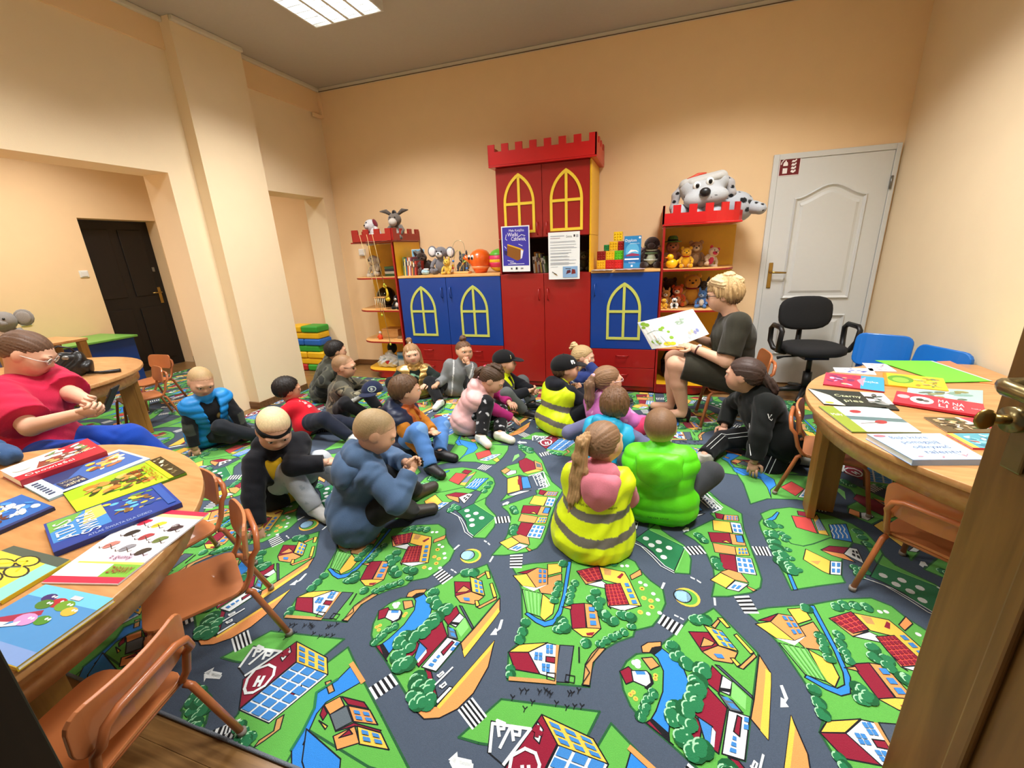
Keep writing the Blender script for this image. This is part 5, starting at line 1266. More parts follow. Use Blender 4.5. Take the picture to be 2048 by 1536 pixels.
PEOPLE = {
'C1':dict(P=(-3.283,2.212,0.12),N=(-3.171,2.152,0.4),H=(-3.14,2.132,0.555),hy=-22,hp=30,hr=8,ty=-20,s=1.0,hR=(-3.212,2.005,0.05),hL=(-3.021,2.302,0.015),aL=(-2.943,2.302,0.06),aR=(-3.163,2.402,0.06),kL=(-2.9,2.202,0.124),kR=(-2.86,2.062,0.126),eR=(-1.0,-0.3,0.0),eL=(0.6,0.6,-0.3)),
'C2':dict(P=(-2.025,1.691,0.1),N=(-1.929,1.611,0.368),H=(-1.87,1.571,0.532),hy=-36,hp=34,hr=6,ty=-25,s=1.05,hR=(-1.896,1.364,0.04),hL=(-1.668,1.671,0.306),aL=(-1.625,1.791,0.06),aR=(-1.725,1.591,0.05),kL=(-1.763,1.741,0.258),kR=(-1.649,1.571,0.181),eR=(-1.0,-0.4,0.2),eL=(0.3,-0.8,-0.3)),
'C3':dict(P=(-2.632,2.539,0.1),N=(-2.743,2.539,0.266),H=(-2.778,2.539,0.388),hy=58,hp=6,hr=-12,ty=28,s=1.0,hR=(-2.72,2.315,0.04),hL=(-2.381,2.639,-0.038),aL=(-2.112,2.659,0.05),aR=(-2.162,2.459,0.05),kL=(-2.352,2.659,0.22),kR=(-2.382,2.439,0.18),eR=(-0.5,-0.8,0.0),eL=(0.2,0.6,-0.4)),
'C4':dict(P=(-2.605,2.876,0.1),N=(-2.548,2.906,0.351),H=(-2.512,2.926,0.483),hy=28,hp=10,hr=0,ty=35,s=0.97,hR=(-2.232,2.856,0.304),hL=(-2.337,3.016,0.301),aL=(-2.305,3.036,0.06),aR=(-2.265,2.846,0.06),kL=(-2.345,3.136,0.23),kR=(-2.305,2.716,0.22),eR=(0.0,-0.7,-0.7),eL=(0.0,0.7,-0.6)),
'C5':dict(P=(-3.156,3.282,0.1),N=(-2.994,3.302,0.372),H=(-2.921,3.322,0.517),hy=50,hp=6,hr=0,ty=40,s=0.97,hR=(-2.896,3.182,0.16),hL=(-2.876,3.402,0.16),aL=(-2.856,3.442,0.06),aR=(-2.836,3.232,0.06),kL=(-2.896,3.522,0.22),kR=(-2.876,3.102,0.22),eR=(0.0,-0.7,-0.7),eL=(0.0,0.7,-0.6)),
'C6':dict(P=(-1.427,1.54,0.1),N=(-1.317,1.59,0.433),H=(-1.267,1.62,0.555),hy=34,hp=30,hr=0,ty=50,s=1.06,hR=(-1.09,1.61,0.362),hL=(-1.181,1.71,0.345),aL=(-1.257,1.886,0.06),aR=(-1.186,1.705,0.06),kL=(-1.224,1.86,0.15),kR=(-1.095,1.52,0.253),eR=(0.1,-0.7,-0.6),eL=(0.0,0.8,-0.5)),
'C7':dict(P=(-1.659,2.418,0.1),N=(-1.665,2.418,0.31),H=(-1.605,2.438,0.479),hy=36,hp=4,hr=0,ty=12,s=1.03,hR=(-1.399,2.299,0.05),hL=(-1.416,2.418,0.194),aL=(-1.349,2.366,0.06),aR=(-1.318,2.175,0.05),kL=(-1.346,2.518,0.141),kR=(-1.376,2.218,0.131),eR=(-0.2,-0.8,-0.2),eL=(0.1,0.5,-0.7)),
'C8':dict(P=(-2.223,3.535,0.1),N=(-2.19,3.515,0.296),H=(-2.191,3.505,0.46),hy=-57,hp=2,hr=-6,ty=-55,s=0.97,hR=(-2.183,3.275,0.18),hL=(-2.003,3.395,0.2),aL=(-1.923,3.415,0.06),aR=(-2.143,3.235,0.06),kL=(-1.883,3.575,0.18),kR=(-2.283,3.275,0.2),eR=(-0.8,-0.3,-0.3),eL=(0.8,0.0,-0.3)),
'C9':dict(P=(-1.819,3.657,0.1),N=(-1.747,3.647,0.324),H=(-1.698,3.637,0.473),hy=-42,hp=0,hr=4,ty=-60,s=0.96,hL=(-1.629,3.557,0.378),hR=(-1.899,3.417,0.2),aL=(-1.619,3.417,0.06),aR=(-1.839,3.317,0.06),kL=(-1.559,3.557,0.22),kR=(-2.019,3.477,0.24),eR=(-0.4,0.1,-0.9),eL=(0.5,-0.5,-0.7)),
'C10':dict(P=(-1.363,2.915,0.1),N=(-1.252,2.915,0.322),H=(-1.14,2.915,0.439),hy=10,hp=34,hr=0,ty=5,s=1.02,hR=(-0.965,2.964,0.08),hL=(-1.063,3.055,0.2),aL=(-1.042,2.749,0.06),aR=(-1.161,2.664,0.07),kL=(-1.13,3.015,0.155),kR=(-1.166,2.815,0.276),eR=(0.2,-0.8,0.1),eL=(0.0,0.8,-0.3)),
'C11':dict(P=(-1.256,3.348,0.1),N=(-1.209,3.348,0.341),H=(-1.184,3.348,0.459),hy=14,hp=2,hr=0,ty=6,s=0.97,hR=(-0.96,3.288,0.228),hL=(-0.95,3.378,0.203),aL=(-0.976,3.428,0.06),aR=(-0.996,3.248,0.06),kL=(-1.016,3.568,0.22),kR=(-1.016,3.128,0.22),eR=(0.0,-0.7,-0.6),eL=(0.0,0.7,-0.6)),
'C12':dict(P=(-0.672,3.023,0.1),N=(-0.636,3.063,0.387),H=(-0.604,3.083,0.499),hy=24,hp=-2,hr=0,ty=50,s=1.0,hR=(-0.518,3.143,0.311),hL=(-0.556,3.223,0.3),aL=(-0.532,3.303,0.06),aR=(-0.412,3.183,0.06),kL=(-0.652,3.343,0.24),kR=(-0.372,3.023,0.24),eR=(0.6,-0.5,-0.6),eL=(-0.3,0.6,-0.6)),
'C13':dict(P=(-0.55,3.616,0.1),N=(-0.557,3.616,0.33),H=(-0.549,3.616,0.458),hy=2,hp=6,hr=6,ty=0,s=0.98,hR=(-0.498,3.536,0.418),hL=(-0.27,3.716,0.2),aL=(-0.25,3.716,0.06),aR=(-0.27,3.536,0.06),kL=(-0.29,3.836,0.24),kR=(-0.29,3.496,0.3),eR=(0.5,-0.4,-0.8),eL=(0.0,0.7,-0.6)),
'C14':dict(P=(-0.262,2.816,0.1),N=(-0.287,2.836,0.397),H=(-0.264,2.856,0.494),hy=32,hp=0,hr=0,ty=52,s=0.99,hR=(-0.002,2.876,0.2),hL=(-0.202,3.096,0.2),aL=(-0.162,3.136,0.06),aR=(0.058,2.916,0.06),kL=(-0.322,3.116,0.23),kR=(0.018,2.736,0.23),eR=(0.5,-0.6,-0.5),eL=(-0.6,0.4,-0.5)),
'C15':dict(P=(-0.239,2.39,0.1),N=(-0.2,2.42,0.379),H=(-0.181,2.44,0.482),hy=80,hp=4,hr=0,ty=72,s=0.98,hR=(0.001,2.55,0.2),hL=(-0.399,2.59,0.2),aL=(-0.259,2.73,0.06),aR=(-0.019,2.65,0.06),kL=(-0.439,2.63,0.22),kR=(0.031,2.47,0.22),eR=(0.8,-0.3,-0.4),eL=(-0.8,0.0,-0.4)),
'C16':dict(P=(-0.215,1.78,0.1),N=(-0.194,1.81,0.421),H=(-0.181,1.82,0.515),hy=62,hp=0,hr=0,ty=90,s=1.0,hR=(-0.135,2.02,0.2),hL=(-0.275,2.04,0.2),aL=(-0.155,2.08,0.06),aR=(-0.015,2.06,0.06),kL=(-0.475,1.92,0.36),kR=(-0.095,2.08,0.22),eR=(0.35,0.2,-0.9),eL=(-0.35,0.2,-0.9)),
'C17':dict(P=(0.087,2.06,0.1),N=(0.075,2.09,0.399),H=(0.072,2.11,0.492),hy=82,hp=4,hr=0,ty=88,s=0.98,hR=(0.207,2.32,0.18),hL=(0.007,2.32,0.18),aL=(0.087,2.38,0.06),aR=(0.267,2.34,0.06),kL=(-0.113,2.28,0.22),kR=(0.347,2.2,0.22),eR=(0.5,0.1,-0.8),eL=(-0.5,0.1,-0.8)),
'C18':dict(P=(0.79,2.83,0.17),N=(0.629,2.83,0.457),H=(0.563,2.83,0.577),hy=155,hp=2,hr=0,ty=195,s=1.08,hL=(0.615,2.566,0.05),hR=(0.51,2.97,0.17),aL=(0.91,2.83,0.06),aR=(0.365,2.686,0.07),kL=(0.615,2.623,0.07),kR=(0.342,2.97,0.049),eL=(-0.3,-0.8,-0.2),eR=(-0.2,0.6,-0.4)),
'R':dict(P=(0.6,3.42,0.42),N=(0.565,3.43,0.86),H=(0.487,3.45,1.0),hy=168,hp=8,hr=0,ty=182,s=1.0,adult=1,hL=(0.308,3.3,0.63),hR=(0.33,3.58,0.66),aL=(0.275,3.385,0.11),aR=(0.2,3.55,0.1),kL=(0.12,3.34,0.47),kR=(0.1,3.52,0.47),eL=(0.3,-0.5,-0.9),eR=(0.3,0.5,-0.8)),
'S':dict(P=(-3.17,1.2,0.42),N=(-3.141,1.212,0.825),H=(-3.092,1.28,0.977),hy=42,hp=34,hr=0,ty=36,s=0.95,adult=1,hR=(-2.608,1.168,0.716),hL=(-2.758,1.288,0.73),aL=(-2.74,1.6,0.09),aR=(-2.74,1.18,0.09),kL=(-2.854,1.408,0.657),kR=(-2.733,1.155,0.572),eR=(-0.2,-0.6,-0.9),eL=(-0.2,0.6,-0.9)),
}

def speckle(cols, sc, seed=0):
    """blotchy fabric pattern in torso coordinates"""
    def paint(P, l, col, o):
        v = np.sin(P[:, 0] * sc + 1.7 * np.sin(P[:, 1] * sc * .8 + seed)) + np.sin(P[:, 1] * sc * 1.1 + 1.3 * np.sin(P[:, 2] * sc * .9)) + np.sin(P[:, 2] * sc * .95 + 2 * np.sin(P[:, 0] * sc * .6 + seed)); col = col.copy()
        for th, c in cols: col[v > th] = hexlin(c)
        return col
    return paint
def bands(zs, c='6f6a60', half=.022, curve=0.0):
    def paint(P, l, col, o):
        col = col.copy()
        for z in zs: col[np.abs(l[:, 2] - z + curve * l[:, 0] ** 2) < half] = hexlin(c)
        return col
    return paint
def sleeve_stripe(c, k_side, w=.013):
    """stripe down the outside of a sleeve"""
    def paint(P, l, col, o):
        col = col.copy()
        for k in ((1, -1) if k_side == 0 else (k_side,)):
            for a, b in ((o.S[k], o.E[k]), (o.E[k], o.W[k])):
                ab = b - a; t = np.clip((P - a) @ ab / (ab @ ab), 0, 1); e = P - a - t[:, None] * ab; n = nrm(o.S[k] - o.N + V3(0, 0, .02)); out = e @ n; side = np.linalg.norm(e - out[:, None] * n, axis=1); d = np.linalg.norm(e, axis=1)
                col[(out > .0) & (side < w) & (d < .075 * o.q)] = hexlin(c)
        return col
    return paint
def chain(*fs):
    def paint(P, l, col, o):
        for f in fs: col = f(P, l, col, o)
        return col
    return paint
def scrunchie(t, o, org, c, p, r=.10): MB().ball(Vector(o.hl(*p) - org), r * o.hh, 10).build('hair_tie', mat('tie_' + c, c, 0.8, 0.1, 60, bump=0.5), t)
def flat(curl=.12, n=DOWN, sp=.35): return (curl, sp, n)
# ---- person in blue vest, propped on one hand by the pillar
t, o, g = start('C1', 'person in a bright blue padded vest over black, leaning on one hand beside the pillar')
build_body(t, o, 'cf9f80', g, {-1: flat(.25), 1: flat(.5)}); brow_parts(t, o, g, 'b08c68'); build_hair(t, o, g, 'a98e63', 'buzz', .022, skin='cf9f80')
def p1(P, l, col, o):
    col = col.copy(); m = (np.abs(l[:, 0]) > .14) & (l[:, 2] > .12) & (l[:, 2] < .20); col[m] = hexlin('3c4038'); return col
tp, F1 = build_top(t, o, g, 'jumper', '15171a', .012, paint=p1); build_top(t, o, g, 'padded_vest', '1a86d0', .028, sleeves=False, quilt=.055, m=SHINY, open_front=.045, flare=.012)
badge(tp, o, g, F1, lambda p: p.disc(0, 0, .02, .028, '7a6a30').disc(.002, .003, .012, .018, 'b59a52'), o.tw(-.035, .1, .21), -o.L, o.u, o.f, 'emblem')
build_legs(t, o, g, '20242a'); build_shoes(t, o, g, '1a1c20')
# ---- headband
t, o, g = start('C2', 'person with a black headband, black jacket and pale jeans leaning on the floor')
build_body(t, o, 'd0a084', g, {-1: flat(.35), 1: flat(.4, (0, .2, -1))}); build_hair(t, o, g, 'd2bf94', 'buzz', .03, skin='d0a084')
F = Field(.01); F.ell(o.hl(0, -.06, .10), np.array((.415, .505, .46)) * o.hh, o.F); F.cut.append(lambda p: np.abs(((p - o.H) @ o.F[2]) / o.hh - .14) * o.hh - .09 * o.hh)
P_, Q_ = surface(F, .006); hb = mesh_obj('headband', P_, Q_, CLOTH, t, g, np.tile(hexlin('0c0c0e'), (len(P_), 1)))
badge(hb, o, g, F, lambda p: p.poly([(-.026, .001), (-.019, -.006), (-.010, -.007), (.030, .010), (-.008, -.001), (-.017, -.001)], 'e8e8e8'), o.hl(0, .44, .13), o.F[0], o.F[2], o.F[1], 'logo')
build_top(t, o, g, 'shirt', 'd8ad20', .010, sleeves=False); tp, F2 = build_top(t, o, g, 'jacket', '14151b', .022, open_front=.075, hem=-.10, hood=1.0, lap=.12)
badge(tp, o, g, F2, lambda p: p.text('5225', 0, 0, .026, '8a8a8c'), o.tw(.045, .12, .10), -o.L, o.u, nrm(o.f + o.L * -.4), 'lettering')
build_legs(t, o, g, 'b4bac0', paint=speckle([(1.6, '9aa2aa')], 70)); build_shoes(t, o, g, 'c9c9c6')
MB().tube([Vector(o.W[-1] + nrm(o.E[-1] - o.W[-1]) * .012 + .024 * o.q * (math.cos(a) * o.L + math.sin(a) * o.f) - g) for a in [2 * math.pi * i / 14 for i in range(14)]], .005, 6, closed=True).build('wristband', mat('yellow_band', 'e0b830', 0.6), t)
# ---- red sweatshirt
t, o, g = start('C3', 'person in a red sweatshirt and navy trousers leaning back with legs stretched out')
build_body(t, o, 'c28f70', g, {-1: flat(.2), 1: flat(.4)}); brow_parts(t, o, g, '1c1614'); build_hair(t, o, g, '1b1512', 'short', .055)
tp, F3 = build_top(t, o, g, 'sweatshirt', 'bd1024', .016)
def logo3(p):
    for i in range(3): p.poly([(-.045 + i * .030, 0), (-.027 + i * .030, 0), (-.045 + i * .030, .026 + .015 * i), (-.063 + i * .030, .026 + .015 * i)], 'f0e8e8')
    p.text('adidas', -.065, -.042, .044, 'f0e8e8')
badge(tp, o, g, F3, logo3, o.tw(.055, .08, .13), nrm(o.f * .5 - o.L * .85), o.u, nrm(-o.L * .55 + o.f * .8), 'logo')
build_legs(t, o, g, '161c2c'); build_shoes(t, o, g, 'd8d8d4')
# ---- camouflage top and yellow glasses, holding a cap
t, o, g = start('C4', 'person in a camouflage top and yellow-tinted glasses holding a navy cap')
build_body(t, o, 'd3a283', g, {-1: (.8, .2, (0, 0, 1)), 1: (.5, .3, (0, -.4, -1))}); brow_parts(t, o, g, '6a4c34'); build_hair(t, o, g, '8a6a4a', 'buzz', .022, skin='d3a283'); 
camo = speckle([(.25, '6a6450'), (1.05, '2c2c26'), (1.9, '8a846c')], 46, 1.0)
tp, F4 = build_top(t, o, g, 'sweatshirt', '4d4b40', .017, paint=chain(camo, sleeve_stripe('d8d8d4', -1, .016)))
build_legs(t, o, g, '17181c'); build_shoes(t, o, g, '2c2e30'); glasses(t, o, g, '16120e', 'e0b83c')
cp = thing('baseball_cap', 'navy cap with a pale stitched emblem held on the lap of the camouflage top', 'cap', tuple(float(v) for v in Pose(dict(PEOPLE['C4'])).W[-1] + V3(.03, -.01, .0)))
F = Field(.01); F.ell((0, 0, 0), (.085, .098, .085)); F.cut.append(lambda p: -.005 - p[:, 2]); P_, Q_ = surface(F, .006); cr = mesh_obj('crown', P_, Q_, CLOTH, cp, V3(0, 0, 0), np.tile(hexlin('16203c'), (len(P_), 1)))
F2_ = Field(.01); F2_.ell((.03, -.10, .0), (.075, .07, .008)); F2_.cut.append(lambda p: p[:, 1] + .06); P_, Q_ = surface(F2_, .005); mesh_obj('brim', P_, Q_, CLOTH, cp, V3(0, 0, 0), np.tile(hexlin('16203c'), (len(P_), 1)))
badge(cr, o, V3(0, 0, 0), F, lambda p: p.disc(0, 0, .034, .026, 'a8b8a8').disc(0, 0, .028, .020, '16203c').text('B', -.012, -.012, .034, 'c8d0c0'), V3(.045, -.06, .035), nrm((.8, .6, 0)), V3(0, 0, 1), nrm((.6, -.8, .3)), 'emblem')
# ---- dark haired person behind
t, o, g = start('C5', 'black-haired person in a dark camouflage jacket sitting nearest the corner doorway')
build_body(t, o, 'c79878', g, {}); build_hair(t, o, g, '17120f', 'short', .06); build_top(t, o, g, 'jacket', '3f4038', .02, paint=speckle([(.4, '55564a'), (1.3, '2a2b28')], 40, 2.0)); build_legs(t, o, g, '1c1e22'); build_shoes(t, o, g, '26282a')
# ---- slate blue hooded jacket
t, o, g = start('C6', 'person in a slate blue hooded jacket and black trousers looking down at the hands')
build_body(t, o, 'd3a385', g, {-1: (.95, .1, (.2, .6, .5), .3), 1: (.95, .1, (.2, -.6, .5), .3)}); build_hair(t, o, g, '9c8560', 'buzz', .026, skin='d3a385')
jk, _F = build_top(t, o, g, 'hooded_jacket', '48607f', .024, hood=.5, amp=.005, h=.0062, flare=.018, hem=-.12, lap=.30); build_hood(jk, o, g, '48607f', CLOTH, .100, .250, (.105, .040, .075)); build_top(t, o, g, 'collar_lining', '0e0f12', .004, sleeves=False, hem=.24, collar=True)
lg = build_legs(t, o, g, '141518'); build_shoes(t, o, g, '38322c', '55504a')
_o6 = o
tk = thing('toy_figure', 'tiny dark toy held between the fingers of the slate blue jacket', 'toy', tuple(float(v) for v in (o.W[1] + o.W[-1]) / 2 + o.f * .075 + V3(0, 0, .02)))
MB().box(-.008, .008, -.006, .006, -.02, .015).build('torso', BLKP, tk, .003); MB().ball((0, 0, .022), .008, 8).build('head', BLKP, tk); MB().tube([(-.014, 0, .01), (0, 0, .012), (.014, 0, .008)], .003, 6).build('arms', BLKP, tk)
# ---- mustard sweatshirt and navy vest
t, o, g = start('C7', 'person in a mustard sweatshirt, navy vest with orange lining and jeans')
build_body(t, o, 'd6a687', g, {-1: flat(.3), 1: (.2, .4, (0, 0, 1))}); brow_parts(t, o, g, '4a3420'); build_hair(t, o, g, '573e28', 'short', .075)
build_top(t, o, g, 'sweatshirt', 'b36f1c', .014)
def lin7(P, l, col, o):
    col = col.copy(); m = (np.abs(l[:, 0]) < .075) & (l[:, 1] > .03); col[m] = hexlin('a8521c'); return col
build_top(t, o, g, 'hooded_vest', '19223a', .030, sleeves=False, quilt=.06, m=SHINY, hood=.8, open_front=.045, paint=lin7)
build_legs(t, o, g, '4f7cba', paint=speckle([(1.3, '6a94c8')], 30)); build_shoes(t, o, g, '17181a', '101012')
# ---- gold vest
t, o, g = start('C8', 'person in a shiny gold vest with flowered black sleeves facing the camera')
build_body(t, o, 'ddb093', g, {-1: flat(.3), 1: flat(.3)}); brow_parts(t, o, g, '8a6844'); build_hair(t, o, g, '9a7650', 'long', .035, tips=('b8956a', -.1, .6)); locks(t, o, g, '8a6844', [[(0, -.30, .52, .10), (0, -.42, .62, .13), (0, -.55, .45, .11), (0, -.60, .15, .06)]], 'top_tail'); scrunchie(t, o, g, 'e8e0da', (0, -.25, .52), .07)
build_top(t, o, g, 'blouse', '16201c', .012, paint=speckle([(1.5, '7aa88a'), (2.3, 'e0c0c4')], 58)); build_top(t, o, g, 'metallic_vest', 'd2ab68', .027, sleeves=False, quilt=.05, m=FOIL, open_front=.05, amp=.006); build_legs(t, o, g, '141518'); build_shoes(t, o, g, '2a1418', 'c46a7a')
# ---- grey jacket, finger on the lips
t, o, g = start('C9', 'person in a grey jacket with white trim holding a finger to the lips')
build_body(t, o, 'd0a080', g, {1: (.75, .1, nrm(o.H - o.W[1])), -1: flat(.4)}); brow_parts(t, o, g, '4c3626'); build_hair(t, o, g, '6a4d36', 'tied', .03); locks(t, o, g, '5e4430', [[(0, -.10, .50, .10), (0, -.12, .62, .15), (0, -.14, .68, .10)]], 'bun'); scrunchie(t, o, g, '7a1420', (.02, -.08, .60), .12)
fd = nrm(o.hl(0, .46, -.25) - o.W[1]); MB().tube([Vector(o.W[1] + fd * x * .07 - g) for x in (.5, .8, 1.15, 1.35)], [.008, .0075, .007, .005], 8).build('raised_finger', mat('finger_skin', 'd0a080', 0.5), t)
def trim9(P, l, col, o):
    col = col.copy(); m = (np.abs(np.abs(l[:, 0]) - .055 - l[:, 2] * .10) < .006) & (l[:, 1] > 0); col[m] = hexlin('d8dadb'); return col
build_top(t, o, g, 'jacket', '7d8081', .020, paint=trim9); build_legs(t, o, g, '17181b'); build_shoes(t, o, g, 'd9d9d6', 'c2c2be')
# ---- pink vest
t, o, g = start('C10', 'person in a pale pink padded vest with magenta sleeves pointing at the carpet')
build_body(t, o, 'd0a084', g, {-1: (.3, .5, (0, 0, -1)), 1: flat(.4)}); brow_parts(t, o, g, '3c2a1c'); build_hair(t, o, g, '4a3626', 'tied', .035)
locks(t, o, g, '44301f', [[(.10, .20, .42, .07), (.12, .0, .54, .08), (.10, -.22, .50, .08), (.06, -.42, .30, .08)], [(-.10, .20, .42, .07), (-.12, .0, .54, .08), (-.10, -.22, .50, .08), (-.06, -.42, .30, .08)]], 'braids', .008); scrunchie(t, o, g, 'e8506a', (0, -.46, .24), .11); locks(t, o, g, '4a3626', [[(0, -.48, .18, .12), (0, -.62, -.05, .13), (0, -.60, -.40, .06)]], 'ponytail')
build_top(t, o, g, 'sweatshirt', 'a5246c', .012); build_top(t, o, g, 'hooded_vest', 'e4b2b0', .032, sleeves=False, quilt=.075, m=SHINY, hood=1.6, flare=.015, amp=.004)
build_legs(t, o, g, '17171a', paint=speckle([(1.75, 'b8b8bc')], 120)); build_shoes(t, o, g, 'e0dacc', 'cfc2a4')
# ---- black cap with emblem, reflective vest, facing right
HV = 'd3e813'
t, o, g = start('C11', 'person in a black cap with a yellow emblem and a reflective vest, facing right')
build_body(t, o, 'd2a283', g, {-1: (.6, .3, (0, .5, .5)), 1: (.6, .3, (0, -.5, .5))}); brow_parts(t, o, g, '5a4028'); build_hair(t, o, g, '6a4e36', 'short', .03); cp_ = build_cap(t, o, g, '0f1012')
Fc = Field(.01); Fc.ell(o.hl(0, -.06, .14), np.array((.45, .53, .44)) * o.hh, o.F); badge(cp_, o, g, Fc, lambda p: p.disc(-.008, -.004, .014, .018, 'd8c42a').disc(.010, .006, .013, .016, 'e8e8e4').disc(.012, .004, .005, .006, '15161a'), o.hl(.32, .30, .32), nrm(o.F[1] * .7 - o.F[0] * -.7), o.F[2], nrm(o.F[0] * .75 + o.F[1] * .6 + o.F[2] * .3), 'emblem')
build_top(t, o, g, 'jacket', '15171d', .018); build_top(t, o, g, 'reflective_vest', HV, .027, sleeves=False, paint=bands((.16, .04)), open_front=.03, m=SHINY); build_legs(t, o, g, '5a5f5e'); build_shoes(t, o, g, '1c1d1f')
# ---- second cap, seen from behind
t, o, g = start('C12', 'person in a black cap and reflective vest with grey bands, seen from behind')
build_body(t, o, 'd2a283', g, {-1: (.9, .1, (-.5, .3, .4)), 1: (.9, .1, (.5, -.3, .4))}); build_hair(t, o, g, '5c442e', 'short', .03); cp_ = build_cap(t, o, g, '101113')
Fc = Field(.01); Fc.ell(o.hl(0, -.06, .14), np.array((.45, .53, .44)) * o.hh, o.F); badge(cp_, o, g, Fc, lambda p: p.disc(-.012, .0, .008, .018, 'e6e6e4').disc(.004, .010, .014, .007, 'e6e6e4').disc(.012, -.006, .010, .009, 'e6e6e4'), o.hl(.34, .22, .32), o.F[1], o.F[2], nrm(o.F[0] * .8 + o.F[1] * .4 + o.F[2] * .3), 'emblem')
build_top(t, o, g, 'hooded_jacket', '14161f', .020, hood=1.0); build_top(t, o, g, 'reflective_vest', HV, .029, sleeves=False, flare=.02, paint=bands((.13, .02), curve=.6), m=SHINY); build_legs(t, o, g, '1a1c22'); build_shoes(t, o, g, '1c1d1f')
# ---- blonde with hand on the cheek
t, o, g = start('C13', 'fair-haired person in a navy jacket with white lines, hand on cheek')
build_body(t, o, 'd9ab8e', g, {-1: (.15, .3, nrm(o.H - o.W[-1]))}); brow_parts(t, o, g, '9a7e54'); build_hair(t, o, g, 'b89d6e', 'tied', .045); locks(t, o, g, 'c9b080', [[(-.12, -.35, .40, .10), (-.2, -.52, .48, .11), (-.22, -.66, .28, .07)]]); locks(t, o, g, 'b09468', [[(.25, .05, -.2, .09), (.22, -.05, -.5, .07), (.2, -.1, -.7, .04)], [(-.25, .05, -.2, .09), (-.22, -.05, -.5, .07), (-.2, -.1, -.7, .04)]], 'loose_locks')
build_top(t, o, g, 'jacket', '27366e', .020, paint=chain(sleeve_stripe('d0d6e0', 0, .006), bands((.17,), 'd0d6e0', .006))); build_legs(t, o, g, '20242c'); build_shoes(t, o, g, '2c2e34')
# ---- ponytail and pale glasses
t, o, g = start('C14', 'person with a long ponytail tied by a pale pink bobble and pale glasses')
build_body(t, o, 'd8aa8c', g, {}); build_hair(t, o, g, '86664a', 'tied', .04); scrunchie(t, o, g, 'e6a2b0', (0, -.55, .20), .11); locks(t, o, g, '80624a', [[(0, -.56, .16, .13), (0, -.70, -.10, .17), (0, -.70, -.60, .16), (-.04, -.62, -1.1, .12), (-.06, -.6, -1.5, .04)]]); glasses(t, o, g, 'e6c4c8')
build_top(t, o, g, 'jacket', 'b865a6', .02, paint=speckle([(1.5, 'd89ac8')], 50)); build_legs(t, o, g, 'd23a62'); build_shoes(t, o, g, 'd0c8c8')
# ---- bright blue vest, brown hair
t, o, g = start('C15', 'person with loose brown hair and a turquoise blue vest, back to the camera')
build_body(t, o, 'd8aa8c', g, {}); build_hair(t, o, g, '6a4c34', 'bob', .06, tips=('7e5e42', .2, .5)); build_top(t, o, g, 'sweatshirt', '66688c', .013); build_top(t, o, g, 'vest', '1f9fcb', .027, sleeves=False, hood=.6, m=SHINY, amp=.005); build_legs(t, o, g, '3a3c46'); build_shoes(t, o, g, '55565c')
# ---- long ponytail, reflective vest, nearest the camera
t, o, g = start('C16', 'person with a long fair ponytail and a wide yellow reflective vest, nearest the camera')
build_body(t, o, 'dcae90', g, {}); build_hair(t, o, g, '84654a', 'tied', .035)
locks(t, o, g, 'ab875c', [[(-.10, -.48, .30, .10), (-.15, -.63, .18, .13), (-.20, -.70, -.20, .125), (-.25, -.76, -.75, .115), (-.28, -.84, -1.25, .10), (-.26, -.90, -1.6, .07), (-.20, -.92, -1.85, .02)], [(-.14, -.62, .10, .09), (-.06, -.70, -.5, .10), (-.10, -.82, -1.1, .09), (-.16, -.9, -1.55, .03)]]); scrunchie(t, o, g, '2a1c16', (-.11, -.50, .28), .10)
hs, _F = build_top(t, o, g, 'hooded_sweatshirt', 'd57c8b', .014, hood=.3); q = o.q; build_hood(hs, o, g, 'd57c8b', CLOTH, .128, .225, (.080, .030, .080), .02, .004)
Fv = torso_field(o, .028, flare=.02, barrel=.112); Fv.cone(o.P + o.u * .12 * q, o.P - o.u * .04 * q, .140 * q, .200 * q, k=.04); Fv.disp = wrinkle(o, .006); Fv.cut.append(lambda p: .0115 - p[:, 2])
for k in (1, -1): Fv.cut.append(lambda p, k=k: .060 * q - np.linalg.norm(p - (o.S[k] + o.L * k * .05 + o.f * .035 - o.u * .02), axis=1))
Fv.cut.append(lambda p: .062 * q - np.linalg.norm(p - (o.N - o.f * .045 * q + o.u * .02), axis=1))
P_, Q_ = surface(Fv, .0058); l_ = o.tl(P_) / q; col_ = bands((.105, .0), '6a665c', .020, -1.1)(P_, l_, np.tile(hexlin('d6ea16'), (len(P_), 1)), o); vst = mesh_obj('reflective_vest', P_, Q_, SHINY, t, g, col_)
def vtext(p):
    p.text('Mamy być widoczni na rowerze', -.105, 0, .016, '2a3010', width=.21).rect(.02, .085, .030, .048, '1c2010').rect(-.03, .09, .022, .0235, '6a7820').poly([(.04, .048), (.05, .062), (.06, .048)], '1c2010').line([(-.095, .055), (-.085, .04), (-.075, .06)], .004, '2a3010').rect(-.09, .0, .0155, .0165, '6a7820')
badge(vst, o, g, Fv, vtext, o.tw(0, -.1, .155 * q), -o.L * 1.0, o.u, -o.f, 'lettering')
build_legs(t, o, g, '121316', paint=speckle([(2.2, 'c8ccd0')], 90)); build_shoes(t, o, g, '17181a')
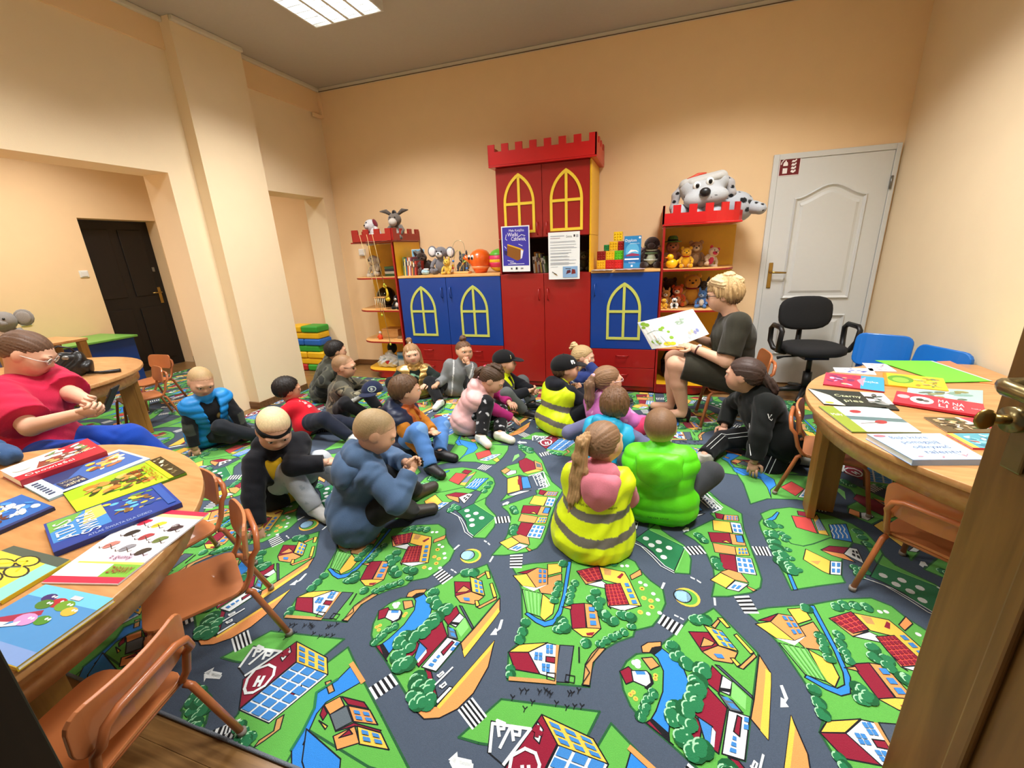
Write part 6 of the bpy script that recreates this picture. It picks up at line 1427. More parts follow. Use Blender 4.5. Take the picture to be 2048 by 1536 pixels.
# ---- lime green padded vest
t, o, g = start('C17', 'person in a lime green padded hooded vest, back to the camera')
build_body(t, o, 'd4a486', g, {}); build_hair(t, o, g, '77593f', 'buzz', .03, skin='d4a486'); build_top(t, o, g, 'sweatshirt', '8b8d8c', .014, paint=speckle([(1.4, '6e7070')], 60))
vg, Fg = build_top(t, o, g, 'padded_vest', '5fdc1c', .040, sleeves=False, quilt=.082, m=SHINY, flare=.012, amp=.004, h=.006, barrel=.118)
build_hood(vg, o, g, '5fdc1c', SHINY, .150, .225, (.110, .030, .085), 0, .004)
badge(vg, o, g, Fg, lambda p: p.text('NEVER STOP', -.05, 0, .014, '2c6a10', width=.10), o.tw(0, -.1, -.035), -o.L, o.u, -o.f, 'lettering')
build_legs(t, o, g, '3c3e42'); build_shoes(t, o, g, '2c2e30')
# ---- black hooded top with a braid, kneeling at the right
t, o, g = start('C18', 'person with a dark braid in a black hooded top kneeling by the table leg')
build_body(t, o, 'c4947a', g, {1: flat(.25), -1: flat(.4)}); brow_parts(t, o, g, '3a2a22'); build_hair(t, o, g, '40302a', 'tied', .04); locks(t, o, g, '3a2b25', [[(0, -.46, .02, .17), (.02, -.60, -.10, .14), (.03, -.72, -.22, .13), (.03, -.80, -.36, .11), (.03, -.82, -.50, .05)]], 'braid', .008)
tp, F18 = build_top(t, o, g, 'hooded_top', '111412', .026, hood=1.2, amp=.006, flare=.02)
badge(tp, o, g, F18, lambda p: p.poly([(.0, -.05), (.034, -.046), (.030, -.02), (.012, .045), (.004, .02)], 'e4e6e4').line([(-.012, -.06), (-.012, -.01), (.006, .05)], .004, 'e4e6e4'), o.tw(-.05, .1, .15), nrm(-o.L + o.f * .8), o.u, nrm(o.f * .7 + o.L * .7), 'print')
badge(tp, o, g, F18, lambda p: p.poly([(0, 0), (.03, .012), (.008, .03)], 'dfe2df').poly([(.006, .006), (.021, .012), (.010, .021)], '111412').line([(.004, -.004), (.010, -.018), (.020, -.012)], .004, 'dfe2df'), o.S[1] * .55 + o.E[1] * .45 + o.L * .03, -o.f, o.u, nrm(o.L + o.u * .2), 'logo')
lg = build_legs(t, o, g, '0f1012')
for k in (1, -1):
    n = nrm(V3(-.25, -.75, .6))
    for dz in (-.012, .012):
        pts = []
        for a, b, ra, rb in ((o.Hp[k], o.K[k], .078, .060), (o.K[k], o.A[k], .060, .048)):
            ax = nrm(b - a); nn = nrm(n - ax * float(n @ ax)); sd = np.cross(ax, nn)
            for x in (.15, .4, .65, .9): pts.append(Vector(a + (b - a) * x + (nn * (ra + (rb - ra) * x) + sd * dz) * o.q - g))
        MB().tube(pts, .0022, 5).build('piping', mat('piping_white', 'd4d6d4', 0.7), lg)
build_shoes(t, o, g, 'a39f94', 'b8b2a4')
# ---- the reader on the small chair
t, o, g = start('R', 'person in a dark olive dress on a small chair reading from an open book')
build_body(t, o, 'd6a98c', g, {1: (.25, .5, nrm((-.6, .6, -.5))), -1: (.5, .2, (0, 0, 1))}); brow_parts(t, o, g, '8a6c44')
build_hair(t, o, g, 'b7986a', 'crop', .075, tips=('6f5438', .0, .30)); locks(t, o, g, 'cbb084', [[(-.05, .34, .36, .10), (-.20, .20, .44, .12), (-.33, .0, .34, .10), (-.36, -.12, .12, .05)], [(.08, .30, .42, .10), (.22, .1, .48, .12), (.34, -.12, .34, .10), (.34, -.2, .12, .05)], [(.0, .1, .52, .11), (.04, -.2, .54, .13), (.02, -.46, .36, .11), (0, -.54, .10, .05)]], 'layered_locks', .035);
glasses(t, o, g, '1a1614')
build_top(t, o, g, 'dress', '302e24', .014, sleeve_len=.42, flare=.0, hem=-.14, amp=.004, collar=False)
q = o.q; F = Field(.05)
for k in (1, -1): F.cone(o.Hp[k], o.K[k] * .86 + o.Hp[k] * .14, .082 * q + .012, .062 * q + .012)
mk = (o.K[1] + o.K[-1]) / 2; F.cone(o.P, mk * .84 + o.P * .16, .10 * q, .075 * q); F.disp = wrinkle(o, .0035); kd = nrm(mk - o.P); ke = mk * .86 + o.P * .14; F.cut.append(lambda p: (p - ke) @ kd); P_, Q_ = surface(F, .008); mesh_obj('skirt', P_, Q_, CLOTH, t, g, np.tile(hexlin('302e24'), (len(P_), 1)))
for k in (1, -1):   # court shoes with heels
    f = o.foot[k]; a = o.A[k]; F = Field(.015); hl_ = np.array((a[0], a[1], .075), f32) - f * .02; F.cone(hl_, hl_ + f * .10 - V3(0, 0, .035), .030, .030); F.cone(hl_ + f * .10 - V3(0, 0, .035), hl_ + f * .19 - V3(0, 0, .044), .030, .020); F.cone(hl_ + V3(0, 0, .03) - f * .012, hl_ - f * .012, .026, .028); F.cut.append(lambda p: .0115 - p[:, 2]); P_, Q_ = surface(F, .006); sh = mesh_obj('shoe', P_, Q_, LEATH, t, g, np.tile(hexlin('0e0e10'), (len(P_), 1)))
    MB().tube([Vector(hl_ - f * .025 - V3(0, 0, .01) - g), Vector(np.array((hl_[0], hl_[1], .012)) - f * .022 - g)], [.018, .009], 8).build('heel', BLKP, sh)
wr = o.W[1] + nrm(o.E[1] - o.W[1]) * .03; ax = nrm(o.E[1] - o.W[1]); s1 = nrm(np.cross(ax, V3(0, 0, 1))); s2 = np.cross(ax, s1)
wt_ = MB().tube([Vector(wr + .033 * (s1 * math.cos(a) + s2 * math.sin(a)) - g) for a in [2 * math.pi * i / 16 for i in range(16)]], .006, 6, closed=True).build('watch_strap', mat('watch_strap', '4a1c1c', 0.5), t); MB().ball(Vector(wr + .034 * nrm(-s1 * .2 + s2 * -1.0) - g), (.016, .016, .010), 10).build('watch_face', mat('watch_face', 'e6e6e2', 0.2), wt_)
oR = o
# ---- seated person with a phone
t, o, g = start('S', 'person in a crimson T-shirt and blue trousers looking down at a phone')
build_body(t, o, 'd8a98e', g, {-1: (.75, .15, (.3, .7, .6)), 1: (.75, .15, (.3, -.7, .6))}); brow_parts(t, o, g, '5a4030'); build_hair(t, o, g, '5b412f', 'tied', .02, tips=('8a6a4a', .0, .3)); locks(t, o, g, '7a5a3e', [[(0, -.50, .15, .12), (0, -.66, .10, .14), (0, -.74, -.2, .10), (0, -.70, -.45, .04)]]); glasses(t, o, g, 'cfc2b8')
build_top(t, o, g, 't_shirt', 'b81c40', .038, sleeve_len=.42, flare=.03, amp=.005, collar=False); build_legs(t, o, g, '0f3d9e', thick=.03); build_shoes(t, o, g, '2a2c30')
oS = o
pc = (o.W[1] + o.W[-1]) / 2 + o.f * .115 + V3(0, 0, .035)
ph = thing('mobile_phone', 'black mobile phone held in both hands above the blue trousers', 'phone', tuple(float(v) for v in pc)); Mp = Rz(math.radians(PEOPLE['S']['ty'])) @ Matrix.Rotation(math.radians(-58), 4, 'Y')
MB().box(-.075, .075, -.038, .038, -.005, .004).build('body', BLKP, ph, .004, Mp); MB().box(-.071, .071, -.034, .034, .0042, .005).build('screen', mat('dark_screen', '05060a', 0.08), ph, 0, Mp)
# ---- open picture book and the small book on the lap
bk = thing('open_book', 'large open picture book with pale blue and green pages held up by the reader', 'book', (0, 0, 0))
c0, c1, c2, c3, c4, c5 = [Vector(v) for v in ((-.100, 3.34, .812), (.090, 3.40, .848), (.290, 3.46, .896), (.412, 3.40, .720), (.215, 3.35, .640), (.016, 3.33, .610))]
bk.location = (.15, 3.38, .60); off = Vector(bk.location)
def page(a, b, c, d, art, name):
    """one page leaf a-b top edge, d-c bottom edge, gently arched, with printed art"""
    n = 8; m = MB(); nn = (b - a).cross(d - a).normalized() * -1; vs = []
    if nn.y > 0: nn = -nn
    for th in (0, -.008):
        for i in range(n + 1):
            u = i / n; h = .016 * math.sin(math.pi * min(1, u)) + th
            for p, q_ in ((a, b), (d, c)): vs.append(p + (q_ - p) * u + nn * h - off)
    k = (n + 1) * 2; fs = [(2 * i, 2 * i + 2, 2 * i + 3, 2 * i + 1) for i in range(n)] + [(k + 2 * i + 1, k + 2 * i + 3, k + 2 * i + 2, k + 2 * i) for i in range(n)] + [(2 * i, k + 2 * i, k + 2 * i + 2, 2 * i + 2) for i in range(n)] + [(2 * i + 1, 2 * i + 3, k + 2 * i + 3, k + 2 * i + 1) for i in range(n)] + [(0, 1, k + 1, k), (2 * n, k + 2 * n, k + 2 * n + 1, 2 * n + 1)]
    m.add(vs, fs); o_ = m.build(name, mat('page_paper', 'eef2f2', 0.6, 0.01), bk)
    pr = Print(.0001); art(pr)
    def mapv(u, v, w): h = .016 * math.sin(math.pi * min(1, max(0, u))) + .0006 + w; top = a + (b - a) * u; bot = d + (c - d) * u; return tuple(bot + (top - bot) * v + nn * h - off)
    pr.v = [mapv(*x) for x in pr.v]; pr.build('illustration', o_)
def artL(p):
    for i in range(6): p.rect(.03, .97, .03 + .157 * i, .03 + .157 * (i + 1), ['c8dc50', 'd6e27a', 'c2e2e0', 'b8e2f0', 'a6daf0', '9cd2f0'][i])
    for x, y, s in ((.15, .9, .10), (.25, .85, .09), (.1, .78, .07), (.62, .62, .08), (.72, .66, .07), (.85, .5, .06), (.2, .25, .1), (.35, .2, .09), (.85, .3, .08)): p.disc(x, y, s, s * .7, '8cba3c', 9)
    for x, y, s in ((.6, .12, .14), (.78, .1, .12)): p.disc(x, y, s, s * .5, 'e8d22c', 9)
    p.line([(.1, .55), (.4, .62), (.7, .55)], .02, '9ab0a8').line([(.3, .45), (.32, .1)], .02, 'b89a6a').line([(.5, .40), (.62, .08)], .015, '8a9a9a').poly([(.15, .3), (.4, .36), (.45, .18), (.2, .12)], 'd8e6ea')
def artR(p):
    p.rect(.02, .98, .02, .98, 'eaf4f6')
    for x, y, s in ((.35, .66, .13), (.28, .72, .08), (.45, .75, .09)): p.disc(x, y, s, s * .4, 'a8c0ac', 9)
    p.line([(.4, .64), (.42, .86)], .012, '8aa490')
    for x, y, c in ((.45, .25, 'e8c8b8'), (.55, .28, 'e0d2a8'), (.62, .22, '9a9ac8'), (.72, .26, '8a94c8'), (.40, .16, 'c8d8e8')): p.disc(x, y, .05, .07, c, 9)
    for i in range(3): p.line([(.5, .93 - .04 * i), (.92, .93 - .04 * i)], .008, 'aab6bc')
    for i in range(4): p.line([(.35, .46 - .035 * i), (.9, .46 - .035 * i)], .007, 'b4bec4')
page(c0, c1, c4, c5, artL, 'left_page'); page(c1, c2, c3, c4, artR, 'right_page')
lp = (oR.Hp[1] + oR.K[1]) / 2; lb = thing('small_book', 'small white-edged book with a green cover lying on the lap of the olive dress', 'book', (float(lp[0]) + .03, float(lp[1]) + .03, float(lp[2]) + .118), math.radians(12)); Ml = Matrix.Rotation(math.radians(6), 4, 'Y')
MB().box(-.10, .10, -.07, .07, 0, .014).build('pages', mat('page_paper', 'eef2f2'), lb, .001, Ml); Print().rect(-.10, .10, -.07, .07, 'e4e6e0').rect(-.085, .085, -.06, .06, '7e8a3c').disc(.02, 0, .05, .03, '4a5a24').build('cover', lb, Ml @ Tr(0, 0, .0145))

# ================================================================== toys and papers on the castle cabinets
def fur(c, r=0.9): return mat('plush_' + c, c, r, 0.10, 160, bump=0.8, bscale=240, sheen=0.3, spec=0.1)
DARK = mat('plush_eye_black', '0c0a0a', 0.2, 0.0)
TZ = 1.1625
def plush(label, x, y, z, s, c, belly=None, rz=-90, ear='round', earc=None, muz=None, pose='sit', name='plush_toy', tilt=0.0, collar=None, tail=False, nose=True, eartall=1.0):
    """soft toy, about 1 unit = sitting height; faces local -y turned by rz+90"""
    t = thing(name, label, 'soft toy', (x, y, z), math.radians(rz + 90)); m = fur(c); b = fur(belly or c); e2 = fur(earc or c); mz = fur(muz or belly or c)
    Rx = Matrix.Rotation(tilt, 4, 'Y')
    def P(*p): return Rx @ Vector([v * s for v in p])
    MB().ball(P(0, .02, .30), (.23 * s, .20 * s, .30 * s), 14, Rx).build('torso', m, t)
    if belly: MB().ball(P(0, -.07, .29), (.16 * s, .13 * s, .21 * s), 12, Rx).build('belly', b, t)
    hd = MB().ball(P(0, -.03, .70), (.23 * s, .22 * s, .215 * s), 16, Rx).build('head', m, t)
    MB().ball(P(0, -.20, .655), (.12 * s, .10 * s, .09 * s), 12, Rx).build('muzzle', mz, hd)
    if nose: MB().ball(P(0, -.30, .69), (.04 * s, .025 * s, .03 * s), 8).build('nose', DARK, hd)
    for k in (-1, 1):
        MB().ball(P(k * .085, -.225, .76), .026 * s, 8).build('eye', DARK, hd)
        if ear == 'round': MB().ball(P(k * .18, -.01, .88), (.085 * s, .04 * s, .085 * s), 12, Rx).build('ear', e2, hd)
        elif ear == 'big': MB().ball(P(k * .33, .0, .74), (.17 * s, .035 * s, .19 * s), 14, Rx).build('ear', m, hd); MB().ball(P(k * .33, -.03, .74), (.125 * s, .02 * s, .145 * s), 12, Rx).build('ear', e2, hd)
        elif ear == 'long': MB().tube([P(k * .12, 0, .86), P(k * .30, .0, .98 * eartall), P(k * .52, -.02, .99 * eartall)], [.05 * s, .075 * s, .015 * s], 10).build('ear', e2, hd)
        elif ear == 'point': MB().tube([P(k * .13, 0, .84), P(k * .16, 0, .98), P(k * .17, 0, 1.08)], [.075 * s, .05 * s, .008 * s], 10).build('ear', e2, hd)
        elif ear == 'flop': MB().ball(P(k * .24, .02, .64), (.06 * s, .09 * s, .17 * s), 12, Rx).build('ear', e2, hd)
        MB().tube([P(k * .17, -.02, .48), P(k * .28, -.10, .34), P(k * .26, -.22, .24)], [.075 * s, .07 * s, .065 * s], 10).ball(P(k * .26, -.22, .24), .066 * s, 10).build('arm', m, t)
        MB().tube([P(k * .14, -.04, .10), P(k * .20, -.24, .08), P(k * .22, -.34, .10)], [.10 * s, .095 * s, .085 * s], 10).ball(P(k * .22, -.35, .105), (.085 * s, .05 * s, .10 * s), 10).build('leg', m, t)
    if collar: MB().tube([P(.15 * math.cos(a), .0 + .14 * math.sin(a), .52) for a in [2 * math.pi * i / 14 for i in range(14)]], .035 * s, 6, closed=True).build('scarf', fur(collar), t)
    if tail: MB().tube([P(0, .2, .1), P(.05, .34, .14), P(.1, .38, .26)], [.04 * s, .03 * s, .03 * s], 8).build('tail', m, t)
    return t
# on the left battlement
plush('white plush dog with a dark red tongue on the left battlement', -2.95, 4.32, 1.53, .30, 'dcd9da', rz=-110, ear='flop', earc='7a2a34', tilt=-.55, tail=True, name='plush_dog')
t = plush('grey plush donkey with long side ears on the left battlement', -2.70, 4.30, 1.53, .31, '6f665e', 'c8bfb2', -80, 'long', '5c534c', muz='b8b0a6', name='plush_donkey'); MB().ball((0, 0, .285), (.02, .05, .03), 8).build('mane', fur('1c1818'), t); MB().ball((0, -.075, .185), (.045, .045, .042), 12).build('pale_snout', fur('c2bab0'), t)
def book_row(label, x0, n, y, z, hs, cols, group, lean=0.0, dep=.17, ths=(.012, .02)):
    """upright books side by side along x, spines to the room"""
    r = random.Random(n + int(x0 * 100)); x = x0; i = 0
    for i in range(n):
        th = r.uniform(*ths); h = r.uniform(*hs); c = cols[i % len(cols)]; t = thing('book', '', 'book', (x + th / 2, y, z), 0, group); t['label'] = label(i, c); t.rotation_euler = (0, lean * (.4 + .6 * i / n), 0)
        m = mat('spine_' + c, c, 0.5, 0.03); MB().box(-th / 2, th / 2, 0.0, .002, 0, h).build('spine', m, t)
        for s in (-1, 1): MB().box(min(s * th / 2, s * (th / 2 - .0018)), max(s * th / 2, s * (th / 2 - .0018)), .002, dep, 0, h).build('cover', m, t)
        MB().box(-th / 2 + .002, th / 2 - .002, .004, dep - .004, .003, h - .003).build('page_block', PAPER if 'PAPER' in globals() else mat('page_paper', 'eef2f2', 0.6, 0.01), t)
        Print().rect(-th / 2 * .7, th / 2 * .7, h * .55, h * .8, 'e4dcc8' if i % 2 else '3a2c24').build('spine_label', t, Matrix(((1, 0, 0, 0), (0, 0, -1, -.0004), (0, 1, 0, 0), (0, 0, 0, 1)))); x += th + .0015
CN = {'5a7a4a': 'moss green', 'd8c060': 'pale yellow', '3a6a8a': 'steel blue', 'b85a3a': 'rust red', 'e0d8c8': 'cream', '8a4a5a': 'plum', 'c88a40': 'ochre', '4a4a4a': 'charcoal', 'a8342c': 'brick red', 'c8c8c0': 'light grey', '6a4a30': 'brown', '2c5a6a': 'dark teal'}
ORD = ['first', 'second', 'third', 'fourth', 'fifth', 'sixth', 'seventh', 'eighth', 'ninth', 'tenth']
book_row(lambda i, c: '%s upright book, %s from the left on the left blue cabinet' % (CN[c], ORD[i]), -2.585, 9, 4.16, TZ, (.14, .20), list(CN)[:9], 'upright books on the left blue cabinet', .10)
bc = thing('picture_card', 'blue picture card with a bear standing behind the upright books', 'card', (-2.60, 4.40, TZ)); MB().box(0, .16, 0, .004, 0, .27).build('card', mat('card_white', 'dce6ea', 0.5), bc); Print().rect(.005, .155, .005, .265, '7ab4d4').disc(.08, .2, .05, .05, '8a8a86').disc(.05, .24, .02, .02, '7a7a78').disc(.11, .24, .02, .02, '7a7a78').disc(.08, .12, .055, .06, '6a8a9a').disc(.065, .21, .006, .006, '1c1c1c').disc(.095, .21, .006, .006, '1c1c1c').build('drawing', bc, Matrix(((1, 0, 0, 0), (0, 0, -1, -.0006), (0, 1, 0, 0), (0, 0, 0, 1))))
plush('dark brown plush horse slumped behind the upright books', -2.40, 4.40, TZ, .27, '33231a', rz=-60, ear='point', name='plush_horse', tilt=-.4, muz='4a3426')
dl = plush('small dark doll leaning by the pale blue slipper', -2.43, 4.22, TZ, .15, '4a3a38', '7a5a50', -95, 'round', name='plush_doll', nose=False)
sl = thing('baby_slipper', 'pale blue and white baby slipper on the left blue cabinet', 'slipper', (-2.33, 4.18, TZ + .002), math.radians(140)); F = Field(.02); F.cone((-.035, 0, .032), (.045, 0, .026), .030, .028); F.cut.append(lambda p: -p[:, 2]); F.ell((-.03, 0, .075), (.03, .022, .03), sub=True); P_, Q_ = surface(F, .005); mesh_obj('upper', P_, Q_, fur('a9cfe0'), sl, V3(0, 0, 0)); MB().tube([(-.03 + .03 * math.cos(a), .022 * math.sin(a), .058) for a in [2 * math.pi * i / 12 for i in range(12)]], .007, 6, closed=True).build('fluffy_rim', fur('eef2f2'), sl)
plush('grey plush elephant-like mouse with big white ears on the left cabinet', -2.20, 4.30, TZ, .31, '77757a', rz=-85, ear='big', earc='e6e2e2', muz='e8e6e6', name='plush_mouse', tilt=.08)
plush('small yellow plush giraffe on the left cabinet', -2.07, 4.19, TZ, .17, 'd8b348', rz=-90, ear='point', name='plush_giraffe')
plush('dark grey plush animal behind the bead maze', -1.98, 4.42, TZ, .22, '55565c', rz=-80, ear='point', name='plush_cat', muz='77787c')
bm_ = thing('bead_maze', 'wooden bead maze with looped wires on the left blue cabinet', 'toy', (-1.945, 4.25, TZ)); box('base', BEECH, bm_, -.105, .105, -.05, .05, 0, .022, .004)
for pts, c in (([(-.09, 0, .02), (-.095, 0, .20), (-.05, 0, .315), (.02, 0, .33), (.06, 0, .27), (.07, 0, .02)], 'c8b890'), ([(-.07, .03, .02), (-.085, .02, .12), (-.04, .0, .225), (.02, 0, .21), (.04, -.02, .02)], 'b8b060'), ([(-.01, -.03, .02), (.03, -.03, .09), (.08, -.02, .13), (.10, 0, .09), (.09, .02, .02)], 'e0c860')):
    sm = []
    for i in range(len(pts) - 1):
        for k in range(4):
            t_ = k / 4; p0, p1, p2, p3 = [Vector(pts[max(0, min(len(pts) - 1, i + j))]) for j in (-1, 0, 1, 2)]; sm.append(.5 * ((2 * p1) + (p2 - p0) * t_ + (2 * p0 - 5 * p1 + 4 * p2 - p3) * t_ ** 2 + (3 * p1 - p0 - 3 * p2 + p3) * t_ ** 3))
    MB().tube(sm + [Vector(pts[-1])], .0028, 6).build('wire', mat('wire_' + c, c, 0.3, metal=0.3), bm_)
for x, z, c in ((-.09, .06, 'c8402c'), (-.09, .085, 'e0b428'), (.07, .05, '3a7ac8'), (.03, .10, 'd86a28'), (.05, .12, '4a9a3a'), (-.08, .13, '3a7ac8')): MB().ball((x, 0, z), .013, 10).build('bead', mat('bead_' + c, c, 0.3), bm_)
oc_ = thing('octopus_toy', 'round orange plastic toy with a big eye and a snout on the left cabinet', 'toy', (-1.745, 4.32, TZ)); OR = mat('orange_plastic', 'e8641a', 0.3, 0.02, coat=0.3)
MB().lathe([(.06, 0), (.072, .02), (.085, .05), (.108, .09), (.118, .135), (.108, .18), (.075, .22), (.03, .238), (.001, .24)], 24).build('body', OR, oc_); MB().tube([(-.08, -.03, .12), (-.12, -.05, .14), (-.155, -.06, .17)], [.035, .026, .03], 12).build('snout', OR, oc_); MB().lathe([(.087, .045), (.094, .055), (.10, .07)], 24).build('rim', mat('orange_rim', 'f2a070', 0.3), oc_)
for x, y in ((-.045, -.095), (-.095, -.055)):
    e = MB().ball((x, y, .155), (.026, .018, .03), 12).build('eye', PLAST, oc_); MB().ball((x - .004, y - .015, .152), (.013, .009, .017), 10).build('pupil', DARK, e)
sb = thing('striped_ball_toy', 'striped green, yellow and pink round toy against the red tower', 'toy', (-1.555, 4.38, TZ))
for i, (a, b2, c) in enumerate(((0, .05, 'd8b428'), (.05, .10, 'd8386a'), (.10, .13, 'e8c030'), (.13, .17, 'd8386a'), (.17, .235, '5ab02c'))):
    pr_ = [(math.sqrt(max(1e-6, .118 ** 2 - (z - .118) ** 2)), z) for z in [a + (b2 - a) * k / 5 for k in range(6)]]; MB().lathe(pr_, 22).build('band', mat('band_' + c, c, 0.35), sb)
# papers on the red tower
XZ = Matrix(((1, 0, 0, 0), (0, 0, -1, 0), (0, 1, 0, 0), (0, 0, 0, 1)))
po = thing('poster', 'violet poster with a flying book taped to the red tower', 'poster', (-1.405, 4.045, 1.178)); po.rotation_euler = (0, math.radians(.5), 0); W_, H_ = .278, .415; MB().box(0, W_, -.0015, .0, 0, H_).build('sheet', PAPER2 if 'PAPER2' in globals() else mat('page_paper', 'eef2f2', 0.6, 0.01), po)
p = Print(); p.rect(.010, W_ - .010, .055, H_ - .010, '3a34a8').text('Mała Książka', .075, .365, .030, 'f0f0fa', width=.15).text('Wielki', .060, .322, .050, 'f4f4fc', width=.105).text('Człowiek', .095, .283, .050, 'f4f4fc', width=.145)
p.poly([(.06, .255), (.185, .215), (.22, .195), (.205, .19), (.19, .20), (.055, .24)], 'e0b020').poly([(.055, .245), (.19, .200), (.185, .115), (.155, .10), (.05, .15)], '8a5418').poly([(.19, .2), (.215, .19), (.20, .125), (.185, .115)], 'e4e6f4').poly([(.02, .2), (.055, .19), (.05, .15), (.025, .16)], '1c1a5a')
for a in (((.03, .235), (.045, .215)), ((.17, .25), (.205, .235)), ((.055, .105), (.115, .095)), ((.08, .085), (.135, .078)), ((.06, .07), (.22, .072)), ((.05, .34), (.04, .30), (.055, .29)), ((.16, .31), (.20, .335), (.235, .325)), ((.225, .30), (.24, .28))): p.line(list(a), .005, 'e8e8fa')
p.rect(.085, .10, .022, .036, '55555c').rect(.135, .152, .020, .04, '2c2c30').rect(.185, .21, .024, .036, '8a8a90').build('artwork', po, Matrix.Translation((0, -.0017, 0)) @ XZ)
sh_ = thing('notice_sheet', 'white printed notice sheet hanging on the right door of the red tower', 'notice', (-.945, 4.040, 1.095)); W_, H_ = .292, .418; MB().box(0, W_, -.0012, 0, 0, H_).build('sheet', mat('page_paper', 'eef2f2', 0.6, 0.01), sh_); p = Print()
p.text('Gminna', .165, .368, .03, '1c1c1c', width=.055).rect(.235, .250, .372, .392, '3a3a40').rect(.258, .278, .368, .392, 'b0b4b8').rect(.02, .15, .380, .388, 'a8b0bc').rect(.02, .11, .362, .369, 'b8a8b0'); r_ = random.Random(5); y = .335
while y > .135:
    for k in range(r_.choice((1, 2, 2, 3))): p.rect(.018, .018 + r_.uniform(.16, .255), y, y + .0035, '9aa2b0'); y -= .0085
    y -= .012
p.rect(.02, .09, .112, .115, '9aa2b0').rect(.135, .272, .015, .115, '8ab0d8').poly([(.165, .045), (.21, .06), (.205, .085), (.175, .08)], '5a2a3a').poly([(.215, .045), (.255, .05), (.25, .085), (.22, .09)], '7a2a2a').rect(.16, .21, .092, .098, '3a3a4a').poly([(.03, .07), (.055, .055), (.09, .035), (.06, .05)], '6a6a3a').poly([(.055, .055), (.08, .04), (.085, .03), (.05, .05)], 'b08a50').line([(.035, .068), (.075, .045)], .006, '4a4030').build('printing', sh_, Matrix.Translation((0, -.0014, 0)) @ XZ)
# books inside the tower
book_row(lambda i, c: '%s thin book, %s from the left in the open red tower shelf' % (CN[c], ORD[i]), -1.135, 8, 4.20, 1.1515, (.13, .20), ['e0d8c8', 'c88a40', 'c8c8c0', '8a4a5a', 'd8c060', '4a4a4a', 'c8c8c0', '5a7a4a'], 'books in the open shelf of the red tower', -.16)
plush('dim olive plush animal in the shadow of the red tower shelf', -.66, 4.36, 1.1515, .20, '5a5a38', rz=-90, ear='round', name='plush_toy', muz='8a865c')
# interlocking bricks
def waffle(c, label, x, z, s=.072):
    t = thing('waffle_block', label, 'toy block', (x, 4.30, z), group='interlocking plastic blocks'); m = mat('waffle_' + c, c, 0.35, 0.02, coat=0.15); k = s / 2; d = .011
    for y0, y1 in ((-k, -k + d), (k - d, k)): MB().box(-k + d, k - d, y0, y1, d, s - d).build('face', m, t, .002)
    MB().box(-k, -k + d, -k, k, d, s - d).build('side', m, t, .002); MB().box(k - d, k, -k, k, d, s - d).build('side', m, t, .002); MB().box(-k, k, -k, k, 0, d).build('plate', m, t, .002); MB().box(-k, k, -k, k, s - d, s).build('plate', m, t, .002)
    st = MB()
    for i in range(3):
        for j in range(3): st.cyl((-k * .6 + i * k * .6, -k - .006, s * .2 + j * s * .3), (-k * .6 + i * k * .6, -k + .002, s * .2 + j * s * .3), .006, 8)
    st.build('studs', m, t)
BR = [('e8b818', -.485, 0, 'yellow waffle block at the bottom left of the block tower'), ('c81c1c', -.403, 0, 'red waffle block in the middle of the bottom row'), ('d42222', -.321, 0, 'red waffle block at the bottom right of the block tower'), ('8c1414', -.485, 1, 'dark red waffle block on the second row left'), ('e8b818', -.403, 1, 'yellow waffle block on the second row'), ('5ac01c', -.321, 1, 'light green waffle block on the second row right'), ('1c8a44', -.436, 2, 'green waffle block leaning out on the third row'), ('e8b818', -.372, 2.02, 'yellow waffle block on the third row'), ('9c1616', -.297, 2, 'dark red waffle block on the third row right'), ('f0c818', -.335, 3.04, 'yellow waffle block on top of the block tower')]
for c, x, lv, lb in BR: waffle(c, lb, x, TZ + .003 + lv * .082, .080 if x > -.43 or lv < 2 else .055)
di = thing('diploma_folder', 'blue diploma card with a dolphin propped on the right blue cabinet', 'card', (-.275, 4.235, TZ + .004)); W_, H_ = .150, .285; MB().box(0, W_, 0, .003, 0, H_).build('card', mat('diploma_blue', '2a7ab8', 0.4), di); p = Print(); p.rect(.0, W_, 0, H_, '2f86c0').disc(W_ / 2, .155, .06, .07, '5ab0dc', 20).rect(0, W_, .05, .12, '2468a8').poly([(.03, .13), (.06, .165), (.11, .16), (.13, .14), (.10, .15), (.07, .145)], 'e8eef4').poly([(.02, .12), (.07, .135), (.13, .125), (.14, .11), (.02, .108)], '9a3a5a').text('Dyplom', .008, .235, .036, 'f4f8fc', width=.10).text('pasowania', .05, .215, .016, 'c8e0f0', width=.085).rect(.008, .135, .075, .088, 'f2f6fa').text('Książka', .045, .045, .018, 'e8f2fa', width=.06).rect(.066, .082, .012, .03, 'f2f6fa').disc(.136, .268, .009, .009, 'f2f6fa').build('printing', di, Matrix.Translation((0, -.0006, 0)) @ XZ)
do = plush('dark cloth doll in a striped green and white dress on the right blue cabinet', -.03, 4.32, TZ, .30, '2c1c18', 'b8c4a8', -95, 'none', name='cloth_doll', muz='33211c', nose=False, collar='c4ccb4')
for i, z in enumerate((.10, .16, .22)): MB().tube([(.068 * math.cos(a), .006 + .062 * math.sin(a), z - .03) for a in [2 * math.pi * k / 14 for k in range(14)]], .009, 6, closed=True).build('dress_stripe', fur('5f7a54' if i % 2 else 'd6dccb'), do)
plush('small grey pink plush behind the cloth doll', -.10, 4.42, TZ, .2, '7a6468', rz=-90, ear='round', name='plush_toy')
